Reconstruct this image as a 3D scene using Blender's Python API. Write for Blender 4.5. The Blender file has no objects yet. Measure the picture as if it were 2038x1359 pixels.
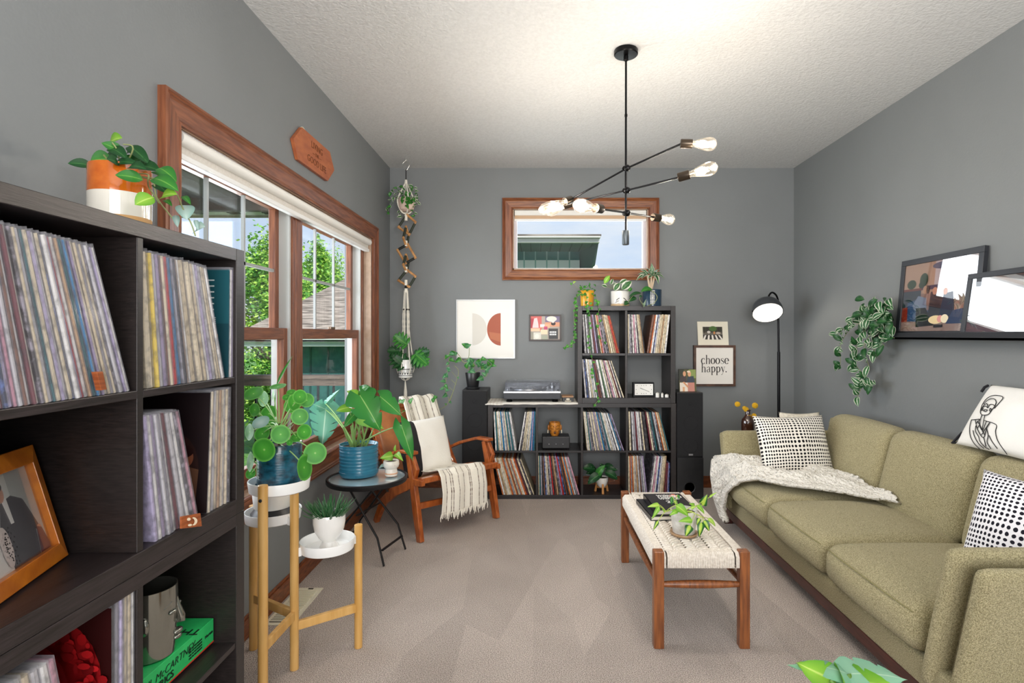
import bpy, math, random
from mathutils import Vector, Matrix, noise
random.seed(7)
C = bpy.context.scene.collection
F, H, VX, VY = 1100.0, 1.31, 1067.0, 666.0      # focal length (px of a 2038 wide frame), eye height, principal point
BACK, LW, RW, CEIL, FRONT = 4.741, -1.254, 2.211, 2.74, -2.6

# ---------------------------------------------------------------- camera, world, lights, exposure
cam = bpy.data.cameras.new('camera'); camo = bpy.data.objects.new('camera', cam); C.objects.link(camo)
camo.location = (0, 0, H); camo.rotation_euler = (math.pi/2, 0, 0)
cam.sensor_width = 36; cam.lens = F/2038*36; cam.clip_start = .02; cam.clip_end = 200
cam.shift_x = -(VX-1019)/2038; cam.shift_y = -(679.5-VY)/2038
sc = bpy.context.scene; sc.camera = camo
vs = sc.view_settings; vs.view_transform = 'Standard'; vs.look = 'None'; vs.exposure = 0.0; vs.gamma = 1; vs.use_curve_mapping = False
W = bpy.data.worlds.new('sky'); sc.world = W; W.use_nodes = True
nt = W.node_tree; nt.nodes.clear()
def N(t, ty, **k):
    n = t.nodes.new(ty)
    for a, b in k.items():
        if a in n.inputs: n.inputs[a].default_value = b
        else: setattr(n, a, b)
    return n
out = N(nt, 'ShaderNodeOutputWorld'); bg = N(nt, 'ShaderNodeBackground', Strength=1.0)
tc = N(nt, 'ShaderNodeTexCoord'); mp = N(nt, 'ShaderNodeMapping'); mp.inputs['Scale'].default_value = (1, 1, 3.5)
no = N(nt, 'ShaderNodeTexNoise', Scale=2.6, Detail=7.0, Roughness=.6)
cr = N(nt, 'ShaderNodeValToRGB'); cr.color_ramp.elements[0].position = .42; cr.color_ramp.elements[1].position = .66
cr.color_ramp.elements[0].color = (.30, .53, .88, 1); cr.color_ramp.elements[1].color = (.88, .91, .95, 1)
sx = N(nt, 'ShaderNodeSeparateXYZ'); hz = N(nt, 'ShaderNodeValToRGB')
hz.color_ramp.elements[0].position = -.0; hz.color_ramp.elements[0].color = (1, 1, 1, 1)
hz.color_ramp.elements[1].position = .42; hz.color_ramp.elements[1].color = (0, 0, 0, 1)
mx = N(nt, 'ShaderNodeMixRGB'); mx.inputs[2].default_value = (.80, .88, .97, 1)
L = nt.links.new
L(tc.outputs['Generated'], mp.inputs[0]); L(mp.outputs[0], no.inputs['Vector']); L(no.outputs[0], cr.inputs[0])
L(tc.outputs['Generated'], sx.inputs[0]); L(sx.outputs[2], hz.inputs[0])
L(hz.outputs[0], mx.inputs[0]); L(cr.outputs[0], mx.inputs[1]); L(mx.outputs[0], bg.inputs[0]); L(bg.outputs[0], out.inputs[0])
def light(name, ty, loc, energy, col=(1, 1, 1), rot=(0, 0, 0), size=.1, size_y=None, radius=None):
    l = bpy.data.lights.new(name, ty); o = bpy.data.objects.new(name, l); C.objects.link(o)
    o.location = loc; o.rotation_euler = rot; l.energy = energy; l.color = col
    if ty == 'AREA':
        l.shape = 'RECTANGLE'; l.size = size; l.size_y = size_y or size
    elif ty == 'POINT': l.shadow_soft_size = size
    return o
sun = light('sun', 'SUN', (0, 0, 20), 6.0, (1, .96, .88)); sun.data.angle = .01
sun.rotation_euler = Vector((-.38, .55, -.75)).to_track_quat('-Z', 'Y').to_euler()
# unseen fill lamp added behind the camera, and a flash bounced off the ceiling
light('rear_fill', 'AREA', (.45, -2.45, 1.45), 165, (1, .995, .99), (math.pi/2, 0, 0), 2.9, 2.2)
light('ceiling_bounce', 'AREA', (.5, .1, 1.75), 46, (1, .995, .99), (math.pi-.35, 0, 0), .7, .5)
# daylight falling in through the two windows
light('window_daylight', 'AREA', (-2.30, 3.05, 1.5), 110, (.93, .965, 1), (0, -math.pi/2, 0), 1.7, 2.4)
light('high_window_daylight', 'AREA', (.38, 5.05, 2.13), 12, (.90, .95, 1), (-math.pi/2, 0, 0), 1.2, .5)

# ---------------------------------------------------------------- helpers
def P(px, py, D): return Vector(((px-VX)/F*D, D, H-(py-VY)/F*D))
def PX(px, py, X): return P(px, py, X*F/(px-VX))
def PZ(px, py, z): return P(px, py, (H-z)*F/(py-VY))
def lin(c):
    if isinstance(c, str): c = [int(c[i:i+2], 16)/255 for i in (0, 2, 4)]
    return tuple((x/12.92 if x <= .04045 else ((x+.055)/1.055)**2.4) for x in c)+(1,)
_m = {}
def mat(name, col, rough=.5, metal=0, spec=.5, col2=None, scale=20, stretch=(1, 1, 1), detail=4, bump=0, bscale=None, emis=None, est=0,
        alpha=1, coat=0, rndv=0, lo=.35, hi=.65, bstretch=None, sheen=0, trans=0, sub=0):
    if name in _m: return _m[name]
    m = bpy.data.materials.new(name); m.use_nodes = True; t = m.node_tree; b = t.nodes['Principled BSDF']; L = t.links.new
    B = b.inputs; B['Base Color'].default_value = lin(col); B['Roughness'].default_value = rough; B['Metallic'].default_value = metal
    B['Specular IOR Level'].default_value = spec; B['Coat Weight'].default_value = coat; B['Alpha'].default_value = alpha
    B['Sheen Weight'].default_value = sheen; B['Transmission Weight'].default_value = trans
    if emis: B['Emission Color'].default_value = lin(emis); B['Emission Strength'].default_value = est
    tc = N(t, 'ShaderNodeTexCoord')
    def nz(s, st, de=detail):
        mp = N(t, 'ShaderNodeMapping'); mp.inputs['Scale'].default_value = st
        L(tc.outputs['Object'], mp.inputs[0]); n = N(t, 'ShaderNodeTexNoise', Scale=s, Detail=de)
        if rndv:
            oi = N(t, 'ShaderNodeObjectInfo'); mm = N(t, 'ShaderNodeMath', operation='MULTIPLY'); mm.inputs[1].default_value = 50
            cb = N(t, 'ShaderNodeCombineXYZ'); L(oi.outputs['Random'], mm.inputs[0]); L(mm.outputs[0], cb.inputs[0]); L(mm.outputs[0], cb.inputs[2]); L(cb.outputs[0], mp.inputs['Location'])
        L(mp.outputs[0], n.inputs['Vector']); return n
    if col2:
        n = nz(scale, stretch); r = N(t, 'ShaderNodeValToRGB'); e = r.color_ramp.elements
        e[0].position = lo; e[1].position = hi; e[0].color = lin(col); e[1].color = lin(col2)
        L(n.outputs[0], r.inputs[0]); L(r.outputs[0], B['Base Color'])
    if bump:
        n = nz(bscale or scale, bstretch or (1, 1, 1), 3); bp = N(t, 'ShaderNodeBump', Strength=min(1, bump), Distance=.004 if bump <= 1 else .004*bump)
        L(n.outputs[0], bp.inputs['Height']); L(bp.outputs[0], B['Normal'])
    _m[name] = m; return m
def ramp_uv(name, stops, rough=.4, axis=0, sym=True, nzamt=.0, nscale=9):
    """leaf material: colour across the blade from the midrib (0) to the edge (1)"""
    if name in _m: return _m[name]
    m = bpy.data.materials.new(name); m.use_nodes = True; t = m.node_tree; b = t.nodes['Principled BSDF']; L = t.links.new
    uv = N(t, 'ShaderNodeUVMap'); s = N(t, 'ShaderNodeSeparateXYZ'); L(uv.outputs[0], s.inputs[0])
    a = N(t, 'ShaderNodeMath', operation='SUBTRACT'); a.inputs[1].default_value = .5; L(s.outputs[axis], a.inputs[0])
    c = N(t, 'ShaderNodeMath', operation='ABSOLUTE'); L(a.outputs[0], c.inputs[0])
    d = N(t, 'ShaderNodeMath', operation='MULTIPLY'); d.inputs[1].default_value = 2; L(c.outputs[0], d.inputs[0]); o = d.outputs[0]
    if nzamt:
        tc = N(t, 'ShaderNodeTexCoord'); n = N(t, 'ShaderNodeTexNoise', Scale=nscale, Detail=3.0); L(tc.outputs['Object'], n.inputs['Vector'])
        e = N(t, 'ShaderNodeMath', operation='MULTIPLY_ADD'); e.inputs[1].default_value = nzamt; e.inputs[2].default_value = -nzamt/2; L(n.outputs[0], e.inputs[0])
        g = N(t, 'ShaderNodeMath', operation='ADD'); L(e.outputs[0], g.inputs[0]); L(o, g.inputs[1]); o = g.outputs[0]
    r = N(t, 'ShaderNodeValToRGB'); els = r.color_ramp.elements
    while len(els) < len(stops): els.new(.5)
    for e, (p, cc) in zip(els, stops): e.position = p; e.color = lin(cc)
    L(o, r.inputs[0]); L(r.outputs[0], b.inputs['Base Color']); b.inputs['Roughness'].default_value = rough
    b.inputs['Subsurface Weight'].default_value = 0
    # thin leaf: some light passes through
    tr = N(t, 'ShaderNodeBsdfTranslucent'); L(r.outputs[0], tr.inputs[0]); mxs = N(t, 'ShaderNodeMixShader'); mxs.inputs[0].default_value = .3
    ou = t.nodes['Material Output']; L(b.outputs[0], mxs.inputs[1]); L(tr.outputs[0], mxs.inputs[2]); L(mxs.outputs[0], ou.inputs[0])
    _m[name] = m; return m
def glassy(name, tint=(1, 1, 1), gloss=.12, rough=.02, dif=0, difc='ffffff', emis=0):
    if name in _m: return _m[name]
    m = bpy.data.materials.new(name); m.use_nodes = True; t = m.node_tree; t.nodes.clear(); L = t.links.new
    o = N(t, 'ShaderNodeOutputMaterial'); a = N(t, 'ShaderNodeBsdfTransparent'); a.inputs[0].default_value = (*tint, 1)
    g = N(t, 'ShaderNodeBsdfGlossy'); g.inputs['Roughness'].default_value = rough
    fr = N(t, 'ShaderNodeLayerWeight'); fr.inputs[0].default_value = .25
    mu = N(t, 'ShaderNodeMath', operation='MULTIPLY_ADD'); mu.inputs[1].default_value = gloss*3; mu.inputs[2].default_value = gloss*.35
    L(fr.outputs['Fresnel'], mu.inputs[0]); x = N(t, 'ShaderNodeMixShader'); L(mu.outputs[0], x.inputs[0]); L(a.outputs[0], x.inputs[1]); L(g.outputs[0], x.inputs[2])
    cur = x.outputs[0]
    if dif:
        d = N(t, 'ShaderNodeBsdfDiffuse'); d.inputs[0].default_value = lin(difc); y = N(t, 'ShaderNodeMixShader'); y.inputs[0].default_value = dif
        L(cur, y.inputs[1]); L(d.outputs[0], y.inputs[2]); cur = y.outputs[0]
    if emis:
        e = N(t, 'ShaderNodeEmission'); e.inputs[0].default_value = (1, .87, .66, 1); e.inputs[1].default_value = emis
        y = N(t, 'ShaderNodeAddShader'); L(cur, y.inputs[0]); L(e.outputs[0], y.inputs[1]); cur = y.outputs[0]
    L(cur, o.inputs[0]); _m[name] = m; return m

class MB:
    def __init__(s): s.v = []; s.f = []; s.m = []; s.u = []; s.s = []
    def add(s, vs, fs, mi=0, uv=None, sm=False):
        o = len(s.v); s.v += [Vector(v) for v in vs]; s.u += (uv or [(.5, .5)]*len(vs))
        for f in fs: s.f.append([i+o for i in f]); s.m.append(mi); s.s.append(sm)
        return s
    def box(s, a, b, mi=0, fn=None):
        x0, y0, z0 = a; x1, y1, z1 = b
        vs = [(x, y, z) for z in (z0, z1) for y in (y0, y1) for x in (x0, x1)]
        if fn: vs = [fn(Vector(v)) for v in vs]
        return s.add(vs, [(0, 2, 3, 1), (4, 5, 7, 6), (0, 1, 5, 4), (2, 6, 7, 3), (0, 4, 6, 2), (1, 3, 7, 5)], mi)
    def obox(s, o, ux, uy, uz, mi=0):
        o, ux, uy, uz = map(Vector, (o, ux, uy, uz))
        vs = [o+ux*i+uy*j+uz*k for k in (0, 1) for j in (0, 1) for i in (0, 1)]
        return s.add(vs, [(0, 2, 3, 1), (4, 5, 7, 6), (0, 1, 5, 4), (2, 6, 7, 3), (0, 4, 6, 2), (1, 3, 7, 5)], mi)
    def prism(s, pts, off, mi=0, sm=False):
        n = len(pts); pts = [Vector(p) for p in pts]; off = Vector(off)
        s.add(pts+[p+off for p in pts], [list(range(n))[::-1], list(range(n, 2*n))]+[(i, (i+1) % n, n+(i+1) % n, n+i) for i in range(n)], mi, sm=sm); return s
    def tube(s, path, r, n=8, mi=0, cap=True, flat=1.0):
        path = [Vector(p) for p in path]; k = len(path); rs = r if isinstance(r, (list, tuple)) else [r]*k
        t0 = (path[1]-path[0]).normalized(); up = Vector((0, 0, 1)) if abs(t0.z) < .9 else Vector((1, 0, 0))
        u = t0.cross(up).normalized(); vs = []
        for i in range(k):
            t = (path[min(i+1, k-1)]-path[max(i-1, 0)])
            t = t.normalized() if t.length > 1e-9 else t0
            u = (u-t*u.dot(t)); u = u.normalized() if u.length > 1e-6 else t.orthogonal().normalized()
            w = t.cross(u)
            for j in range(n):
                a = 2*math.pi*j/n; vs.append(path[i]+(u*math.cos(a)+w*math.sin(a)*flat)*rs[i])
        fs = [(i*n+j, i*n+(j+1) % n, (i+1)*n+(j+1) % n, (i+1)*n+j) for i in range(k-1) for j in range(n)]
        if cap: fs += [list(range(n))[::-1], list(range((k-1)*n, k*n))]
        return s.add(vs, fs, mi, sm=True)
    def lathe(s, prof, c=(0, 0, 0), ax=(0, 0, 1), n=32, mi=0, sx=1, sy=1, cap=True):
        c = Vector(c); ax = Vector(ax).normalized(); q = Vector((0, 0, 1)).rotation_difference(ax); vs = []
        for r, z in prof:
            for j in range(n):
                a = 2*math.pi*j/n; vs.append(c+q @ Vector((r*math.cos(a)*sx, r*math.sin(a)*sy, z)))
        k = len(prof)
        fs = [(i*n+j, i*n+(j+1) % n, (i+1)*n+(j+1) % n, (i+1)*n+j) for i in range(k-1) for j in range(n)]
        if cap and prof[0][0] > 1e-6: fs.append(list(range(n))[::-1])
        if cap and prof[-1][0] > 1e-6: fs.append(list(range((k-1)*n, k*n)))
        return s.add(vs, fs, mi, sm=True)
    def sphere(s, c, r, mi=0, n=16, sc=(1, 1, 1)):
        pr = [(math.sin(math.pi*i/n)*1.0, -math.cos(math.pi*i/n)) for i in range(n+1)]; o = len(s.v)
        s.lathe([(max(a, 1e-5), z) for a, z in pr], n=n*2, mi=mi)
        for i in range(o, len(s.v)): v = s.v[i]; s.v[i] = Vector(c)+Vector((v.x*r*sc[0], v.y*r*sc[1], v.z*r*sc[2]))
        return s
    def grid(s, fn, nu, nv, mi=0, sm=True, closeu=False):
        vs = []; uv = []
        for j in range(nv+1):
            for i in range(nu+1): vs.append(fn(i/nu, j/nv)); uv.append((i/nu, j/nv))
        w = nu+1
        return s.add(vs, [(j*w+i, j*w+i+1, (j+1)*w+i+1, (j+1)*w+i) for j in range(nv) for i in range(nu)], mi, uv, sm)
    def rbox(s, c, size, r=.05, bulge=(0, 0, 0), n=9, fn=None, mi=0):
        """soft box: rounded edges, bulging faces"""
        c = Vector(c); h = Vector(size)/2; core = Vector([max(x-r, .001) for x in h])
        for ax in range(3):
            for sg in (-1, 1):
                a, b = (ax+1) % 3, (ax+2) % 3
                def g(u, v):
                    p = Vector((0, 0, 0)); p[ax] = sg*h[ax]; p[a] = (2*u-1)*h[a]; p[b] = (2*v-1)*h[b]
                    # denser near the borders
                    for k in (a, b):
                        x = p[k]/h[k]; p[k] = h[k]*(math.sin(x*math.pi/2)*.6+x*.4)
                    q = Vector([max(-core[k], min(core[k], p[k])) for k in range(3)]); d = p-q
                    if d.length > 1e-9: p = q+d.normalized()*r
                    for k in range(3):
                        o1, o2 = (k+1) % 3, (k+2) % 3
                        p[k] += bulge[k]*(p[k]/h[k])*max(0, 1-(p[o1]/h[o1])**2)*max(0, 1-(p[o2]/h[o2])**2)
                    p = p+c
                    return fn(p) if fn else p
                if sg > 0: s.grid(g, n, n, mi)
                else: s.grid(lambda u, v: g(1-u, v), n, n, mi)
        return s
    def build(s, name, mats, parent=None, loc=None, label=None, bevel=0, weld=False, subsurf=0, solid=0, ang=40, segs=2, stuff=False):
        if not isinstance(mats, (list, tuple)): mats = [mats]
        org = Vector(loc) if loc is not None else Vector((0, 0, 0))
        wo = org.copy(); p = parent
        base = Vector((0, 0, 0)); q = parent
        while q is not None: base += q.location; q = q.parent
        me = bpy.data.meshes.new(name)
        sh = (base if parent is not None else org)
        me.from_pydata([v-sh for v in s.v], [], s.f)
        for m in mats: me.materials.append(m)
        me.polygons.foreach_set('material_index', s.m); me.polygons.foreach_set('use_smooth', s.s)
        ul = me.uv_layers.new(name='UVMap'); lv = [0]*len(me.loops); me.loops.foreach_get('vertex_index', lv)
        flat = []
        for i in lv: flat += s.u[i]
        ul.data.foreach_set('uv', flat)
        if any(s.s):
            try: me.set_sharp_from_angle(angle=math.radians(ang))
            except Exception: pass
        me.update()
        o = bpy.data.objects.new(name, me); C.objects.link(o)
        if parent is not None: o.parent = parent
        else: o.location = org
        if label: o['label'] = label
        if stuff: o['kind'] = 'stuff'
        if weld: w = o.modifiers.new('weld', 'WELD'); w.merge_threshold = .0004
        if bevel:
            b = o.modifiers.new('bevel', 'BEVEL'); b.width = bevel; b.segments = segs; b.limit_method = 'ANGLE'; b.angle_limit = .6
        if subsurf: b = o.modifiers.new('subsurf', 'SUBSURF'); b.levels = subsurf; b.render_levels = subsurf
        if solid: b = o.modifiers.new('solid', 'SOLIDIFY'); b.thickness = solid; b.offset = 0
        return o
def tag(o, label, cat, group=None):
    o['label'] = label; o['category'] = cat
    if group: o['group'] = group
    return o
def thing(name, label, cat, loc, group=None):
    o = bpy.data.objects.new(name, None); C.objects.link(o); o.location = loc; o.empty_display_size = .1
    return tag(o, label, cat, group)
def struct(o): o['kind'] = 'structure'; return o
def bez(a, b, c, n=8):
    a, b, c = Vector(a), Vector(b), Vector(c)
    return [a*(1-t)**2+b*2*t*(1-t)+c*t*t for t in [i/n for i in range(n+1)]]
def spline(pts, n=5):
    pts = [Vector(p) for p in pts]; o = []
    for i in range(len(pts)-1):
        p0 = pts[max(i-1, 0)]; p1 = pts[i]; p2 = pts[i+1]; p3 = pts[min(i+2, len(pts)-1)]
        for k in range(n):
            t = k/n; o.append(.5*((2*p1)+(p2-p0)*t+(2*p0-5*p1+4*p2-p3)*t*t+(3*p1-p0-3*p2+p3)*t**3))
    return o+[pts[-1]]
SH = {'oval': lambda t: math.sin(math.pi*t**.85)**.75, 'lance': lambda t: math.sin(math.pi*t**.75)**1.15,
      'heart': lambda t: min(1, (t*5.5)**.5)*(1-t**1.6)**.85, 'point': lambda t: (math.sin(math.pi*t**.62))**.9,
      'strap': lambda t: min(1, .35+t*3)*(1-t**2.2)**.9}
def leaf(mb, a, b, w, nrm=None, shape='heart', droop=.15, fold=.25, mi=0, n=8, wave=0):
    """a blade from a (stem end) to b (tip), w wide; bends back by droop, folds up along the midrib"""
    a, b = Vector(a), Vector(b); d = b-a; Lh = d.length
    if Lh < 1e-5: return
    d.normalize(); nn = Vector(nrm) if nrm is not None else Vector((0, -.7, .7))
    nn = nn-d*nn.dot(d)
    nn = nn.normalized() if nn.length > 1e-4 else d.orthogonal().normalized()
    side = d.cross(nn); vs = []; uv = []; f = SH[shape]
    for i in range(n+1):
        t = i/n; c = a+d*Lh*t+nn*droop*Lh*4*t*(1-t)
        hw = max(f(min(max(t, .0001), .9999)), .012)*w/2
        for k in (-1, -.5, 0, .5, 1):
            z = fold*abs(k)*hw+(wave*hw*math.sin(t*17+k*2)*abs(k) if wave else 0)
            vs.append(c+side*k*hw+nn*z); uv.append((.5+k/2, t))
    mb.add(vs, [(i*5+j, i*5+j+1, (i+1)*5+j+1, (i+1)*5+j) for i in range(n) for j in range(4)], mi, uv, True)
def disc(mb, c, r, nrm, cup=.12, mi=0, n=20, sx=1.0):
    c = Vector(c); q = Vector((0, 0, 1)).rotation_difference(Vector(nrm).normalized()); vs = [c]; uv = [(.5, .5)]
    for k, rr in ((0, .5), (1, 1)):
        for j in range(n):
            a = 2*math.pi*j/n; vs.append(c+q @ Vector((math.cos(a)*r*rr*sx, math.sin(a)*r*rr, (rr**2)*cup*r+.03*r*math.sin(3*a)*rr))); uv.append((.5+rr/2, j/n))
    mb.add(vs, [(0, 1+j, 1+(j+1) % n) for j in range(n)]+[(1+j, 1+n+j, 1+n+(j+1) % n, 1+(j+1) % n) for j in range(n)], mi, uv, True)
def mleaf(mb, a, b, w, nrm, cuts=4, depth=.55, droop=.12, mi=0, n=48, wave=.0, bl=.22):
    """monstera blade: heart shape with slots cut in from the edge; bl = how far the lobes reach behind the stem"""
    a, b = Vector(a), Vector(b); d = b-a; Lh = d.length; d.normalize(); nn = Vector(nrm); nn = (nn-d*nn.dot(d)).normalized(); side = d.cross(nn)
    vs = []; uv = []
    for i in range(n+1):
        t = i/n; hw = (min(1, (t*4.2+.12)**.6))*(1-t**2.1)**.8*w/2
        ph = ((t*1.02-.16)*cuts) % 1.0; cut = 0
        if .2 < t < .93 and cuts: cut = depth*max(0, 1-abs(ph-.5)/.13)
        for k in (-1, -.66, -.33, 0, .33, .66, 1):
            kk = k
            if abs(k) > .9 and cut: kk = k*(1-cut)
            if abs(k) > .6 and abs(k) < .7 and cut: kk = k*(1-max(0, cut-.2))
            tt = t-(bl*abs(kk)**1.3)*(1-t)**2.0-.10*abs(kk)+.05*t
            c = a+d*Lh*tt+nn*droop*Lh*(4*tt*(1-tt)-abs(kk)*.8+wave*math.sin(t*14+k*3)*abs(k))
            vs.append(c+side*kk*hw); uv.append((.5+k/2, t))
    mb.add(vs, [(i*7+j, i*7+j+1, (i+1)*7+j+1, (i+1)*7+j) for i in range(n) for j in range(6)], mi, uv, True)
def text(s, size, o, ux, uy, m, parent, name='lettering', depth=.0006, align='CENTER', bold=0, shear=0):
    """flat lettering: o = anchor point, ux along the line, uy up"""
    cu = bpy.data.curves.new('t', 'FONT'); cu.body = s; cu.size = size; cu.extrude = depth; cu.offset = bold; cu.align_x = align; cu.align_y = 'CENTER'; cu.shear = shear
    cu.resolution_u = 3
    t = bpy.data.objects.new('t', cu); C.objects.link(t); bpy.context.view_layer.update()
    me = bpy.data.meshes.new_from_object(t); bpy.data.objects.remove(t)
    ux, uy = Vector(ux).normalized(), Vector(uy).normalized(); uz = ux.cross(uy)
    base = Vector((0, 0, 0)); q = parent
    while q is not None: base += q.location; q = q.parent
    for v in me.vertices: c = v.co.copy(); v.co = Vector(o)-base+ux*c.x+uy*c.y+uz*(c.z+depth*1.4)
    me.materials.clear(); me.materials.append(m)
    ob = bpy.data.objects.new(name, me); C.objects.link(ob); ob.parent = parent; return ob
def ell(cx, cy, rx, ry, n=20, a0=0, a1=360): return [(cx+rx*math.cos(math.radians(a0+(a1-a0)*i/n)), cy+ry*math.sin(math.radians(a0+(a1-a0)*i/n))) for i in range(n+(a1-a0 < 360))]
def picture(name, parent, o, ux, uy, shapes, rough=.4, lift=.0002, label=None):
    """flat printed picture: o = lower left corner, ux/uy = its full width and height; shapes in 0..1 units, each a hair above the last"""
    o, ux, uy = Vector(o), Vector(ux), Vector(uy); nn = ux.cross(uy).normalized(); mb = MB(); ms = []; idx = {}
    for k, (c, pts) in enumerate(shapes):
        if c not in idx: idx[c] = len(ms); ms.append(mat('print_'+c, c, rough, spec=.3))
        q = [o+ux*x+uy*y+nn*lift*k for x, y in pts]
        mb.add(q, [list(range(len(q)))], idx[c])
    return mb.build(name, ms, parent, label=label)
R4 = [(0, 0), (1, 0), (1, 1), (0, 1)]
def rect(x0, y0, x1, y1): return [(x0, y0), (x1, y0), (x1, y1), (x0, y1)]

# ---------------------------------------------------------------- materials
M = {}
M['wall'] = mat('grey_paint', '7b7e7f', .55, col2='7f8283', scale=1.5, bump=.12, bscale=90, spec=.35)
M['ceil'] = mat('textured_ceiling', 'cccccb', .9, spec=.2, bump=1, bscale=75, col2='d4d4d3', scale=60)
M['wood'] = mat('stained_oak', '8a5134', .38, col2='6a3a24', scale=9, stretch=(1, 1, 1), bump=.08, bscale=60, coat=.15)
def grain(name, c1, c2, st, scale=14, rough=.42, coat=.1): return mat(name, c1, rough, col2=c2, scale=scale, stretch=st, bump=.1, bscale=scale*3, bstretch=st, coat=coat)
M['oakY'] = grain('oak_along_wall', '8b5233', '66361f', (6, .5, 6)); M['oakZ'] = grain('oak_upright', '8b5233', '66361f', (6, 6, .5)); M['oakX'] = grain('oak_across', '9a6038', '6e3c22', (.5, 6, 6))
M['base'] = grain('oak_baseboard', '8a4a22', '5f2f14', (2, 2, 9), 10)
M['black'] = grain('black_brown_wood', '1d1918', '2b2423', (1.5, 1.5, 14), 22, .38, 0)
M['blackY'] = grain('black_brown_wood_along_wall', '1f1a19', '332b2c', (30, .8, 14), 12, .36, 0)
M['blackX'] = grain('black_brown_wood_across', '1c191a', '272325', (.8, 30, 14), 12, .36, 0)
M['white'] = mat('white_plastic', 'f1f1ef', .28); M['matt_white'] = mat('matt_white', 'eceae4', .7)
M['vinylw'] = mat('white_window_track', 'dcdedd', .4); M['glass'] = glassy('window_glass', (.98, .99, 1), .025)
M['metal'] = mat('black_metal', '17181a', .35, metal=.6); M['steel'] = mat('steel', 'b9bcc0', .25, metal=1)
M['soil'] = mat('potting_soil', '2c1f17', .95, col2='4a3526', scale=60, bump=1, bscale=80)
M['stem'] = mat('green_stem', '6f9a3e', .5); M['stemd'] = mat('dark_green_stem', '3d6231', .5); M['vine'] = mat('woody_vine', '8d9461', .6)
# ---------------------------------------------------------------- room shell
def carpet():
    m = bpy.data.materials.new('carpet'); m.use_nodes = True; t = m.node_tree; b = t.nodes['Principled BSDF']; L = t.links.new
    tc = N(t, 'ShaderNodeTexCoord')
    n1 = N(t, 'ShaderNodeTexNoise', Scale=260.0, Detail=3.0); n2 = N(t, 'ShaderNodeTexNoise', Scale=1.7, Detail=4.0, Distortion=1.2)
    mp = N(t, 'ShaderNodeMapping'); mp.inputs['Scale'].default_value = (2.4, .55, 1); n3 = N(t, 'ShaderNodeTexVoronoi', Scale=1.9); n3.feature = 'F1'
    for n in (n1, n2): L(tc.outputs['Object'], n.inputs['Vector'])
    L(tc.outputs['Object'], mp.inputs[0]); L(mp.outputs[0], n3.inputs['Vector'])
    r = N(t, 'ShaderNodeValToRGB'); e = r.color_ramp.elements; e[0].position = .30; e[1].position = .70; e[0].color = lin('7d6f66'); e[1].color = lin('f2e5db')
    L(n1.outputs[0], r.inputs[0])
    s = N(t, 'ShaderNodeSeparateXYZ'); L(n3.outputs['Color'], s.inputs[0])
    a = N(t, 'ShaderNodeMath', operation='MULTIPLY_ADD'); a.inputs[1].default_value = .15; a.inputs[2].default_value = .885; L(s.outputs[0], a.inputs[0])
    c = N(t, 'ShaderNodeMath', operation='MULTIPLY_ADD'); c.inputs[1].default_value = .35; c.inputs[2].default_value = -.13; L(n2.outputs[0], c.inputs[0])
    d = N(t, 'ShaderNodeMath', operation='ADD'); L(a.outputs[0], d.inputs[0]); L(c.outputs[0], d.inputs[1])
    x = N(t, 'ShaderNodeVectorMath', operation='SCALE'); L(r.outputs[0], x.inputs[0]); L(d.outputs[0], x.inputs['Scale'])
    L(x.outputs[0], b.inputs['Base Color']); b.inputs['Roughness'].default_value = 1; b.inputs['Specular IOR Level'].default_value = .1
    n4 = N(t, 'ShaderNodeTexNoise', Scale=170.0, Detail=4.0); L(tc.outputs['Object'], n4.inputs['Vector'])
    bp = N(t, 'ShaderNodeBump', Strength=1.0, Distance=.012); L(n4.outputs[0], bp.inputs['Height']); L(bp.outputs[0], b.inputs['Normal'])
    return m
struct(MB().box((LW-.2, FRONT, -.1), (RW+.2, BACK+.25, 0)).build('floor', carpet()))
struct(MB().box((LW-.2, FRONT, CEIL), (RW+.2, BACK+.25, CEIL+.25)).build('ceiling', M['ceil']))
# left wall with the wide window opening
WY0, WY1, WZ0, WZ1 = 1.93, 4.20, .60, 2.05
w = MB()
w.box((LW-.2, FRONT, 0), (LW, WY0, CEIL)); w.box((LW-.2, WY1, 0), (LW, BACK+.2, CEIL)); w.box((LW-.2, WY0, 0), (LW, WY1, WZ0)); w.box((LW-.2, WY0, WZ1), (LW, WY1, CEIL))
struct(w.build('wall_left', M['wall']))
BX0, BX1, BZ0, BZ1 = -.200, .962, 1.868, 2.392
w = MB()
w.box((LW, BACK, 0), (BX0, BACK+.2, CEIL)); w.box((BX1, BACK, 0), (RW, BACK+.2, CEIL)); w.box((BX0, BACK, 0), (BX1, BACK+.2, BZ0)); w.box((BX0, BACK, BZ1), (BX1, BACK+.2, CEIL))
struct(w.build('wall_back', M['wall']))
struct(MB().box((RW, FRONT, 0), (RW+.2, BACK+.2, CEIL)).build('wall_right', M['wall']))
struct(MB().box((LW-.2, FRONT-.15, 0), (RW+.2, FRONT, CEIL)).build('wall_front', M['wall']))
def baseb(name, a, b, cut):
    m = MB(); (x0, y0), (x1, y1) = a, b; nx, ny = cut
    m.box((min(x0, x1, x0+nx*.012), min(y0, y1, y0+ny*.012), 0), (max(x0, x1, x0+nx*.012), max(y0, y1, y0+ny*.012), .085))
    m.box((min(x0, x1, x0+nx*.007), min(y0, y1, y0+ny*.007), .085), (max(x0, x1, x0+nx*.007), max(y0, y1, y0+ny*.007), .1))
    struct(m.build(name, M['base'], bevel=.003))
baseb('baseboard_left', (LW, FRONT), (LW, BACK), (1, 0)); baseb('baseboard_back', (LW, BACK), (RW, BACK), (0, -1)); baseb('baseboard_right', (RW, FRONT), (RW, BACK), (-1, 0))

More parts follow.
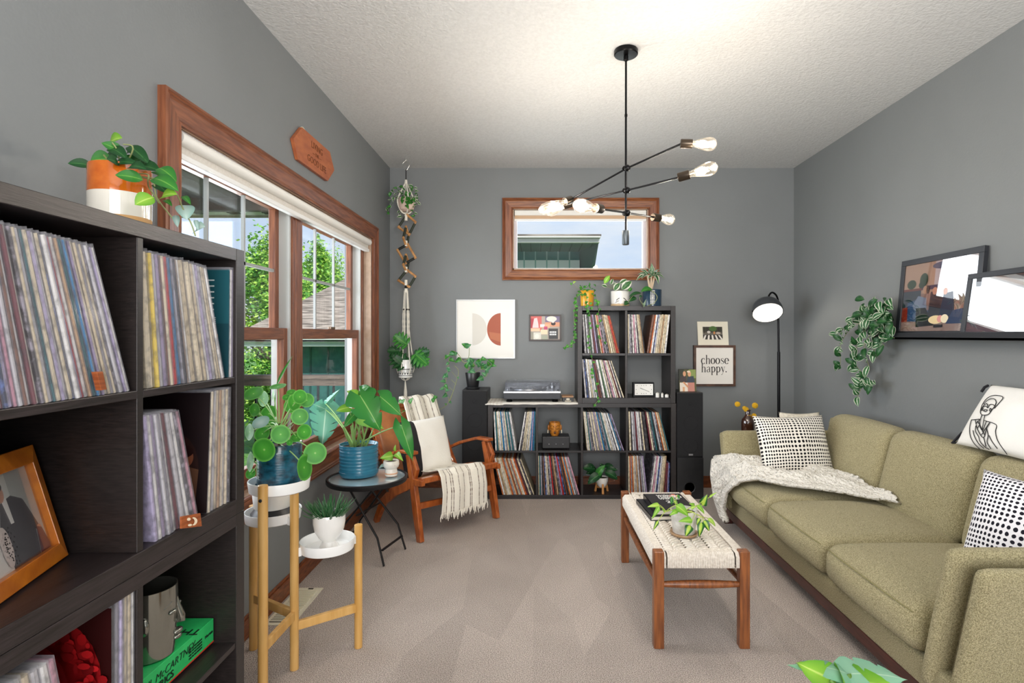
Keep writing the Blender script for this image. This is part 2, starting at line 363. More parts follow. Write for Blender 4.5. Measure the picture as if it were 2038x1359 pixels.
# ---------------------------------------------------------------- window casings
def mitred(mb, fn, u0, u1, v0, v1, w, t, mi):
    """picture-frame casing; fn(u, v, h) -> point; profile with raised outer bead"""
    prof = [(0, 0), (0, t*1.25), (w*.10, t*1.35), (w*.16, t*1.1), (w*.22, t*1.25), (w*.30, t), (w*.86, t*.8), (w*.93, t*.95), (w, t*.8), (w, 0)]
    cs = [(u0, v0, 1, 1), (u1, v0, -1, 1), (u1, v1, -1, -1), (u0, v1, 1, -1)]
    for k in range(4):
        a, b = cs[k], cs[(k+1) % 4]; vs = []
        for c in (a, b): vs += [fn(c[0]+c[2]*d, c[1]+c[3]*d, h) for d, h in prof]
        n = len(prof); mb.add(vs, [(i, i+1, n+i+1, n+i) for i in range(n-1)], mi[k % 2])
win = struct(bpy.data.objects.new('window_1', None)); C.objects.link(win); win.location = (LW, 3.06, .512)
m = MB(); mitred(m, lambda u, v, h: (LW+h, u, v), 1.830, 4.312, .512, 2.138, .098, .022, (0, 1)); m.build('casing', [M['oakY'], M['oakZ']], win)
m = MB()   # jamb lining
X1 = LW-.052
m.box((X1, WY0, WZ1-.012), (LW+.002, WY1, WZ1)); m.box((X1, WY0, WZ0), (LW+.002, WY1, WZ0+.012)); m.box((X1, WY0, WZ0), (LW+.002, WY0+.012, WZ1)); m.box((X1, WY1-.012, WZ0), (LW+.002, WY1, WZ1))
m.build('jamb', mat('painted_sheen_jamb', 'b59a84', .3, col2='a58a74', scale=20, coat=.3), win)  # pale tone paints the window sheen into the oak jamb
def hung(y0, y1):
    zs = (WZ0+.012, 1.305, WZ1-.02)
    fr = MB()   # outer frame with wood stops and white tracks
    for a, b in ((y0, y0+.03), (y1-.03, y1)): fr.box((X1-.06, a, WZ0), (X1, b, WZ1), 0)
    fr.box((X1-.06, y0, WZ1-.035), (X1, y1, WZ1), 1); fr.box((X1-.075, y0, WZ0), (X1-.0, y1, WZ0+.03), 1)
    fr.build('window_frame', [M['oakZ'], M['oakY']], win, bevel=.003)
    tr = MB()
    for a, b in ((y0+.030, y0+.046), (y1-.046, y1-.030)): tr.box((X1-.11, a, WZ0), (X1-.012, b, WZ1), 0)
    tr.build('track', mat('white_track', 'bfc1bf', .5), win)
    def sash(xo, xi, za, zb, bt, tt):
        s_ = MB(); a, b = y0+.046, y1-.046; st = .042
        s_.box((xo, a, za), (xi, a+st, zb), 0); s_.box((xo, b-st, za), (xi, b, zb), 0); s_.box((xo, a+st, za), (xi, b-st, za+bt), 1); s_.box((xo, a+st, zb-tt), (xi, b-st, zb), 1)
        g = s_.build('sash', [M['oakZ'], M['oakY']], win, bevel=.004)
        MB().box(((xo+xi)/2-.004, a+st, za+bt), ((xo+xi)/2+.002, b-st, zb-tt)).build('pane', M['glass'], g)
        return g, a+st, b-st
    up, a, b = sash(X1-.105, X1-.068, 1.290, WZ1-.035, .05, .045)
    sash(X1-.062, X1-.022, WZ0+.03, 1.345, .065, .06)
    mu = MB(); xm = (X1-.0865); k = (b-a)/3
    for i in (1, 2): mu.box((xm-.002, a+k*i-.007, 1.34), (xm+.012, a+k*i+.007, WZ1-.08))
    mu.box((xm-.002, a, 1.640), (xm+.012, b, 1.655)); mu.build('muntin', mat('grey_muntin', 'a3a6a6', .5), up)
hung(WY0+.012, 3.0); hung(3.06, WY1-.012)
MB().box((X1-.06, 3.0, WZ0), (X1+.004, 3.06, WZ1)).build('mullion', M['oakZ'], win, bevel=.004)
lk = MB().box((X1-.05, 3.60, 1.345), (X1-.03, 3.68, 1.362)); lk.build('sash_lock', mat('bronze_lock', '8f7b6b', .3, metal=.7), win, bevel=.004)
# back window
w2 = struct(bpy.data.objects.new('window_2', None)); C.objects.link(w2); w2.location = (.38, BACK, 1.775)
m = MB(); mitred(m, lambda u, v, h: (u, BACK-h, v), -.289, 1.051, 1.776, 2.478, .090, .022, (0, 1)); m.build('casing', [M['oakX'], M['oakZ']], w2)
m = MB(); YB = BACK+.055
m.box((BX0, BACK-.002, BZ0), (BX1, YB, BZ0+.01)); m.box((BX0, BACK-.002, BZ1-.01), (BX1, YB, BZ1)); m.box((BX0, BACK-.002, BZ0), (BX0+.01, YB, BZ1)); m.box((BX1-.01, BACK-.002, BZ0), (BX1, YB, BZ1))
m.build('jamb', mat('painted_sheen_jamb', 'b59a84'), w2)
m = MB(); m.box((BX0, YB, BZ0), (BX0+.035, YB+.06, BZ1), 0); m.box((BX1-.035, YB, BZ0), (BX1, YB+.06, BZ1), 0); m.box((BX0, YB, BZ0), (BX1, YB+.06, BZ0+.02), 1); m.box((BX0, YB, BZ1-.05), (BX1, YB+.06, BZ1), 1)
m.build('window_frame', [mat('pale_vinyl', 'cfc9cf', .4), M['vinylw']], w2, bevel=.003)
MB().box((BX0+.035, YB+.03, BZ0+.02), (BX1-.035, YB+.036, BZ1-.05)).build('pane', M['glass'], w2)
# blinds
def blind(name, label, mb, loc, parts):
    t = thing(name, label, 'blind', loc)
    for nm, a, b, mt in parts: MB().box(a, b).build(nm, mt, t, bevel=.004)
fab = mat('blind_fabric', 'd9d4cc', .8, col2='cfc9c0', scale=120, bump=.2, bscale=300)
t = thing('roller_blind', 'long off-white roller blind drawn up along the top of the wide side window', 'blind', (LW-.02, 3.06, 2.036))
m = MB(); m.tube([(LW-.012, 1.95, 2.008), (LW-.012, 4.18, 2.008)], .024, 16, flat=1); m.build('valance', M['matt_white'], t)
MB().box((LW-.030, 1.95, 1.955), (LW-.016, 4.18, 2.0)).build('fabric', fab, t)
m = MB(); m.box((LW-.040, 1.95, 1.935), (LW-.006, 4.18, 1.957)); br = m.build('bottom_rail', M['white'], t, bevel=.004)
for y in (2.1, 3.02, 3.75): MB().box((LW-.036, y, 1.931), (LW-.002, y+.06, 1.937)).build('clip', M['glass'], br)
t = thing('roller_blind', 'short off-white blind drawn up in the small high window on the back wall', 'blind', (.38, BACK+.02, 2.38))
MB().box((BX0+.014, BACK+.004, 2.335), (BX1-.014, BACK+.05, 2.380)).build('valance', M['matt_white'], t, bevel=.006)
MB().box((BX0+.016, BACK+.014, 2.305), (BX1-.016, BACK+.026, 2.336)).build('fabric', mat('tan_blind_fabric', 'c9a98a', .8), t)
MB().box((BX0+.014, BACK+.008, 2.288), (BX1-.014, BACK+.034, 2.306)).build('bottom_rail', M['white'], t, bevel=.004)
# floor vent
t = thing('floor_vent', 'cream metal floor register in the carpet beside the left wall', 'floor vent', (-1.165, 2.67, .001))
m = MB(); m.box((-1.230, 2.49, .0), (-1.098, 2.855, .004)); m.build('flange', mat('cream_metal', 'e6dfc8', .4), t, bevel=.001)
m = MB()
for i in range(22): m.box((-1.212, 2.515+i*.0145, .004), (-1.116, 2.515+i*.0145+.006, .0085))
m.build('louver', mat('cream_metal', 'e6dfc8'), t); m = MB()
m.box((-1.214, 2.510, .0042), (-1.114, 2.60, .0048)); m.box((-1.17, 2.832, .0042), (-1.145, 2.845, .006)); m.build('slot', mat('vent_dark', '2b2620', .8), t)

# ---------------------------------------------------------------- outdoors
teal = mat('teal_siding', '3d6f6c', .7, col2='356360', scale=8); trimg = mat('pale_green_trim', 'b9c6bd', .6); soff = mat('white_soffit', 'd8d6cb', .7)
shing = mat('grey_brown_shingles', 'a2968b', .95, col2='5e554d', scale=5, stretch=(.5, .5, 11), lo=.42, hi=.58, bump=.6, bscale=30)  # dark streaks in the colour stand for shadow lines between shingle courses
m = MB().box((-60, -20, -1.7), (60, 90, -1.6)); struct(m.build('ground', mat('lawn', '5f8a3a', .95, col2='4a7430', scale=6, bump=.5, bscale=40)))
deckm = mat('deck_boards', '8b8f8c', .7, col2='9a9e99', scale=8, stretch=(8, .4, 1))
m = MB()
for i in range(19): m.box((-4.1+i*.14, .4, -.06), (-4.1+i*.14+.13, 4.75, -.02))
struct(m.build('porch_deck', deckm))
m = MB(); m.box((-4.3, -1.0, 2.40), (LW-.2, 4.42, 2.46), 0); m.box((-4.3, 4.42, 2.36), (LW-.2, 4.86, 2.40), 1); m.box((-4.3, 4.40, 2.30), (LW-.2, 4.46, 2.42), 0); m.box((-4.3, 4.86, 2.345), (LW-.2, 4.90, 2.52), 2)
for i in range(8):
    for j in range(7): m.box((-1.75-i*.3-.05*0, 4.48+j*.05, 2.353), (-1.75-i*.3+.11, 4.48+j*.05+.02, 2.3605), 3)
struct(m.build('porch_roof', [mat('brown_beadboard', '4a4038', .7), soff, mat('fascia', '8f8a78', .6), mat('soffit_slot', '5a5a50', .8)]))
def railing(name, label, x0, x1, y):
    t = thing(name, label, 'railing', ((x0+x1)/2, y, -.02))
    rail = mat('brown_rail', '6b5a4b', .6, col2='54453a', scale=20, stretch=(.5, 4, 4))
    m = MB(); m.box((x0, y-.02, .885), (x1, y+.02, .945)); m.box((x0, y-.05, .945), (x1, y+.05, .975)); m.build('handrail', rail, t)
    MB().box((x0, y-.02, .06), (x1, y+.02, .12)).build('bottom_rail', rail, t)
    k = int((x1-x0)/.13)
    for i in range(k): MB().box((x0+.06+i*.13, y-.008, .1), (x0+.076+i*.13, y+.008, .89)).build('baluster', M['metal'], t)
railing('porch_railing', 'brown porch railing with black balusters outside the side window', -4.1, LW-.25, 4.62)
# neighbouring garage seen through the side window
t = thing('neighbour_garage', 'teal neighbouring building with a grey shingled hip roof outside the side window', 'building', (-5.2, 13, -1.6))
m = MB(); m.box((-5.3, 12.0, -1.6), (-2.6, 16.5, 1.06))
for i in range(7): m.box((-5.3+i*.385, 11.985, -1.6), (-5.3+i*.385+.035, 12.0, 1.06), 1)
m.build('wall', [teal, mat('dark_teal_batten', '284c4a', .7)], t)
m = MB(); m.box((-6.4, 11.6, 1.06), (-2.2, 16.9, 1.09), 0); m.box((-6.4, 11.56, 1.07), (-2.2, 11.62, 1.19), 0); m.box((-6.45, 11.50, 1.16), (-2.15, 11.56, 1.22), 0); m.build('fascia', trimg, t)
e0, e1 = 1.20, 2.85; m = MB(); A = [(-6.5, 11.5, e0), (-2.1, 11.5, e0), (-2.1, 17, e0), (-6.5, 17, e0)]; B_ = [(-4.70, 14.2, e1), (-3.6, 14.2, e1)]
def slope(q, n=26):
    a, b, c, d = [Vector(x) for x in q]
    for i in range(n):
        u, v = i/n, (i+1)/n; p = [a.lerp(d, u), b.lerp(c, u), b.lerp(c, v), a.lerp(d, v)]; m.add(p+[p[0]+Vector((0, -.0, -.035)), p[1]+Vector((0, 0, -.035))], [(0, 1, 2, 3), (4, 5, 1, 0)])
slope((A[0], A[1], B_[1], B_[0])); slope((A[1], A[2], B_[1], B_[1])); slope((A[3], A[0], B_[0], B_[0])); slope((A[2], A[3], B_[0], B_[1]))
m.build('roof', shing, t)
# neighbouring house seen through the back window
t = thing('neighbour_house', 'teal neighbouring house with deep white eaves outside the high back window', 'building', (-.2, 10, -1.6))
yw = 8.2; zt = H+(VY-497)/F*yw; ze = H+(VY-484)/F*7.45; xr = (1153.5-VX)/F*yw; xe = (1192-VX)/F*7.45
m = MB(); m.box((-1.7, yw, -1.6), (xr, yw+3, ze+.02), 0)
for i in range(14): m.box((-1.7+i*.168, yw-.012, -1.6), (-1.68+i*.168, yw, zt+.04), 1)
m.box((-1.7, yw-.008, -1.6), (xr, yw, zt-.155), 2); m.build('wall', [teal, mat('pale_batten', '7ea39d', .7), mat('painted_sunlit_wall', 'c9d2d0', .7)], t)  # lower wall painted pale to stand in for sunlight below the eave
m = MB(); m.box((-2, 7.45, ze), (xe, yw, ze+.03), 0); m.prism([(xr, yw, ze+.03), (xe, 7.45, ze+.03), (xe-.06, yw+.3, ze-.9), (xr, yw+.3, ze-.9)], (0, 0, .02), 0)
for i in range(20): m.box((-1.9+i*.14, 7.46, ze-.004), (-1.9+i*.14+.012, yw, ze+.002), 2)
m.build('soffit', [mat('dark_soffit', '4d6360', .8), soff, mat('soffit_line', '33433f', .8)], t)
m = MB(); m.box((-2.1, 7.38, ze), (xe, 7.45, ze+.055)); m.box((-2.1, 7.34, ze+.058), (xe+.01, 7.45, ze+.080)); m.build('fascia', mat('eave_trim', 'c5c2bd', .6), t)
MB().prism([(-2.1, 7.34, ze+.082), (xe+.02, 7.34, ze+.082), (xe+.02, 10.5, ze+.10), (-2.1, 10.5, ze+.10)], (0, 0, .02)).build('roof', shing, t)
# trees and shrubs
lg = [ramp_uv('tree_leaf_light', [(0, 'c2e06a'), (1, '9ccc4c')], .6), ramp_uv('tree_leaf_mid', [(0, '8fc450'), (1, '6fae3c')], .6), ramp_uv('tree_leaf_dark', [(0, '5a9a3a'), (1, '44802e')], .6)]
def tree(label, x, y, z0, zc, rx, rz, n, ls, trunk=True, name='tree', cat='tree', seed=1):
    rnd = random.Random(seed); t = thing(name, label, cat, (x, y, z0)); m = MB()
    cl = [(rnd.gauss(0, .55), rnd.gauss(0, .55), rnd.uniform(-.8, .9)) for _ in range(26)]
    for i in range(n):
        k = rnd.choice(cl); p = Vector((k[0]+rnd.gauss(0, .22), k[1]+rnd.gauss(0, .22), k[2]+rnd.gauss(0, .2)))
        w_ = math.sqrt(max(.15, 1-min(.95, (p.z*.9)**2)))
        q = Vector((x+p.x*rx*w_, y+p.y*rx*w_, zc+p.z*rz)); d = Vector((rnd.gauss(0, 1), rnd.gauss(0, 1), rnd.gauss(-.3, .6))).normalized()
        s_ = ls*rnd.uniform(.6, 1.3); nn = Vector((rnd.gauss(0, .5), rnd.gauss(-.3, .5), 1)); sd = d.cross(nn).normalized()*s_*.36
        m.add([q, q+d*s_*.5+sd, q+d*s_, q+d*s_*.5-sd], [(0, 1, 2, 3)], rnd.choice((0, 0, 1, 1, 2)), [(.5, 0), (1, .5), (.5, 1), (0, .5)])
    m.build('foliage', lg, t)
    if trunk:
        m = MB(); m.tube([(x, y, z0), (x+.05, y, z0+(zc-z0)*.5), (x, y, zc+rz*.4)], [.16, .12, .03], 8)
        for k in range(6):
            a = k*1.1; m.tube([(x, y, zc-rz*.5+k*.1), (x+math.cos(a)*rx*.6, y+math.sin(a)*rx*.6, zc-rz*.2+k*.16)], [.05, .015], 6)
        m.build('trunk', mat('bark', '5a4a3c', .9, bump=.5, bscale=30), t)
tree('leafy green tree standing left behind the garage, nearest the side window', -7.4, 15.2, -1.6, 1.35, 1.15, 2.3, 17000, .12, seed=3)
tree('round green tree top rising behind the left of the garage roof slope', -8.3, 20.5, -1.6, 2.7,   .75, 1.9, 7000, .14, seed=5)
tree('smaller green tree top behind the middle of the garage roof', -9.9, 25.5, -1.6, 3.1, .8, 2.0, 6000, .14, seed=6)
tree('thin sparse tree top furthest right behind the garage roof', -10.6, 29, -1.6, 3.9, .75, 1.9, 2600, .14, seed=9)
tree('low green shrub on the porch under the side window', -2.35, 2.75, -.02, .42, .34, .40, 2600, .07, False, 'shrub', 'shrub', 12)
tree('low green shrub on the porch at the railing', -2.6, 3.85, -.02, .42, .34, .42, 2200, .07, False, 'shrub', 'shrub', 13)
# ---------------------------------------------------------------- cube shelves
def cubby(name, label, fn, xs, zs, a0, a1, z0, z1, depth, mats):
    """xs: (start, end) of each column, zs: (bottom, top) of each row; fn(a, d, z) -> world"""
    c = fn((a0+a1)/2, depth/2, z0); t = thing(name, label, 'shelf', c)
    def bx(nm, a, b, mt):
        m = MB(); m.box(a, b, 0, lambda v: fn(v.x, v.y, v.z)); return m.build(nm, mt, t, bevel=.0015)
    bx('side_panel', (a0, 0, z0), (xs[0][0], depth, z1), mats[0]); bx('side_panel', (xs[-1][1], 0, z0), (a1, depth, z1), mats[0])
    bx('bottom_panel', (xs[0][0], 0, z0), (xs[-1][1], depth, zs[0][0]), mats[1]); bx('top_panel', (xs[0][0], 0, zs[-1][1]), (xs[-1][1], depth, z1), mats[1])
    for (p, q), (r, s_) in zip(xs, xs[1:]): bx('divider', (q, .003, zs[0][0]), (r, depth, zs[-1][1]), mats[0])
    for (p, q) in xs:
        for (r, s_), (u, v) in zip(zs, zs[1:]): bx('shelf_board', (p, .003, s_), (q, depth, u), mats[1])
    return t
SXF = -.881
nf = lambda a, d, z: Vector((SXF-d, a, z))
NX = [(.044, .425), (.444, .825), (.844, 1.225), (1.244, 1.625)]
cubby('cube_shelf', 'black-brown cube shelf unit on the floor at the left edge, lower of the two stacked', nf, NX, [(.044, .388), (.404, .747)], 0, 1.669, .0, .781, .366, (M['black'], M['blackY']))
cubby('cube_shelf', 'upper black-brown cube shelf unit at the left edge, under the orange and white pot', nf, NX[2:], [(.826, 1.168), (1.186, 1.527)], .80, 1.669, .782, 1.563, .366, (M['black'], M['blackY']))
SYF = 4.407
bf = lambda a, d, z: Vector((a, SYF+d, z))
BX = [(-.344, -.003), (.0155, .357), (.375, .7165), (.7345, 1.076)]
cubby('cube_shelf', 'wide low black-brown cube shelf along the back wall, under the turntable', bf, BX, [(.03, .368), (.385, .729)], -.385, 1.117, 0, .762, .325, (M['black'], M['blackX']))
UX = [(.368, .710), (.7284, 1.074)]
cubby('cube_shelf', 'square black-brown cube shelf on top of the low one at the back wall', bf, UX, [(.8055, 1.1425), (1.162, 1.503)], .331, 1.112, .7625, 1.540, .325, (M['black'], M['blackX']))

# ---------------------------------------------------------------- records
PAL = {'white': 'e3e1de', 'cream': 'dccfb4', 'pale grey': 'c4c2c6', 'grey': '94919a', 'charcoal': '454247', 'black': '1f1d20', 'navy': '2a3450', 'blue': '2f78a8', 'teal': '2e636b',
       'green': '4a7350', 'brown': '775040', 'tan': 'b08f6c', 'orange': 'c9692e', 'red': 'c0272d', 'maroon': '6a2832', 'pink': 'cf9aab', 'mauve': '9d8fae', 'yellow': 'ddc24a', 'beige': 'cfc0a3', 'lilac': 'b9aed0'}
def darker(h, k): return ''.join('%02x' % max(0, min(255, int(int(h[i:i+2], 16)*k))) for i in (0, 2, 4))
SPM = {k: mat('sleeve_'+k.replace(' ', '_'), v, .42, col2=darker(v, .74 if k not in ('black', 'charcoal', 'navy') else 2.4), scale=30, stretch=(1.6, 1.6, 1.5), detail=9, lo=.47, hi=.66, rndv=1) for k, v in PAL.items()}
sleeve = glassy('clear_sleeve', (.97, .97, .98),   .10, .12, dif=.09, difc='e8e8f0')
def weights(r, kind):
    P_ = {'mix': 'white cream,white,pale grey,cream,beige,grey,charcoal,navy,brown,tan,maroon,mauve,blue,teal,black,orange,pink,red'.replace('white cream', 'white,cream').split(','),
          'pale': 'white,white,pale grey,cream,cream,grey,blue,charcoal,mauve,beige,teal'.split(','),
          'warm': 'cream,beige,tan,brown,white,charcoal,cream,maroon,orange,black,grey,beige'.split(',')}[kind]
    return r.choice(P_)
used = set()
def ordn(i): return str(i)+('th' if 10 < i % 100 < 14 else {1: 'st', 2: 'nd', 3: 'rd'}.get(i % 10, 'th'))
def records(fn, z, cell, groups, seed, near=False):
    """groups: list of (first bottom, last bottom, first lean, last lean, colours or (count, kind), height)"""
    r = random.Random(seed); allr = []
    for (b0, b1, l0, l1, cols, h) in groups:
        if isinstance(cols, tuple):
            cs = []
            for _ in range(cols[0]):
                c = weights(r, cols[1])
                while cs and c == cs[-1][0]: c = weights(r, cols[1])
                cs.append((c, r.uniform(.7, 1.5)))
        else: cs = [(c, w) for c, w in cols]
        tot = sum(w for _, w in cs); acc = 0; n = len(cs); span = b1-b0
        s0, s1 = math.sin(math.radians(l0)), math.sin(math.radians(l1))
        for c, w in cs:
            f0, f1 = acc/tot, (acc+w)/tot; acc += w
            si = s0+(s1-s0)*f0; sj = s0+(s1-s0)*f1; th = math.asin(si)
            topsp = span*(f1-f0)-h*(sj-si); t = max(.0015, min(span*(f1-f0), topsp)*math.cos(th)*.93)
            allr.append((c, b0+span*f0, th, t, h*(1 if near else r.uniform(.985, 1.0))))
    n = len(allr); objs = []
    for i, (c, b, th, t, h) in enumerate(allr):
        pc = allr[i-1][0] if i else None; nc = allr[i+1][0] if i+1 < n else None
        where = f'between {pc} and {nc} ones' if pc and nc else ('leftmost' if not pc else 'rightmost')
        lab = f'{c} record spine {where}, {cell}'
        if lab in used: lab = f'{c} record spine, {ordn(i+1)} from left, {cell}'
        used.add(lab)
        u = Vector((math.cos(th), 0, math.sin(th))); v = Vector((-math.sin(th), 0, math.cos(th))); z0 = z+max(0, -t*math.sin(th))+.0005
        d0 = .006+r.uniform(0, .006)
        def q(a, d, zz): return fn(*(Vector((b, d0, z0))+u*a+v*zz+Vector((0, d, 0))))
        m = MB(); e = t*.18
        # spine slightly rounded, cardboard block behind it
        vs = [q(0, e, 0), q(t*.3, 0, 0), q(t*.7, 0, 0), q(t, e, 0), q(t, .31, 0), q(0, .31, 0)]; vt = [q(0, e, h), q(t*.3, 0, h), q(t*.7, 0, h), q(t, e, h), q(t, .31, h), q(0, .31, h)]
        m.add(vs+vt, [(5, 4, 3, 2, 1, 0), (6, 7, 8, 9, 10, 11)]+[(j, (j+1) % 6, 6+(j+1) % 6, 6+j) for j in range(6)])
        if near:
            o = m.build('record', SPM[c], None, loc=q(t/2, .15, 0)); s_ = MB()
            s_.obox(q(-.0002, -.0012, .0004), q(t+.0002, -.0012, .0004)-q(-.0002, -.0012, .0004), q(0, .27, 0)-q(0, 0, 0), (q(0, 0, h+.004+r.uniform(0, .004))-q(0, 0, .0004)))
            s_.build('clear_sleeve', sleeve, o)
        else: o = m.build('record', SPM[c], None, loc=q(t/2, .15, 0))
        tag(o, lab, 'record', 'records in the '+cell)
        objs.append(o)
    return objs
# near shelf, spines face the room (left to right = near to far)
seqA = [('white', 1), ('black', .8), ('grey', .9), ('maroon', .5), ('navy', .9), ('lilac', 1.3), ('pink', .8), ('pale grey', 1), ('brown', .8), ('white', 1), ('maroon', .7), ('cream', 1), ('charcoal', .8), ('beige', .8), ('pale grey', 1.1), ('teal', .7), ('cream', 1.3), ('lilac', 1.0),
        ('pale grey', 1), ('cream', 1.1), ('navy', .5), ('white', 1), ('mauve', .8), ('red', .5), ('white', 1.1), ('tan', .6), ('orange', .4), ('teal', 1.0), ('blue', .5), ('pale grey', .9), ('mauve', .7), ('cream', 1.1), ('beige', .9), ('grey', .8), ('cream', .9), ('charcoal', .5), ('pale grey', 1), ('white', .9), ('lilac', .7), ('white', .8)]
records(nf, 1.186, 'upper near cell, front shelf', [(.895, 1.211, 9.5, 18.5, seqA, .313)], 1, True)
seqB = [('cream', 2.2), ('yellow', .7), ('charcoal', .4), ('pale grey', 1.1), ('mauve', 1.3), ('brown', .5), ('cream', 1.2), ('red', 1.5), ('blue', 1.2), ('grey', .5), ('black', .8), ('tan', .6), ('white', .6), ('beige', 2.6), ('cream', 2.2), ('beige', 1.2), ('white', .9), ('lilac', 1.6), ('pale grey', 1.2), ('cream', .9), ('beige', .8), ('white', .8), ('pale grey', .8)]
ra = records(nf, 1.186, 'upper far cell, front shelf', [(1.272, 1.586, 4.5, 16.5, seqB, .313), (1.5985, 1.6235, -1.0, 0, [('teal', 1), ('white', 1), ('mauve', 1)], .313)], 2, True)
seqC = [('lilac', 1), ('white', .9), ('mauve', 1), ('pale grey', .8), ('grey', .9), ('white', .8), ('maroon', 1.1), ('pale grey', 1.4), ('white', 1), ('charcoal', 1), ('pink', 1)]
seqD = [('black', .6), ('cream', 1.0), ('charcoal', .6), ('pale grey', 1), ('beige', 1.3), ('tan', 1.2), ('cream', 1), ('white', 1), ('beige', .8), ('white', .9), ('charcoal', .8)]
rb = records(nf, .826, 'middle far cell, front shelf', [(1.290, 1.462, 7.5, 16, seqC, .300), (1.492, 1.606, -3.2, -1.2, seqD, .327)], 3, True)
rc = records(nf, .404, 'lower near cell, front shelf', [(.935, 1.085, 8, 12, [('white', 1), ('cream', 1), ('pale grey', 1), ('white', 1), ('beige', 1), ('pale grey', 1), ('white', 1), ('pink', .8)], .313),
      (1.158, 1.2235, 0, 0, [('black', 1.4), ('grey', .9), ('lilac', .8), ('charcoal', .6), ('cream', 1), ('beige', 1), ('white', .6)], .337)], 4, True)
# covers that face the camera: teal track list, dark one with figures, red portrait
def cover(rec, label, o, ux, uy, shapes): return picture('cover_print', rec, o, ux, uy, shapes, label=label)
k = len(seqB); o = ra[k]
cover(o, 'dark teal back cover with a white track list', (SXF-.316, 1.5968, 1.188), (.308, 0, 0), (0, .0054, .309), [('17404a', R4), ('1d525c', rect(0, .5, 1, 1))]+
      [('d7dedd', rect(.62-.1*((i*7) % 3), .90-i*.055, .86, .912-i*.055)) for i in range(6)]+[('b9c4c4', rect(.66, .55-i*.018, .88, .558-i*.018)) for i in range(5)]+
      [('b58a52', rect(.74, .30, .90, .40)), ('2a1f1c', ell(.80, .27, .07, .06)), ('c79a72', ell(.84, .29, .03, .04)), ('c79a72', ell(.76, .22, .03, .05))])
k = len(seqC); o = rb[k]
cover(o, 'near-black cover with two dim reddish figures', (SXF-.316, 1.4905, .829), (.308, 0, 0), (0, .0182, .322), [('1a1214', R4), ('2a1a17', ell(.70, .35, .22, .32)), ('5e2b20', ell(.68, .56, .10, .09)), ('2a0f0d', ell(.67, .60, .11, .07)),
      ('7c4a33', ell(.80, .46, .07, .08)), ('4a3324', [(.62, .45), (.84, .38), (.80, .05), (.60, .10)]), ('5b3f2e', [(.76, .40), (.92, .36), (.90, .08), (.78, .1)]), ('23100e', ell(.79, .51, .08, .05))])
k = 8; o = rc[k]
_h = random.Random(5); hair = []
for _ in range(110):
    a_ = _h.uniform(-1.5, 2.9); q_ = _h.uniform(.72, 1.12); hair.append((_h.choice(('a3161a', '8a1216', 'b81d22', '6e0d11')), ell(.56+.36*q_*math.cos(a_), .48+.44*q_*math.sin(a_), _h.uniform(.015, .045), _h.uniform(.015, .045), 8)))
cover(o, 'red-tinted portrait of a face with long curly hair', (SXF-.33, 1.1568, .407), (.322, 0, 0), (0, 0, .33), [('2a0808', R4), ('5c0d10', ell(.56, .50, .38, .46)), ('8f1418', ell(.60, .52, .34, .42))]+hair+[('7a1014', ell(.50, .42, .30, .42)), ('c11a20', ell(.44, .40, .25, .36)), ('d22128', ell(.42, .52, .20, .18)),
      ('3b0709', [(.60, .75), (.72, .60), (.70, .10), (.62, .2), (.66, .5)]), ('5a0a0d', ell(.32, .42, .07, .025)), ('5a0a0d', ell(.53, .42, .07, .025)), ('1c0506', ell(.32, .40, .045, .022)), ('1c0506', ell(.53, .40, .045, .022)),
      ('8d1217', [(.40, .42), (.46, .24), (.38, .23)]), ('6a0c10', ell(.42, .15, .09, .025))])
# wooden divider tabs
wtab = grain('tab_wood', 'a85a2b', '7d3c1b', (1, .5, 9), 16)
t = thing('record_divider', 'small wooden divider tab with pale crescent and dots among the front shelf records', 'record divider', (SXF+.02, 1.43, .845))
m = MB(); A = PX(361, 1028, -.872); m.prism([PX(361, 1028, -.868), PX(399, 1021, -.862), PX(402, 1047, -.862), PX(361, 1052, -.868)], (-.004, .0, 0)); m.prism([PX(372, 1040, -.875), PX(390, 1040, -.875), PX(390, 1010, -.93), PX(372, 1010, -.93)], (0, .002, 0)); m.build('tab', wtab, t, bevel=.001)
o_ = PX(361, 1052, -.8665); ux = PX(402, 1047, -.8605)-o_; uy = PX(361, 1028, -.8665)-o_
picture('inlay', t, o_, ux, uy, [('ecd9bd', ell(.35, .72, .09, .13)), ('ecd9bd', ell(.40, .22, .10, .10)), ('ecd9bd', ell(.50, .5, .26, .38, 14, -70, 75)+ell(.42, .5, .20, .32, 14, 70, -70))])
t = thing('record_divider', 'small orange-brown wooden divider tab at the foot of the upper near records', 'record divider', (SXF, 1.15, 1.188))
m = MB(); m.prism([PX(193, 740, -.872), PX(205, 739, -.872), PX(213, 775, -.872), PX(202, 777, -.872)], (-.012, 0, 0)); m.build('tab', wtab, t, bevel=.001)

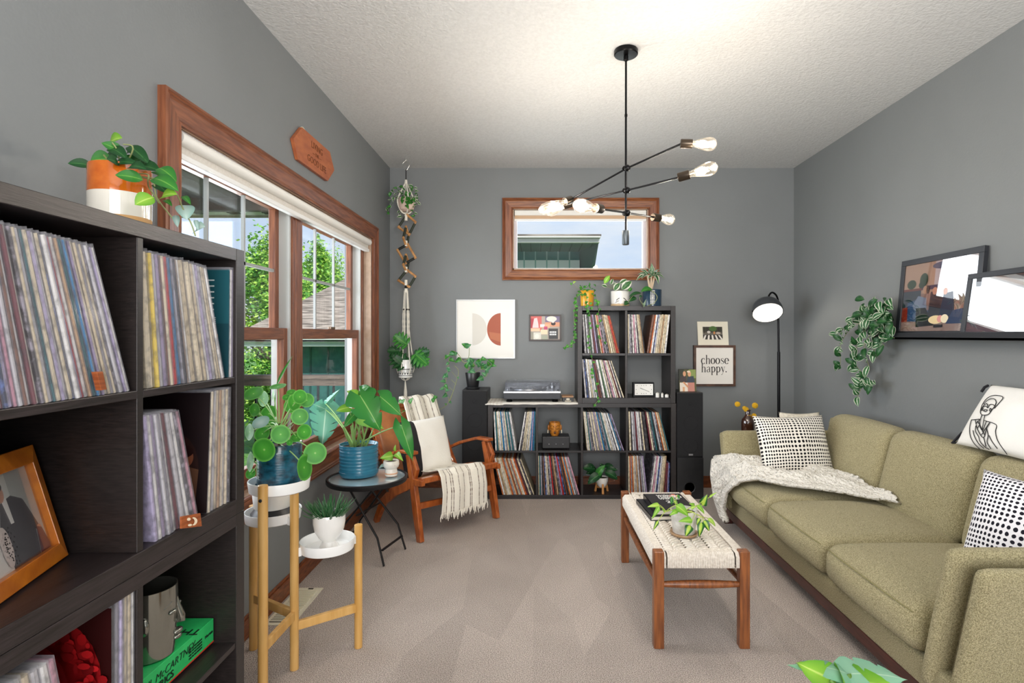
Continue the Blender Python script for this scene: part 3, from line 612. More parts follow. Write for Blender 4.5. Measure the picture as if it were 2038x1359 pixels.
# back shelf
HB = .312
records(bf, 1.162, 'top left cell, back shelf', [(.385, .672, 3.5, 15, [('charcoal', .6), ('white', .6), ('black', .8), ('pale grey', 1.3), ('charcoal', .9), ('green', .5), ('pale grey', 1.4), ('maroon', 1), ('mauve', 1.2), ('black', 1.2), ('cream', .7), ('orange', .7), ('pink', .8), ('charcoal', .8), ('grey', 1), ('charcoal', 1), ('tan', 1), ('cream', 1.3), ('beige', 1), ('tan', .8), ('red', .8), ('orange', .6), ('maroon', .5)], HB)], 11)
records(bf, 1.162, 'top right cell, back shelf', [(.736, .875, .5, 8, [('cream', .8), ('pale grey', .6), ('charcoal', 1.3), ('white', 1.2), ('pink', 1.1), ('white', .9), ('charcoal', .9), ('cream', .7), ('beige', .8), ('tan', .8), ('black', .6)], HB),
      (.885, 1.04, -9, -6.0, [('brown', 1.3), ('orange', .6), ('white', 1), ('navy', .5), ('pale grey', .8), ('cream', 1), ('beige', 1), ('tan', .8), ('cream', .9), ('beige', .9), ('white', 1)], HB)], 12)
records(bf, .8055, 'second row left cell, back shelf', [(.393, .708, 5, 19.5, [('pale grey', .9), ('navy', .7), ('charcoal', .5), ('white', 1), ('cream', .7), ('pale grey', .8), ('white', .9), ('teal', .5), ('maroon', .8), ('brown', .7), ('charcoal', .5), ('white', 1.2), ('green', .6), ('white', 1.2), ('cream', .7), ('charcoal', .6), ('pink', .8), ('white', .8), ('cream', .8), ('maroon', .5), ('white', .7), ('black', .5), ('cream', .7)], HB)], 13)
records(bf, .385, 'third row first cell, back shelf', [(-.325, -.155, 3, 9.5, (14, 'pale'), HB), (-.14, -.006, -9.5, -.5, (12, 'pale'), HB)], 14)
records(bf, .385, 'third row third cell, back shelf', [(.408, .706, 6, 20, (25, 'pale'), HB)], 15)
records(bf, .385, 'third row last cell, back shelf', [(.748, 1.066, 2, 14.5, [('cream', 1), ('black', .5), ('pale grey', .9), ('grey', .9), ('maroon', .7), ('pale grey', .8), ('white', 1), ('charcoal', .6), ('cream', .8), ('black', 2.3), ('maroon', .7), ('cream', .9), ('charcoal', .7), ('teal', 1), ('black', .7), ('pale grey', .8), ('charcoal', .8), ('orange', .5), ('cream', .8), ('tan', .8), ('teal', .6)], HB)], 16)
records(bf, .03, 'bottom row first cell, back shelf', [(-.27, -.012, 14, 21, (24, 'warm'), .305)], 17)
records(bf, .03, 'bottom row second cell, back shelf', [(.02, .352, .6, 17, (27, 'mix'), HB)], 18)
records(bf, .03, 'bottom row last cell, back shelf', [(.738, .895, .5, 7, (12, 'mix'), HB), (.90, 1.02, -8, -4.5, [('charcoal', .7), ('white', 1.2), ('pink', 1), ('white', .9), ('navy', .9), ('pale grey', 1.2), ('cream', 1), ('beige', .9), ('tan', .6)], HB), (1.024, 1.068, -4, -1, [('maroon', 1.5), ('mauve', .6), ('navy', 1)], .255)], 19)

# ---------------------------------------------------------------- front shelf contents
# wooden picture frame in the middle near cell
BR = Vector((-1.03, 1.199, .8275)); e1 = Vector((-.281, .96, 0)); up = Vector((-.07, -.009, .242)).normalized(); Wf, Hf = .32, .252
BL = BR-e1*Wf; nn = e1.cross(up).normalized()
t = thing('framed_photo', 'honey-coloured wooden photo frame leaning in the middle near cell, front shelf', 'framed photo', (BL+BR)/2)
m = MB(); fw = .036; cs = [(0, 0), (Wf, 0), (Wf, Hf), (0, Hf)]; ins = [(fw, fw), (Wf-fw, fw), (Wf-fw, Hf-fw), (fw, Hf-fw)]
def fp(x, y, h): return BL+e1*x+up*y+nn*h
for k in range(4):
    a, b = cs[k], cs[(k+1) % 4]; c, d = ins[(k+1) % 4], ins[k]
    m.add([fp(*a, 0), fp(*b, 0), fp(*c, 0), fp(*d, 0), fp(*a, .014), fp(*b, .014), fp(*c, .024), fp(*d, .024)], [(4, 5, 6, 7), (0, 3, 2, 1), (0, 1, 5, 4), (3, 7, 6, 2)])
m.build('frame', grain('honey_wood', 'd07a1e', 'b25f14', (3, 3, 3), 7, .35, .3), t, bevel=.0015)
pw, ph = Wf-2*fw, Hf-2*fw
picture('photo', t, fp(fw, fw, .006), e1*pw, up*ph, [('cfd0cc', R4), ('b9bab6', rect(0, .62, 1, .64)), ('8f8a86', rect(0, .40, .9, .41)), ('b1b4b0', rect(.72, 0, 1, 1)), ('d7d3cf', ell(.42, .2, .3, .3)), ('3c3a40', [(.52, .0), (.50, .45), (.58, .70), (.72, .74), (.84, .66), (.90, .35), (.86, .0)]),
      ('e6e3e0', [(.60, .72), (.66, .74), (.67, .45), (.63, .45)]), ('c08b72', ell(.60, .80, .05, .10)), ('2b2326', ell(.60, .87, .05, .05)), ('3c3a40', [(.84, .66), (.94, .30), (.90, .26), (.80, .4)]), ('c08b72', ell(.93, .27, .03, .04)),
      ('56202f', [(.86, .0), (.90, .30), (.96, .26), (1, .06), (1, 0)]), ('d9cbc6', ell(.50, .25, .06, .22)), ]+[('1e1b1e', ell(.50+.05*math.sin(k*2.4)*math.sqrt(k/46), .25+.21*math.cos(k*2.4)*math.sqrt(k/46), .006, .010, 7)) for k in range(46)], label='photo of a person in a dark grey suit')
MB().obox(fp(fw, fw, .009), e1*pw, up*ph, nn*.0015).build('glass', glassy('picture_glass', (1, 1, 1), .10), t)
# green book on the shelf, silver head vase on it
grn = mat('green_cloth', '2ec36a', .45, col2='29b862', scale=30); pr = mat('print_black', '0f1a14', .5)
t = thing('book', 'thick bright green boxed book lying flat in the lower far cell, front shelf', 'book', (-1.05, 1.46, .4125))
m = MB(); m.box((-1.235, 1.30, .4125), (-.944, 1.618, .481)); m.build('slipcase', grn, t, bevel=.0015)
m = MB(); m.box((-1.232, 1.30, .4125), (-.9435, 1.618, .4165)); m.build('edge', mat('red_cloth', 'c8361f', .5), t)
text('PAUL McCARTNEY', .028, (-.9435, 1.41, .455), (0, 1, 0), (0, 0, 1), pr, t, shear=.25, bold=-.0006); text('THE LYRICS', .026, (-.9435, 1.37, .431), (0, 1, 0), (0, 0, 1), pr, t, bold=.0002)
for i in range(4): text('1956 TO THE PRESENT', .006, (-.9435, 1.53, .452-i*.008), (0, 1, 0), (0, 0, 1), pr, t)
text('Norton', .012, (-.9435, 1.592, .447), (0, 1, 0), (0, 0, 1), pr, t)
text('THE LYRICS', .040, (-1.04, 1.54, .4815), (-1, 0, 0), (0, -1, 0), pr, t); text('LYRICS', .05, (-1.05, 1.36, .4815), (0, 1, 0), (-1, 0, 0), pr, t)
vc = Vector((-1.0, 1.43, .4815)); t = thing('head_vase', 'smoky silver glass vase shaped like a face, standing on the green book', 'vase', vc)
sg = mat('smoky_silver_glass', '8f8f86', .12, metal=.85, coat=.5)
m = MB(); m.lathe([(.045, 0), (.056, .004), (.060, .05), (.063, .11), (.062, .178), (.059, .178), (.058, .12), (.055, .03)], vc, n=36, sy=1.0)
m.build('vessel', sg, t)
fd = Vector((.93, .37, 0)).normalized(); sd = Vector((-.37, .93, 0))
m = MB(); m.tube([vc+fd*.056+Vector((0, 0, .15)), vc+fd*.062+Vector((0, 0, .12)), vc+fd*.070+Vector((0, 0, .092)), vc+fd*.071+Vector((0, 0, .082)), vc+fd*.058+Vector((0, 0, .078))], [.005, .007, .010, .011, .006], 10); m.build('nose', sg, t)
m = MB(); m.sphere(vc+fd*.062+Vector((0, 0, .052)), .013, n=8, sc=(.8, 1.3, .6)); m.sphere(vc+fd*.061+Vector((0, 0, .038)), .012, n=8, sc=(.8, 1.2, .6)); m.build('mouth', sg, t)
for s_ in (-1, 1):
    m = MB(); m.sphere(vc+fd*.054+sd*.026*s_+Vector((0, 0, .115)), .011, n=8, sc=(1, 1.3, .6)); m.tube([vc+fd*.056+sd*.012*s_+Vector((0, 0, .137)), vc+fd*.052+sd*.03*s_+Vector((0, 0, .141)), vc+fd*.04+sd*.045*s_+Vector((0, 0, .13))], .0035, 6); m.build('eye', sg, t)
m = MB()
for s_ in (-1, 1): m.sphere(vc+sd*.062*s_+Vector((0, 0, .10)), .016, n=8, sc=(1, .6, 1.5))
m.build('ear', sg, t)
# ---------------------------------------------------------------- soft furnishing helpers
def weave(name, c1, c2, scale, bump=.6):
    return mat(name, c1, .9, col2=c2, scale=scale, detail=2, bump=bump, bscale=scale*1.0, spec=.15, sheen=.15)
def uvmat(name, kind, c1, c2, nu=26, nv=20, bump=.0, stops=()):
    m = bpy.data.materials.new(name); m.use_nodes = True; t = m.node_tree; b = t.nodes['Principled BSDF']; L = t.links.new
    b.inputs['Roughness'].default_value = .95; b.inputs['Specular IOR Level'].default_value = .1
    uv = N(t, 'ShaderNodeUVMap'); mixc = N(t, 'ShaderNodeMixRGB'); mixc.inputs[1].default_value = lin(c1); mixc.inputs[2].default_value = lin(c2)
    if kind == 'dots':
        mp = N(t, 'ShaderNodeMapping'); mp.inputs['Scale'].default_value = (nu, nv, 1); L(uv.outputs[0], mp.inputs[0])
        no = N(t, 'ShaderNodeTexNoise', Scale=9.0); L(uv.outputs[0], no.inputs['Vector']); ad = N(t, 'ShaderNodeVectorMath', operation='ADD'); L(mp.outputs[0], ad.inputs[0])
        scn = N(t, 'ShaderNodeVectorMath', operation='SCALE'); scn.inputs['Scale'].default_value = .45; L(no.outputs['Color'], scn.inputs[0]); L(scn.outputs[0], ad.inputs[1])
        fr = N(t, 'ShaderNodeVectorMath', operation='FRACTION'); L(ad.outputs[0], fr.inputs[0])
        su = N(t, 'ShaderNodeVectorMath', operation='SUBTRACT'); su.inputs[1].default_value = (.5, .5, 0); L(fr.outputs[0], su.inputs[0])
        sp = N(t, 'ShaderNodeSeparateXYZ'); L(su.outputs[0], sp.inputs[0]); cb = N(t, 'ShaderNodeCombineXYZ'); L(sp.outputs[0], cb.inputs[0]); L(sp.outputs[1], cb.inputs[1])
        ln = N(t, 'ShaderNodeVectorMath', operation='LENGTH'); L(cb.outputs[0], ln.inputs[0]); lt = N(t, 'ShaderNodeMath', operation='LESS_THAN'); lt.inputs[1].default_value = .32; L(ln.outputs['Value'], lt.inputs[0])
        L(lt.outputs[0], mixc.inputs[0])
        bp = N(t, 'ShaderNodeBump', Strength=.6, Distance=.004); bp.invert = True; L(lt.outputs[0], bp.inputs['Height']); L(bp.outputs[0], b.inputs['Normal'])
    elif kind == 'stripes':
        s = N(t, 'ShaderNodeSeparateXYZ'); L(uv.outputs[0], s.inputs[0]); r = N(t, 'ShaderNodeValToRGB'); r.color_ramp.interpolation = 'CONSTANT'; e = r.color_ramp.elements
        st = [(0, 0)]
        for x in stops: st += [(x, 1), (x+.018, 0)]
        while len(e) < len(st): e.new(.5)
        for el, (p, v) in zip(e, st): el.position = p; el.color = (v, v, v, 1)
        L(s.outputs[0], r.inputs[0]); mp = N(t, 'ShaderNodeMapping'); mp.inputs['Scale'].default_value = (3, 90, 1); L(uv.outputs[0], mp.inputs[0]); n = N(t, 'ShaderNodeTexNoise', Scale=1.0); L(mp.outputs[0], n.inputs['Vector'])
        mu = N(t, 'ShaderNodeMath', operation='MULTIPLY'); g = N(t, 'ShaderNodeMath', operation='MULTIPLY_ADD'); g.inputs[1].default_value = 1.6; g.inputs[2].default_value = -.15; g.use_clamp = True; L(n.outputs[0], g.inputs[0]); L(r.outputs[0], mu.inputs[0]); L(g.outputs[0], mu.inputs[1]); L(mu.outputs[0], mixc.inputs[0])
    elif kind == 'block':
        s = N(t, 'ShaderNodeSeparateXYZ'); L(uv.outputs[0], s.inputs[0]); lt = N(t, 'ShaderNodeMath', operation='LESS_THAN'); lt.inputs[1].default_value = nu; L(s.outputs[0], lt.inputs[0]); L(lt.outputs[0], mixc.inputs[0])
    L(mixc.outputs[0], b.inputs['Base Color'])
    if kind != 'dots':
        tc = N(t, 'ShaderNodeTexCoord'); n4 = N(t, 'ShaderNodeTexNoise', Scale=220.0, Detail=2.0); L(tc.outputs['Object'], n4.inputs['Vector']); bp = N(t, 'ShaderNodeBump', Strength=.7, Distance=.003); L(n4.outputs[0], bp.inputs['Height']); L(bp.outputs[0], b.inputs['Normal'])
    _m[name] = m; return m
def pillow_mb(c, ux, uy, w, h, T, mi=0, seed=0, n=22, pinch=.07):
    """a filled square cushion: c centre, ux/uy its face axes"""
    c = Vector(c); ux = Vector(ux).normalized(); uy = Vector(uy); uy = (uy-ux*uy.dot(ux)).normalized(); nn = ux.cross(uy); m = MB()
    for sg in (1, -1):
        def f(a, b):
            u, v = 2*a-1, 2*b-1
            u = math.copysign(abs(u)**.85, u) if u else 0; v = math.copysign(abs(v)**.85, v) if v else 0
            x = u*w/2*(1-pinch*(1-v*v)*abs(u)**3); y = v*h/2*(1-pinch*(1-u*u)*abs(v)**3)
            z = T/2*max(0, (1-u*u)*(1-v*v))**.42
            z += .006*noise.noise(Vector((u*2+seed, v*2, sg)))*(1-abs(u))*3*(1-abs(v))
            return c+ux*x+uy*y+nn*z*sg
        if sg > 0: m.grid(f, n, n, mi)
        else:
            k = len(m.v); m.grid(f, n, n, mi); m.f[-n*n:] = [q[::-1] for q in m.f[-n*n:]]
    return m
# ---------------------------------------------------------------- pendant lamp
BLK = mat('black_lamp_metal', '151517', .32, metal=.75); SOC = mat('bronze_socket', '50463c', .3, metal=.9); bulbg = glassy('bulb_glass', (1, .95, .88), .16, .02, dif=.0, emis=.14)
fil = mat('filament', 'ffffff', .5, emis='ffdcab', est=24)
def bulb(par, base, d, L_=.115, r=.031, power=7.5, nm='bulb'):
    base, d = Vector(base), Vector(d).normalized()
    pr = [(.0125, 0), (.0135, .012), (.020, .035), (.028, .062), (.0315, .082), (.029, .100), (.020, .112), (.008, .118), (.0005, .1195)]
    k = r/.031; m = MB().lathe([(a*k, b*L_/.1195) for a, b in pr], base, d, 20); b = m.build(nm, bulbg, par)
    m = MB(); s1 = d.orthogonal().normalized(); s2 = d.cross(s1)
    m.tube([base, base+d*.028], .003, 6, 0)
    m.build('stem_mount', mat('glass_stem', 'c9b08a', .3), b)
    m = MB(); pts = []
    for i in range(9): a = i*math.pi/4; pts.append(base+(s1*math.cos(a)+s2*math.sin(a))*.010+d*(.030 if i % 2 else .082)*L_/.1195)
    m.tube(pts, .0016, 5); m.build('filament', fil, b)
    light('bulb_light', 'POINT', base+d*.065, power, (1, .94, .86), size=.028)
pc = Vector((.452, 2.78, CEIL)); t = thing('pendant_lamp', 'black branching pendant lamp with six glowing filament bulbs hanging from the ceiling', 'ceiling lamp', pc)
m = MB(); m.lathe([(.0005, .0), (.058, 0), (.060, -.004), (.060, -.022), (.056, -.026), (.0005, -.027)], pc, n=40); m.build('canopy', BLK, t)
zz = lambda y: H+(VY-y)/F*2.78
m = MB(); m.tube([pc+Vector((0, 0, -.02)), (pc.x-.001, pc.y, 1.83)], .0055, 10)
m.lathe([(.012, 0), (.012, -.02), (.006, -.025)], pc+Vector((0, 0, -.03)), n=16); m.lathe([(.0075, -.006), (.0075, .006)], (pc.x, pc.y, zz(230)), n=12); m.build('stem', BLK, t)
MB().lathe([(.0005, 1.833), (.0165, 1.833), (.0175, 1.83), (.0175, 1.765), (.016, 1.762), (.0005, 1.762)], (pc.x-.002, pc.y, 0), n=24).build('weight', mat('grey_lamp_end', '4b5156', .4, metal=.7), t)
def sock(par, a, d, r=.021, L_=.052):
    a = Vector(a); d = Vector(d).normalized(); MB().lathe([(.0005, 0), (r*.92, 0), (r, .003), (r, L_), (r*.86, L_), (r*.86, L_-.01), (.0005, L_-.01)], a, d, 24).build('socket', SOC, par); return a+d*(L_-.006)
def arm(jy, L0, R0, Lt, Rt, gl=(1, 1)):
    j = Vector((pc.x+.004, pc.y-.014, zz(jy))); m = MB(); m.tube([L0, j, R0], .0048, 10); a = m.build('arm', BLK, t)
    m = MB(); m.sphere(j, .0165, n=10); m.lathe([(.011, -.016), (.013, -.013), (.013, .013), (.011, .016)], (pc.x, pc.y, j.z), (.8, .6, 0), 18); m.build('joint', BLK, a)
    for e, tp, k in ((L0, Lt, gl[0]), (R0, Rt, gl[1])):
        d = (tp-e).normalized(); b = sock(a, e-d*.004, d); bulb(a, b, d, (tp-b).length, .031*k)
arm(336, P(1136, 397, 3.0), P(1356, 286, 2.52), P(1074, 420, 2.86), P(1427, 287, 2.50))
arm(380, P(1139, 404, 3.10), P(1351, 353, 2.50), P(1087, 423, 3.20), P(1429, 331, 2.44))
arm(425, P(1196, 416, 2.52), P(1300, 432, 3.02), P(1144, 407, 2.36), P(1340, 438, 3.10))
# ---------------------------------------------------------------- floor lamp
lp = Vector((1.975, 4.50, 0)); t = thing('floor_lamp', 'black floor lamp with a lit grey dome shade in the back right corner', 'floor lamp', lp)
MB().lathe([(.0005, 0), (.14, 0), (.14, .012), (.02, .022), (.012, .04)], lp, n=36).build('base', BLK, t)
m = MB(); m.tube([lp+Vector((0, 0, .02)), lp+Vector((0, 0, 1.17))], .012, 12); m.tube([lp+Vector((0, 0, 1.16)), lp+Vector((-.004, 0, 1.44))], .0085, 10)
m.tube(spline([lp+Vector((-.004, 0, 1.43)), P(1549, 603, 4.5), P(1545, 588, 4.48), P(1537, 582, 4.46), P(1531, 587, 4.44), P(1529, 594, 4.43)], 6), .0075, 8)
m.build('pole', BLK, t)
sc_ = P(1527, 619, 4.42); on = Vector((-.10, -.62, -.78)).normalized()
pr = [(.0005, -.118)]+[(.118*math.sin(math.radians(a)), -.118*math.cos(math.radians(a))) for a in range(10, 101, 9)]
inn = [(.113*math.sin(math.radians(a)), -.113*math.cos(math.radians(a))) for a in range(100, 9, -9)]+[(.0005, -.113)]
sh = MB().lathe(pr, sc_, on, 40, cap=False).build('lamp_shade', mat('gunmetal_shade', '54575b', .28, metal=.6), t)
MB().lathe(inn, sc_, on, 40, cap=False).build('shade_lining', mat('white_enamel', 'f4f2ee', .4), sh)
m = MB(); m.lathe([(.018, -.120), (.018, -.135), (.006, -.15)], sc_, on, 16); m.sphere(sc_+Vector((.118, 0, 0)), .006, n=6); m.sphere(sc_-Vector((.118, 0, 0)), .006, n=6); m.build('swivel', BLK, sh)
bl = MB().sphere(sc_-on*.035, .028, n=10).build('bulb', mat('lit_bulb', 'ffffff', .5, emis='fff0d8', est=5), t)
light('floor_lamp_light', 'POINT', sc_+on*.012, 1.7, (1, .93, .82), size=.03)
# ---------------------------------------------------------------- sofa
OL = weave('olive_fabric', 'c4b992', '857c58', 300, 1.6); WAL = grain('dark_walnut', '54281f', '3b1a15', (6, .6, 6), 14, .4)
t = thing('sofa', 'olive green three-seat sofa with a dark wooden plinth along the right wall', 'sofa', (1.7, 2.74, 0))
m = MB(); m.box((1.306, 1.60, .068), (1.345, 3.88, .122)); m.box((1.345, 1.60, .068), (2.08, 1.64, .122)); m.box((1.345, 3.84, .068), (2.08, 3.88, .122)); m.box((2.05, 1.60, .068), (2.09, 3.88, .122)); m.build('plinth', WAL, t, bevel=.003)
for x, y in ((1.308, 1.61), (1.308, 3.83), (2.03, 1.61), (2.03, 3.83)):
    m = MB(); m.prism([(x, y, 0), (x+.055, y, 0), (x+.07, y, .07), (x-.0, y, .07)], (0, .048, 0)); m.build('leg', WAL, t, bevel=.003)
m = MB(); m.rbox((1.70, 2.74, .172), (.80, 2.24, .106), .018, (0, 0, 0)); m.build('seat_base', OL, t, weld=True)
ys = [1.845, 2.455, 3.065, 3.675]
for i in range(3):
    y0, y1 = ys[i], ys[i+1]
    m = MB(); m.rbox((1.60, (y0+y1)/2, .312), (.66, y1-y0-.004, .175), .062, (.035, .0, .028), 14); c = m.build('seat_cushion', OL, t, weld=True)
    s_ = MB(); s_.tube(spline([(1.278, y0+.03, .37), (1.262, (y0+y1)/2-.15, .378), (1.262, (y0+y1)/2+.15, .378), (1.278, y1-.03, .37)], 6), .0022, 5); s_.build('seam', mat('olive_piping', '8b8459', .9), c)
def bk(p): return Vector((p.x+(p.z-.38)*.26, p.y, p.z))
for i in range(3):
    y0, y1 = ys[i], ys[i+1]; e0 = -.02 if i == 0 else 0; e1_ = .02 if i == 2 else 0
    m = MB(); m.rbox((1.925, (y0+y1+e0+e1_)/2, .575), (.15, y1-y0-.004+abs(e0)+abs(e1_), .42), .058, (.022, 0, .008), 14, bk); m.build('back_cushion', OL, t, weld=True)
m = MB(); m.rbox((2.03, 2.74, .44), (.10, 2.14, .62), .03, fn=lambda p: Vector((p.x+(p.z-.44)*.10, p.y, p.z))); m.build('back_frame', OL, t, weld=True)
def armf(sg, off): return lambda p: Vector((p.x, p.y+sg*(p.z-.22)*.25, p.z))
for sg, y in ((-1, 1.845), (1, 3.675)):
    yi = y+sg*.0275; yo = y+sg*.128
    m = MB(); m.rbox((1.69, yi, .40), (.82, .055, .50), .026, (.006, .006, 0), 12, armf(sg, 0)); a = m.build('armrest', OL, t, weld=True)
    m = MB(); m.rbox((1.70, yo, .375), (.81, .050, .50), .024, (.0, .004, 0), 12, armf(sg, 0)); m.build('armrest_shell', OL, a, weld=True)
    m = MB(); m.rbox((1.72, y+sg*.078, .36), (.76, .06, .46), .02, fn=armf(sg, 0)); m.build('armrest_core', OL, a, weld=True)
dots = uvmat('white_dotted_weave', 'dots', 'ebe6dd', '1d1b1d', 27, 21)
o = pillow_mb((1.63, 3.50, .600), (1, .10, 0), (.03, .38, 1), .475, .405, .17, seed=3).build('cushion', dots, None, loc=(1.63, 3.45, .42), weld=True)
tag(o, "white cushion with rows of black dots, on the knitted throw at the sofa's far end", 'cushion')
o = pillow_mb((1.79, 2.0, .575), (-.30, .95, 0), (.35, .22, 1), .42, .42, .15, seed=5).build('cushion', uvmat('white_dotted_net', 'dots', 'e6e4e8', '23222a', 24, 24), None, loc=(1.79, 1.98, .4), weld=True)
tag(o, "dotted white and black cushion at the near end of the sofa, cut off at right", 'cushion')
fl = mat('ivory_tufted', 'e6dfd0', .95, bump=1, bscale=120, col2='cfc6b4', scale=60)
o = pillow_mb((1.745, 3.63, .617), (1, .0, 0), (.0, .22, 1), .27, .37, .07, seed=8).build('cushion', fl, None, loc=(1.8, 3.6, .42), weld=True)
tag(o, 'ivory tufted cushion whose top edge shows behind the dotted cushion on the sofa', 'cushion')
# line-drawing cushion on the sofa back
bl_, ux, uv_ = Vector((1.965, 2.575, .800)), Vector((.035, -1, 0)).normalized(), Vector((.165, .03, .27)).normalized(); w_, h_ = .50, .325
cc = bl_+ux*w_/2+uv_*h_/2; lin_c = mat('white_linen', 'ebe9e4', .95, bump=.3, bscale=200)
t = thing('cushion', "white cushion with a black line drawing of a face, on top of the sofa back", 'cushion', bl_)
nrm = ux.cross(uv_)
if nrm.x > 0: nrm = -nrm
cc2 = cc-nrm*.0; m = pillow_mb(cc2, ux, uv_, w_, h_, .11, seed=9, pinch=.03); m.build('cover', lin_c, t, weld=True)
def lp2(x, y):     # coordinates of the drawing on the cushion face
    x, y = x-1105, y-490; a, b, c, d = 1950, 295/.32, 383, -450/.32; det = a*d-b*c
    u = (x*d-b*y)/det; v = (a*y-x*c)/det
    U = u/w_*2-1; V = v/h_*2-1
    U = max(-.99, min(.99, U)); V = max(-.99, min(.99, V))
    return bl_+ux*u+uv_*v+nrm*(.055*max(0, (1-abs(U)**2.35)*(1-abs(V)**2.35))**.42+.0022)
lines = [[(1425, 270), (1435, 240), (1470, 200), (1520, 180), (1580, 182), (1650, 208), (1620, 250), (1575, 290)], [(1425, 270), (1422, 300), (1440, 322), (1475, 330), (1520, 328), (1550, 300), (1580, 270), (1590, 240)],
         [(1450, 240), (1480, 215), (1530, 205), (1570, 215), (1588, 240)], [(1440, 262), (1460, 245), (1485, 240), (1498, 250), (1495, 272), (1505, 276), (1515, 262), (1530, 252), (1560, 258), (1578, 272)], [(1432, 280), (1445, 262), (1470, 258), (1485, 262)],
         [(1458, 295), (1475, 287), (1495, 290), (1500, 296), (1480, 304), (1458, 295)], [(1445, 325), (1430, 360), (1425, 400), (1440, 430), (1450, 440)], [(1480, 330), (1470, 365), (1460, 410), (1450, 440)],
         [(1318, 346), (1420, 355)], [(1318, 346), (1302, 400), (1305, 460), (1330, 510), (1370, 545)], [(1478, 372), (1600, 412), (1590, 460), (1600, 520), (1640, 590)], [(1370, 356), (1400, 430), (1455, 490), (1500, 430), (1535, 392)],
         [(1345, 430), (1355, 470), (1385, 520), (1420, 545)], [(1380, 400), (1375, 440), (1405, 480), (1410, 510), (1440, 540), (1475, 555)], [(1520, 480), (1540, 520), (1570, 560)], [(1500, 430), (1510, 480), (1485, 520), (1500, 555)],
         [(1395, 365), (1440, 420), (1470, 470)], [(1380, 385), (1425, 358)], [(1400, 420), (1420, 400)], [(1500, 380), (1450, 450)], [(1530, 395), (1480, 440), (1440, 470)], [(1460, 490), (1455, 540)]]
m = MB()
for l in lines: m.tube(spline([lp2(*p) for p in l], 4), .0017, 5)
for cx, cy in ((1440, 278), (1535, 296)): m.tube([lp2(cx+9*math.cos(a*.63), cy+13*math.sin(a*.63)) for a in range(11)], .0016, 5)
m.build('line_drawing', mat('black_thread', '161616', .8), t)
m = MB(); m.tube([bl_+uv_*h_*.98, bl_+uv_*h_*.98+Vector((0, .02, -.01)), bl_+uv_*h_*.90+Vector((0, .025, -.01))], .006, 6); m.tube([bl_+uv_*.01, bl_+Vector((0, .035, -.002)), bl_+uv_*.06+Vector((.01, .02, 0))], .006, 6); m.build('tassel', mat('black_yarn', '1c1c22', .9), t)
# knitted throw
knit = mat('speckled_knit', 'e9e4da', .95, col2='8a8279', scale=95, lo=.66, hi=.74, bump=1, bscale=70, detail=2)
_b = knit.node_tree.nodes
for nd in _b:
    if nd.type == 'BUMP': nd.inputs['Distance'].default_value = .02
prof = [(1.245, .105), (1.222, .20), (1.215, .31), (1.235, .415), (1.31, .462), (1.42, .462), (1.55, .46), (1.68, .455), (1.80, .45), (1.845, .455)]
near_ = [3.555, 3.55, 3.50, 3.35, 3.235, 3.13, 3.06, 3.00, 2.90, 2.79]; far_ = [3.70, 3.75, 3.80, 3.82, 3.71, 3.71, 3.71, 3.71, 3.69, 3.50]
def kfn(u, v):
    x = u*(len(prof)-1); i = min(int(x), len(prof)-2); f = x-i; f = f*f*(3-2*f)
    X = prof[i][0]*(1-f)+prof[i+1][0]*f; Z = prof[i][1]*(1-f)+prof[i+1][1]*f; a = near_[i]*(1-f)+near_[i+1]*f; b = far_[i]*(1-f)+far_[i+1]*f; Y = a+(b-a)*v
    r_ = .016*math.sin(v*13+u*7)+.022*noise.noise(Vector((u*7, v*6, 3)))+.012*noise.noise(Vector((u*18, v*14, 9)))
    edge = min(v, 1-v)*6; edge = min(1, edge)
    r_ += .006*math.sin(u*190)*math.sin(v*95)+.006*noise.noise(Vector((u*60, v*38, 2)))
    if u < .30: X -= .012+r_*.8*edge+.0; Z += .07*max(0, v-.55)*2*(u/.3)
    else: Z += (r_+.022)*edge+.055*max(0, v-.7)*3.3*max(0, 1-(u-.3)*2.2)+.0
    return Vector((X, Y+.012*math.sin(u*21), Z))
o = MB().grid(kfn, 200, 110).build('throw', knit, None, loc=(1.5, 3.4, .42), solid=.022, subsurf=0)
tag(o, 'cream speckled chunky knitted throw spilling over the far seat and front of the sofa', 'throw blanket')
# ---------------------------------------------------------------- woven bench
BW = grain('bench_wood', '9a5a2c', '6b3a1b', (5, 5, .5), 14, .4, .2); cord = mat('cotton_cord', 'ebe3d8', .9, col2='d6ccbf', scale=90, bump=.6, bscale=260); cordd = mat('cord_gap', '5f564d', .95)
t = thing('woven_bench', 'low wooden bench with a woven white cord seat in front of the sofa', 'bench', (.69, 2.76, 0))
bx0, bx1, by0, by1 = .492, .892, 2.302, 3.215
for x in (bx0, bx1-.042):
    for y in (by0, by1-.042):
        m = MB(); m.box((x, y, 0), (x+.042, y+.042, .405)); o_ = m.build('leg', BW, t, bevel=.003)
m = MB()
def stret(a, b): a, b = Vector(a), Vector(b); return [a.lerp(b, i/10) for i in range(11)], [.011+.006*math.sin(math.pi*i/10) for i in range(11)]
for a, b in (((bx0+.021, by0+.02, .265), (bx0+.021, by1-.02, .255)), ((bx1-.021, by0+.02, .265), (bx1-.021, by1-.02, .255)), ((bx0+.02, by0+.021, .262), (bx1-.02, by0+.021, .262)), ((bx0+.02, by1-.021, .262), (bx1-.02, by1-.021, .262))):
    p_, r_ = stret(a, b); MB().tube(p_, r_, 10).build('stretcher', BW, t)
m = MB(); m.rbox(((bx0+bx1)/2, (by0+by1)/2, .362), (bx1-bx0-.014, by1-by0-.03, .050), .02); m.build('seat', cordd, t, weld=True)
m = MB(); zt_ = .394; x0, x1, y0, y1 = bx0+.050, bx1-.050, by0+.055, by1-.055
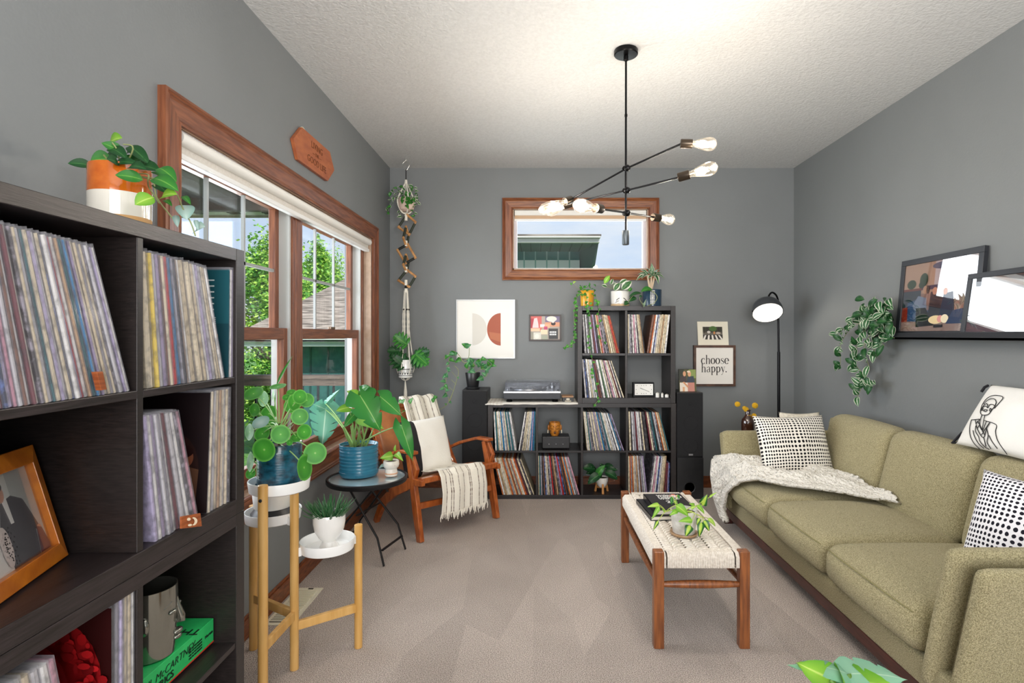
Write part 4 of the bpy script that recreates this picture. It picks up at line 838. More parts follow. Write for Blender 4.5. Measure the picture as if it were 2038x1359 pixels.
nc = 6; cw = (x1-x0)/nc; st = .0245
for c_ in range(nc):
    sg = 1 if c_ % 2 else -1; y = y0-.02; k = 0
    while y < y1:
        xa, xb = x0+c_*cw-.004, x0+(c_+1)*cw+.004; yy = y+(.012 if c_ % 2 else 0); dy = .040*sg
        ya = max(y0-.012, min(y1+.012, yy-dy/2)); yb = max(y0-.012, min(y1+.012, yy+dy/2))
        m.tube([(xa, ya, zt_-.013), (xa+cw*.22, ya*.78+yb*.22, zt_+.001), (xa+cw*.78, ya*.22+yb*.78, zt_+.002), (xb, yb, zt_-.013)], [.0058, .0078, .0078, .0058], 6, flat=.7); y += st
for i in range(44):   # cords wrapped over the end rails, with a sunken gap near each leg
    x = bx0+.046+i*(bx1-bx0-.092)/43
    if i in (1, 41): continue
    for ya, s_ in ((by0+.006, 1), (by1-.006, -1)):
        m.tube([(x, ya+s_*.052, zt_+.001), (x, ya+s_*.012, zt_+.001), (x, ya+.0*s_, zt_-.014), (x, ya, .338), (x, ya+s_*.02, .332)], .0045, 6)
k = int((by1-by0-.1)/.0105)
for i in range(k):
    y = by0+.05+i*.0105
    for xa, s_ in ((bx0+.004, 1), (bx1-.004, -1)): m.tube([(xa+s_*.046, y, zt_), (xa+s_*.012, y, zt_), (xa, y, zt_-.014), (xa, y, .338), (xa+s_*.02, y, .332)], .0050, 5)
m.build('woven_cord', cord, t)
# books on the bench
def book(name, label, o, ux, uy, w, d, h, cv, pg='e6e0d2', ts=()):
    o, ux = Vector(o), Vector(ux).normalized(); uy = Vector((-ux.y, ux.x, 0)); t = thing(name, label, 'book', o+ux*w/2+uy*d/2)
    m = MB(); z = Vector((0, 0, 1)); m.obox(o, ux*w, uy*d, z*.003); m.obox(o+z*(h-.003), ux*w, uy*d, z*.003); m.obox(o, ux*.004, uy*d, z*h); m.build('cover', mat('cover_'+cv, cv, .35), t)
    MB().obox(o+ux*.004+uy*.003+z*.003, ux*(w-.008), uy*(d-.006), z*(h-.006)).build('pages', mat('paper_'+pg, pg, .9), t)
    for s_, sz, x, y, c in ts: text(s_, sz, o+ux*x+uy*y+z*h, ux, uy, mat('print_'+c, c), t, align='LEFT', bold=.0006)
    return t
book('book', 'black hardback lying at the bottom of the pair on the woven bench', (.560, 2.70, .401), (1, .07, 0), 0, .205, .285, .022, '1e1d20')
book('book', 'dark hardback with white block title and orange flower, upper of the bench pair', (.590, 2.715, .4235), (1, .04, 0), 0, .200, .275, .026, '232024',
     ts=[('WOMEN', .030, .062, .235, 'efece6'), ('MODERN', .030, .062, .207, 'efece6'), ('WORLD', .030, .062, .179, 'efece6'), ('20', .05, .085, .125, 'efece6')])
bb = bpy.data.objects['book.002']
picture('flower_print', bb, (.700, 2.925, .4498), (.06, 0, 0), (0, .06, 0), [('d9542c', ell(.25, .5, .2, .2)), ('d9542c', ell(.6, .75, .2, .2)), ('e0683c', ell(.75, .35, .2, .2)), ('e9a23c', ell(.52, .5, .1, .1))])
# ---------------------------------------------------------------- lounge chair
CO = Vector((-.73, 3.49, 0)); cr_ = Vector((.697, .717, 0)); ck = Vector((-.714, .70, 0))
def cf(x, b, z): return CO+cr_*x+ck*b+Vector((0, 0, z))
CW = grain('teak', 'b3602a', '8a4119', (4, 4, 1), 12, .3, .4); LE = mat('tan_leather', 'c07a45', .35, col2='8d5230', scale=5, bump=.15, bscale=80)
t = thing('lounge_chair', 'teak lounge chair with a leather sling seat in the back left corner', 'armchair', cf(.32, .3, 0))
def bar(pts, w, h, ax=None):      # flat bar through chair points; w across (x), h in the b/z plane
    m = MB(); P_ = [cf(*p) for p in pts]; vs = []
    for i, p in enumerate(P_):
        d = (P_[min(i+1, len(P_)-1)]-P_[max(i-1, 0)]).normalized(); s_ = ax or cr_; s_ = (s_-d*s_.dot(d)).normalized(); n_ = d.cross(s_)
        ww = w[i] if isinstance(w, (list, tuple)) else w; hh = h[i] if isinstance(h, (list, tuple)) else h
        vs += [p+s_*ww/2+n_*hh/2, p-s_*ww/2+n_*hh/2, p-s_*ww/2-n_*hh/2, p+s_*ww/2-n_*hh/2]
    k = len(P_); m.add(vs, [(3, 2, 1, 0), (4*k-4, 4*k-3, 4*k-2, 4*k-1)]+[(4*i+j, 4*i+(j+1) % 4, 4*i+4+(j+1) % 4, 4*i+4+j) for i in range(k-1) for j in range(4)]); return m
for x in (.0, .64):
    s_ = 1 if x == 0 else -1
    bar([(x, 0, 0), (x, .045, .20), (x, .08, .36), (x, .13, .535)], .032, [.046, .058, .052, .04]).build('front_leg', CW, t, bevel=.004)
    bar([(x, -.03, .375), (x, .05, .37), (x, .30, .325), (x, .52, .27)], .030, [.035, .045, .05, .04]).build('seat_rail', CW, t, bevel=.004)
    bar([(x, .10, .34), (x, .30, .265), (x, .45, .16), (x, .55, .0)], .030, [.04, .07, .055, .04]).build('back_leg', CW, t, bevel=.004)
    bar([(x-s_*.0, .06, .552), (x, .2, .548), (x, .40, .49), (x, .56, .425)], [.052, .056, .046, .034], .022).build('armrest', CW, t, bevel=.006)
    bar([(x, .06, .39), (x, .035, .45), (x, .085, .53)], .024, .02).build('arm_brace', CW, t, bevel=.003)
    xb = x+s_*.035
    bar([(xb, .40, .26), (xb, .52, .42), (xb, .64, .63), (xb, .735, .795)], .034, [.03, .038, .034, .028]).build('back_post', CW, t, bevel=.004)
m = bar([(.0, .0, .385), (.64, .0, .385)], .04, .035, ck); m.build('front_rail', CW, t, bevel=.005)
bar([(.02, .04, .215), (.3, .05, .205), (.62, .04, .215)], .022, .04, ck).build('stretcher', CW, t, bevel=.003)
bar([(.03, .715, .77), (.61, .715, .77)], .03, .03, ck).build('top_rail', CW, t, bevel=.004)
for k in range(5): MB().sphere(cf(.015, .56+.03*k, .47+.055*k)-ck*.02, .005, n=5).build('leather_stud', BLK, t)
m = MB(); m.grid(lambda u, v: cf(.02+.60*u, -.01+.47*v, .398-.10*v-.035*math.sin(math.pi*v)-.02*math.sin(math.pi*u)), 12, 12); m.build('seat_sling', LE, t, solid=.006)
m = MB(); m.grid(lambda u, v: cf(.05+.54*u, .445+.285*v, .30+.485*v-.0)+ck*.025*math.sin(math.pi*v), 12, 12); m.build('back_sling', LE, t, solid=.006)
thr = uvmat('striped_throw', 'stripes', 'ece6d9', '5d4638', stops=(.10, .19, .23, .34, .47, .60, .63, .78, .90))
tp = [(.77, .60, .30, .60), (.765, .72, .30, .60), (.735, .822, .29, .60), (.69, .80, .29, .60), (.60, .655, .28, .59), (.50, .48, .26, .56), (.42, .35, .22, .54), (.30, .352, .18, .52), (.12, .385, .13, .505), (.0, .418, .12, .50), (-.035, .385, .12, .50), (-.05, .28, .125, .505), (-.045, .14, .12, .51)]
def tfn(u, v):
    x = v*(len(tp)-1); i = min(int(x), len(tp)-2); f = x-i; a = [tp[i][k]*(1-f)+tp[i+1][k]*f for k in range(4)]
    w = .006*math.sin(u*15+v*3)+.004*noise.noise(Vector((u*6, v*9, 1)))
    return cf(a[2]+(a[3]-a[2])*u, a[0]-.012-w*1.3, a[1]+.012+(w if v < .8 else 0))
o = MB().grid(tfn, 30, 90).build('throw', thr, None, loc=cf(.3, .2, .4), solid=.004); tag(o, "cream throw with brown stripes and tassels draped over the lounge chair", 'throw blanket')
m = MB()
for i in range(40):
    b = tfn(i/39, .995); e = b+Vector((random.uniform(-.012, .012), random.uniform(-.012, .004), -random.uniform(.03, .055))); m.tube([b, (b+e)/2+Vector((random.uniform(-.004, .004), -.003, 0)), e], [.004, .0035, .002], 5)
m.build('tassel_fringe', mat('cream_yarn', 'e9e2d4', .95), o)
cxm = P(846, 889, 3.90); ux_ = (P(893, 876, 4.02)-P(800, 894, 3.78)).normalized()
o = pillow_mb(cxm, ux_, (-.20, .22, 1), .385, .40, .15, seed=12, pinch=.04).build('cushion', uvmat('black_white_block', 'block', 'ece8df', '2f2d2e', .34), None, loc=cxm-Vector((0, 0, .18)), weld=True)
tag(o, 'cushion with a black left third and ivory rest, leaning on the lounge chair back', 'cushion')
# ---------------------------------------------------------------- round side table
TBm = mat('black_table_metal', '1e1e20', .4, metal=.4); tcn = Vector((-.977, 3.20, 0))
t = thing('side_table', "small round folding table with a glass top and black rim beside the lounge chair", 'side table', tcn)
m = MB(); m.lathe([(.2125, .463), (.2225, .463), (.2265, .470), (.2265, .488), (.2225, .492), (.2125, .490), (.2125, .463)], tcn, n=64, cap=False); m.build('rim', TBm, t)
m = MB(); m.lathe([(.0005, .478), (.2135, .478), (.2135, .484), (.0005, .484)], tcn, n=64); m.build('glass_top', mat('frosted_glass', 'a9bcc2', .06, spec=.8, coat=1), t)
F1, F2, F3, F4 = Vector((-.859, 3.12, 0)), Vector((-.796, 3.367, 0)), Vector((-1.205, 3.238, 0)), Vector((-1.14, 3.47, 0)); z_ = Vector((0, 0, 1))
for a, b in ((F1, F3), (F2, F4)):
    for p, q in ((a, b), (b, a)):
        top = tcn+(q-tcn)*.62+z_*.462; top.z = .462
        kn = p.lerp(Vector((top.x, top.y, 0)), .16)+z_*.155
        m = MB(); m.tube([p+z_*.004, kn, top], .0095, 8, flat=.6); m.build('leg', TBm, t)
for a, b, k in ((F1, F2, .09), (F3, F4, .09)): m = MB(); m.tube([a.lerp(tcn, .1)+z_*k, b.lerp(tcn, .1)+z_*k], .009, 8, flat=.6); m.build('crossbar', TBm, t)
m = MB(); a, b = F1.lerp(F3, .5)+z_*.27, F2.lerp(F4, .5)+z_*.27; m.tube([a, b], .006, 8); m.build('pivot_bar', TBm, t)
m = MB(); m.tube(bez(tcn+Vector((.10, -.05, .462)), tcn+Vector((.16, .02, .34)), tcn+Vector((.02, .14, .44)), 8), .006, 6); m.build('latch', TBm, t)
# ---------------------------------------------------------------- bamboo plant stand
BA = grain('bamboo', 'd9ad6a', 'c8974f', (3, 3, .4), 10, .4, .1)
t = thing('plant_stand', 'bamboo plant stand with three round white trays beside the front shelf', 'plant stand', (-.95, 2.15, 0))
lA, lB, lC, lD = (-.954, 1.93, .785), (-.947, 2.165, .735), (-.745, 2.317, .515), (-1.178, 2.303, .60)
for x, y, z in (lA, lB, lC, lD):
    g = MB().tube([(x, y, 0), (x, y, z)], .0165, 16).build('leg', BA, t, bevel=.002)
def trayb(a, b, z, r=.106):
    a, b = Vector(a[:2]), Vector(b[:2]); c = (a+b)/2; c = Vector((c.x, c.y, z))
    m = MB(); m.lathe([(.0005, .008), (r-.010, .008), (r-.006, .014), (r-.004, .042), (r, .043), (r+.001, .040), (r-.004, .004), (r-.010, 0), (.0005, 0)], c, n=56); tr = m.build('tray', M['white'], t)
    m = MB(); d = Vector(((b-a).x, (b-a).y, 0)).normalized()
    for s_ in (-1, 1): m.obox(c+d*s_*(r-.004)-d.cross(Vector((0, 0, 1)))*.009, d*s_*.020, d.cross(Vector((0, 0, 1)))*.018, (0, 0, .034))
    m.build('bracket', M['white'], tr); return c
T1 = trayb(lA, lB, .735); T2 = trayb(lB, lD, .562); T3 = trayb(lB, lC, .440)
m = MB(); m.lathe([(.0005, 0), (.006, 0), (.006, .003), (.0005, .004)], (-.954, 1.9135, .735), (0, -1, 0), 12); m.build('bolt', M['steel'], t)
def cbar(a, b, z):
    a, b = Vector((a[0], a[1], z)), Vector((b[0], b[1], z)); d = (b-a).normalized(); s_ = d.cross(Vector((0, 0, 1)))
    MB().obox(a-s_*.009+d*.012, (b-a)-d*.024, s_*.018, (0, 0, .034)).build('crossbar', BA, t, bevel=.002)
cbar(lA, lB, .198); cbar(lD, lB, .198); cbar(lB, lC, .152)
# ---------------------------------------------------------------- speakers
SB = mat('black_speaker_vinyl', '1f1f21', .42, col2='19191b', scale=40); GR = mat('speaker_grille', '19191b', .85, bump=.8, bscale=420)
def speaker(label, x0, x1, zt, port):
    y0, y1 = 4.40, 4.69; t = thing('floor_speaker', label, 'speaker', ((x0+x1)/2, (y0+y1)/2, 0))
    MB().box((x0, y0+.018, .0), (x1, y1, zt)).build('cabinet', SB, t, bevel=.004)
    zg = .34 if port else .06
    g = MB().box((x0+.005, y0, zg), (x1-.005, y0+.018, zt-.006)).build('grille', GR, t, bevel=.004); cx = (x0+x1)/2
    m = MB()
    for z, r in ((zt-.09, .018), (zt-.24, .06), (zt-.42, .06)): m.lathe([(r, 0), (r*.94, -.0018), (r*.86, 0)], (cx, y0-.0002, z), (0, 1, 0), 28, cap=False)
    m.lathe([(.006, 0), (.004, -.002), (.0005, -.002)], (cx, y0-.0002, zt-.09), (0, 1, 0), 12); m.build('driver', GR, g)
    if port:
        MB().box((x0, y0+.004, .0), (x1, y0+.018, zg-.012)).build('baffle', SB, t, bevel=.002)
        m = MB(); c = Vector((P(1373, 970, 4.40).x, y0+.003, P(1373, 970, 4.40).z)); m.lathe([(.047, 0), (.045, -.004), (.040, -.003), (.037, .0), (.036, .01)], c, (0, 1, 0), 36, 0, cap=False); m.build('port_ring', SB, t); MB().lathe([(.0005, -.001), (.038, -.001)], c, (0, 1, 0), 30).build('port_hole', mat('port_black', '050505', .9), t)
        MB().box((cx-.014, y0-.002, zg+.008), (cx+.020, y0, zg+.022)).build('badge', mat('badge', 'a9a9ad', .3, metal=.6), t)
speaker('tall black floor speaker left of the back shelf, under the black pot', -.592, -.388, .868, False)
speaker('tall black floor speaker right of the back shelf with a round port low down', 1.124, 1.334, .848, True)
# ---------------------------------------------------------------- turntable and things on the low shelf
cl = MB(); cl.grid(lambda u, v: Vector((-.405+.735*u+(.0 if v < .8 else .004*math.sin(u*40)), 4.715-.325*v if v < .95 else 4.400, .7665-(.012*((v-.94)/.06) if v > .94 else 0)+.0015*math.sin(u*33)*math.sin(v*21)-(.004 if v > .8 and u < .2 else 0))), 60, 30)
o = cl.build('cloth_runner', uvmat('white_cotton', 'stripes', 'ebe6dc', 'd8cfc2', stops=(.04, .08, .12, .16)), None, loc=(-.04, 4.5, .764), solid=.003); tag(o, 'white cotton runner under the turntable on the low back shelf', 'cloth')
tx0, tx1, ty0, ty1 = -.262, .198, 4.435, 4.72
t = thing('turntable', 'black and silver turntable under a clear dust cover on the low back shelf', 'turntable', ((tx0+tx1)/2, 4.58, .768))
MB().box((tx0+.002, ty0+.002, .792), (tx1-.002, ty1, .840)).build('plinth', mat('turntable_grey', '33353a', .5), t, bevel=.004)
MB().box((tx0, ty0, .840), (tx1, ty1, .856)).build('deck', mat('silver_deck', 'b9bbc0', .3, metal=.7), t, bevel=.002)
for x in (tx0+.045, tx1-.045):
    for y in (ty0+.04, ty1-.05): MB().lathe([(.024, 0), (.026, .008), (.020, .014), (.022, .024)], (x, y, .7685), n=20).build('foot', BLK, t)
pc_ = Vector(((tx0+tx1)/2-.035, 4.585, .857)); m = MB(); m.lathe([(.0005, .0), (.152, 0), (.155, .004), (.153, .014), (.0005, .014)], pc_, n=48); pl = m.build('platter', mat('platter', '8f9094', .35, metal=.8), t)
m = MB(); m.lathe([(.0005, .015), (.150, .015), (.151, .017), (.0005, .018)], pc_, n=48); m.build('disc', mat('vinyl_disc', '0e0e10', .25), pl); MB().lathe([(.0005, .0185), (.048, .0185), (.003, .0187), (.003, .03), (.0005, .03)], pc_, n=30).build('disc_label', mat('disc_label', 'cfd0d4', .5), pl)
m = MB(); a = Vector((tx1-.065, 4.66, .895)); m.lathe([(.028, -.035), (.028, -.012), (.012, -.008), (.012, .012)], a, n=20); m.tube([a+Vector((0, .04, .0)), a, a+Vector((-.02, -.10, 0)), a+Vector((-.07, -.17, -.012))], .004, 8); m.obox(a+Vector((-.085, -.195, -.02)), (.016, .004, 0), (-.006, .028, 0), (0, 0, .012)); m.lathe([(.012, 0), (.012, .03)], a+Vector((0, .03, 0)), (0, 1, 0), 14); m.build('tonearm', M['steel'], t)
MB().lathe([(.010, 0), (.010, .016), (.0005, .017)], (tx0+.03, ty0+.03, .857), n=16).build('start_button', M['steel'], t)
m = MB(); m.box((tx1-.025, ty0+.02, .857), (tx1-.015, ty0+.12, .860)); m.box((tx1-.03, ty0+.06, .860), (tx1-.01, ty0+.075, .866)); m.build('pitch_slider', M['metal'], t)
cv = glassy('dust_cover_acrylic', (.96, .97, .99), .16, .03, dif=.05, difc='d8dce8'); m = MB()
x0, x1, y0, y1, z0, z1 = tx0+.012, tx1-.006, ty0+.012, ty1-.004, .857, .922
for a, b in (((x0, y0, z0), (x1, y0+.003, z1)), ((x0, y1-.003, z0), (x1, y1, z1)), ((x0, y0, z0), (x0+.003, y1, z1)), ((x1-.003, y0, z0), (x1, y1, z1)), ((x0, y0, z1), (x1, y1, z1+.003))): m.box(a, b)
m.build('dust_cover', cv, t)
t = thing('cassette_box', 'small black box with a tan lid on the runner right of the turntable', 'box', (.255, 4.52, .769))
MB().box((.212, 4.46, .769), (.302, 4.56, .803)).build('body', mat('cassette_black', '151313', .3), t, bevel=.002); m = MB().box((.210, 4.468, .804), (.302, 4.60, .812)); m.build('lid', mat('tan_card', 'b98f6d', .7), t)
m = MB(); m.lathe([(.0005, -.0005), (.016, -.0005), (.016, 0)], (.257, 4.46, .790), (0, 1, 0), 20, sy=.45); m.box((.232, 4.4585, .773), (.282, 4.46, .778)); m.build('print', mat('print_cream', 'd8cdb8', .5), t)
t = thing('amplifier', 'small black box amplifier in the third row, under the face mug', 'amplifier', (.18, 4.53, .386))
ax0, ax1 = P(1079, 0, 4.45).x, P(1134, 0, 4.45).x; MB().box((ax0, 4.45, .3925), (ax1, 4.60, .490)).build('case', SB, t, bevel=.006)
for i in range(3): MB().lathe([(.0005, -.004), (.003, -.004), (.0035, 0)], (ax0+.055+i*.056, 4.45, .430), (0, 1, 0), 10).build('control_knob', M['steel'], t)
m = MB()
for x in (ax0+.02, ax1-.02): m.lathe([(.009, 0), (.009, .007)], (x, 4.47, .3857), n=12); m.lathe([(.009, 0), (.009, .007)], (x, 4.58, .3857), n=12)
m.build('foot', BLK, t)
mc = Vector((P(1104, 0, 4.51).x, 4.51, .4905)); mo = mat('amber_glaze', 'c88432', .3, col2='a8641f', scale=40, coat=.4); t = thing('face_mug', 'amber ceramic cup shaped like a face with earrings, on the small amplifier', 'mug', mc)
m = MB(); m.lathe([(.030, 0), (.032, .006), (.040, .022), (.046, .05), (.047, .085), (.046, .108), (.042, .108), (.041, .06), (.030, .012)], mc, n=32); m.build('cup', mo, t)
dk = mat('brown_line_glaze', '4b2a12', .4)
for s_ in (-1, 1):
    m = MB(); m.sphere(mc+Vector((.050*s_, 0, .062)), .016, n=8, sc=(.55, .6, 1.5)); m.build('ear', mo, t)
    m = MB(); m.tube([mc+Vector((.055*s_, -.008, .045)), mc+Vector((.056*s_, -.010, .020))], .004, 8); m.build('earring', mat('cream_bead', 'e9dfc8', .4), t)
    m = MB(); m.tube(bez(mc+Vector((.008*s_, -.0455, .060)), mc+Vector((.02*s_, -.044, .050)), mc+Vector((.033*s_, -.034, .062)), 6), .0018, 5); m.tube(bez(mc+Vector((.007*s_, -.047, .070)), mc+Vector((.018*s_, -.046, .094)), mc+Vector((.034*s_, -.034, .080)), 6), .0018, 5); m.sphere(mc+Vector((.031*s_, -.031, .040)), .006, n=6, sc=(1, .4, 1)); m.build('eye', dk, t)
m = MB(); m.tube([mc+Vector((0, -.046, .076)), mc+Vector((0, -.052, .048)), mc+Vector((0, -.047, .042))], [.003, .006, .004], 8); m.build('nose', mo, t); m = MB(); m.sphere(mc+Vector((0, -.042, .027)), .009, n=8, sc=(1.1, .5, 1)); m.build('mouth', dk, t)
# clock and little bottles in the second row
t = thing('desk_clock', 'rectangular desk clock with a black case and white dial in the second row cell', 'clock', (.83, 4.49, .806))
cx0, cx1 = P(1260, 0, 4.47).x, P(1302, 0, 4.47).x; cz1 = P(0, 761, 4.47).z; MB().box((cx0, 4.47, .806), (cx1, 4.52, cz1)).build('case', M['metal'], t, bevel=.003)
MB().box((cx0+.013, 4.468, .822), (cx1-.010, 4.4705, cz1-.012)).build('dial', mat('clock_dial', 'efeee9', .4), t); mx_, mz_ = (cx0+cx1)/2+.001, (.822+cz1-.012)/2
m = MB(); m.tube([(mx_, 4.467, mz_), (mx_-.030, 4.467, mz_+.012)], .0016, 5); m.tube([(mx_, 4.467, mz_), (mx_+.045, 4.467, mz_-.018)], .0012, 5); m.build('hand', M['metal'], t)
m = MB()
for i in range(12):
    a = math.pi/6*i; u, v = math.cos(a), math.sin(a); k = min(.062/max(abs(u), 1e-3), .032/max(abs(v), 1e-3)); m.box((mx_+u*k-.002, 4.4672, mz_+v*k-.003), (mx_+u*k+.002, 4.468, mz_+v*k+.003))
m.build('hour_marks', M['metal'], t)
for i, (px, wd, hh, l) in enumerate(((1308.5, .030, .040, 'white little bottle next to the desk clock, tallest of three'), (1318, .020, .036, 'slim white little bottle, middle of the three beside the clock'), (1327, .030, .026, 'short white little jar, furthest from the clock'))):
    x = P(px, 0, 4.46).x; t = thing('cleaner_bottle', l, 'bottle', (x, 4.46, .806), 'record care bottles beside the clock'); MB().lathe([(wd/2, 0), (wd/2, hh*.78), (wd*.42, hh*.82)], (x, 4.46, .806), n=16).build('bottle_body', M['matt_white'], t); MB().lathe([(wd*.30, hh*.8), (wd*.30, hh), (.0005, hh)], (x, 4.46, .806), n=14).build('cap', mat('grey_cap', 'b5b1a8', .5), t)
# ---------------------------------------------------------------- wall pieces
def framed(name, label, cat, px0, py0, px1, py1, fw, fd, fmat, shapes, back=BACK, inner='print', tilt=0):
    a, b = P(px0, py1, back-.02), P(px1, py0, back-.02); x0, x1, z0, z1 = a.x, b.x, a.z, b.z; t = thing(name, label, cat, ((x0+x1)/2, back-.01, z0))
    m = MB()
    for q, r in (((x0, z0), (x1, z0+fw)), ((x0, z1-fw), (x1, z1)), ((x0, z0+fw), (x0+fw, z1-fw)), ((x1-fw, z0+fw), (x1, z1-fw))): m.box((q[0], back-fd, q[1]), (r[0], back-.002, r[1]))
    m.build('frame', fmat, t, bevel=.001)
    picture(inner, t, (x0+fw, back-fd+.006, z0+fw), (x1-x0-2*fw, 0, 0), (0, 0, z1-z0-2*fw), shapes); return t, x0, x1, z0, z1
framed('framed_print', 'square silver-framed print of a beige half circle meeting a rust half circle', 'picture', 908, 596, 1025, 713.5, .009, .022, mat('silver_frame', 'c3c3c3', .3, metal=.6),
       [('edeae4', R4), ('d8d3ca', ell(.265, .495, .255, .282, 24, -90, 90)), ('a9583f', ell(.765, .495, .24, .285, 24, 90, 270)), ('b96e4d', [(.58, .33), (.765, .27), (.765, .42), (.56, .45)])])
t_, x0, x1, z0, z1 = framed('framed_photo', 'small dark-framed collage print of photos and a black text block, left of the shelf', 'picture', 1053, 626, 1117, 678.5, .013, .018, mat('espresso_frame', '33231e', .4),
       [('b6a99e', R4), ('d56a66', rect(0, .35, .38, 1)), ('b8414a', rect(0, .5, .12, .9)), ('f3d3d2', [(.12, .9), (.22, .93), (.26, .7), (.28, .5), (.06, .5)]), ('f0c9a8', rect(0, .35, .32, .48)), ('7a6f8c', rect(.5, .55, 1, 1)), ('efe9dc', ell(.72, .88, .18, .12)), ('e2a07e', rect(.5, .55, 1, .74)),
        ('3a2c2c', ell(.78, .68, .08, .08)), ('f3e4dc', ell(.77, .80, .06, .09)), ('ecb58f', rect(.32, .5, .66, .66)), ('dfe3ef', rect(.33, .54, .48, .65)), ('c64b72', rect(.46, .42, .58, .56)), ('e8d9b8', rect(.34, .22, .58, .42)), ('9f9a8c', rect(0, 0, .12, .32)), ('dcd9cc', rect(.1, 0, .36, .30)), ('eee9de', ell(.22, .14, .08, .1)), ('a8ab98', rect(.38, 0, .58, .18)), ('3b3b3d', rect(.62, .02, .94, .47))]+
       [('f2f2f2', rect(.655+i*.06, .18+j*.10, .70+i*.06, .25+j*.10)) for i in range(4) for j in range(2)])
# sign "choose happy."
sgw = grain('sign_walnut', '5a3a28', '3d2517', (2, 2, 2), 12)
t, x0, x1, z0, z1 = framed('framed_sign', 'square walnut-framed white sign reading choose happy on the back wall', 'sign', 1380, 687, 1463, 768.5, .020, .035, sgw, [('e9e5de', R4)], inner='board')
def glyphs(s, x, z, h, y):
    """high-contrast serif letters drawn with strokes of changing width; h = x-height"""
    m = MB(); cx = x
    def stroke(pts):
        n_ = len(pts)
        for i in range(n_-1):
            (ax, az, aw), (bx_, bz, bw) = pts[i], pts[i+1]; d = Vector((bx_-ax, 0, bz-az))
            if d.length < 1e-6: continue
            nn_ = Vector((-d.z, 0, d.x)).normalized(); A, B = Vector((cx+ax*h, y, z+az*h)), Vector((cx+bx_*h, y, z+bz*h)); m.add([A+nn_*aw*h/2, A-nn_*aw*h/2, B-nn_*bw*h/2, B+nn_*bw*h/2], [(0, 1, 2, 3)])
    def arc(ox, oz, rx, rz, a0, a1, n_=16, wf=lambda a: .055+.15*abs(math.cos(a))): return [(ox+rx*math.cos(a), oz+rz*math.sin(a), wf(a)) for a in [math.radians(a0+(a1-a0)*i/n_) for i in range(n_+1)]]
    def serif(ox, oz, w=.30): stroke([(ox-w/2, oz, .045), (ox+w/2, oz, .045)])
    for ch in s:
        if ch == 'o': stroke(arc(.38, .5, .31, .49, 0, 360, 28)); ad = .84
        elif ch == 'c': stroke(arc(.38, .5, .31, .49, 50, 320, 22)); stroke([(.60, .78, .16), (.58, .72, .16)]); ad = .74
        elif ch == 'e': stroke(arc(.38, .5, .31, .49, 0, 320, 26)); stroke([(.1, .52, .05), (.69, .52, .05)]); ad = .78
        elif ch == 's': stroke([(.56, .72, .05), (.54, .88, .05), (.36, .98, .05), (.18, .90, .08), (.13, .76, .12), (.24, .60, .16), (.42, .48, .17), (.57, .34, .15), (.58, .18, .09), (.44, .04, .05), (.28, .01, .05), (.12, .10, .05), (.09, .28, .05)]); ad = .72
        elif ch == 'h': stroke([(.2, 0, .16), (.2, 1.55, .16)]); stroke([(.06, 1.5, .05), (.2, 1.55, .05)]); serif(.2, .02); stroke([(.25, .72, .04), (.36, .92, .06), (.52, .98, .08), (.66, .88, .14), (.70, .68, .16), (.70, 0, .16)]); serif(.70, .02); ad = .93
        elif ch == 'a': stroke([(.14, .76, .14), (.16, .84, .10), (.32, .98, .05), (.5, .95, .08), (.58, .78, .15), (.58, .14, .15), (.64, .03, .06), (.74, .06, .04)]); stroke([(.58, .58, .04), (.34, .52, .06), (.14, .38, .12), (.12, .2, .15), (.22, .04, .10), (.38, .02, .05), (.56, .18, .04)]); ad = .80
        elif ch == 'p': stroke([(.2, -.48, .16), (.2, .98, .16)]); stroke([(.05, .93, .05), (.2, .98, .05)]); serif(.2, -.48); stroke(arc(.42, .5, .30, .48, 150, -150, 24)); ad = .88
        elif ch == 'y': serif(.14, .96, .28); serif(.66, .96, .24); stroke([(.14, .96, .17), (.44, .08, .15)]); stroke([(.66, .96, .05), (.42, .06, .05), (.32, -.30, .05), (.2, -.44, .06), (.1, -.40, .13)]); ad = .80
        elif ch == '.': stroke([(.14, 0, .2), (.14, .18, .2)]); ad = .3
        cx += ad*h
    return m
hx = .0375; ink = mat('sign_ink', '2b2624', .6)
glyphs('choose', x0+.063, z0+.191, .051*.96, BACK-.0305).build('lettering', ink, t); glyphs('happy.', x0+.063, z0+.120, .050*.96, BACK-.0305).build('lettering', ink, t)
# small print leaning on top of the sign
t = thing('art_print', 'cream-matted small print of a tree-lined street, propped on top of the walnut sign', 'picture', P(1418, 687, BACK-.02))
a, b, c = P(1389.5, 686.8, BACK-.030), P(1450.5, 686.8, BACK-.030), P(1387.5, 640, BACK-.006); m = MB(); m.obox(a, b-a, c-a, (0, .003, .001)); m.build('mat_board', mat('cream_mat', 'e6e0cd', .6), t)
picture('image', t, a+(b-a)*.17+(c-a)*.24+Vector((0, -.0006, 0)), (b-a)*.64, (c-a)*.54, [('8a8577', R4), ('3b3a30', rect(0, .52, 1, 1)), ('4c6b35', ell(.52, .85, .2, .2)), ('5d564c', rect(0, .45, 1, .60)), ('2f2a22', rect(.06, .5, .09, 1)), ('2f2a22', rect(.2, .5, .24, 1)), ('2f2a22', rect(.8, .5, .84, 1)), ('c98a52', ell(.58, .52, .05, .12)), ('cfc9c0', ell(.3, .58, .09, .1)), ('b7a79a', ell(.78, .5, .12, .1)),
     ('3f3a35', rect(0, 0, 1, .40))]+[('e8e3da', [(.05+i*.2-.03*(2-i), 0), (.15+i*.2-.03*(2-i), 0), (.17+i*.17, .34), (.09+i*.17, .34)]) for i in range(5)])
t = thing('photo_print', 'unframed photo of two people in sunshine, standing on the right floor speaker', 'photo', P(1368, 777, 4.52))
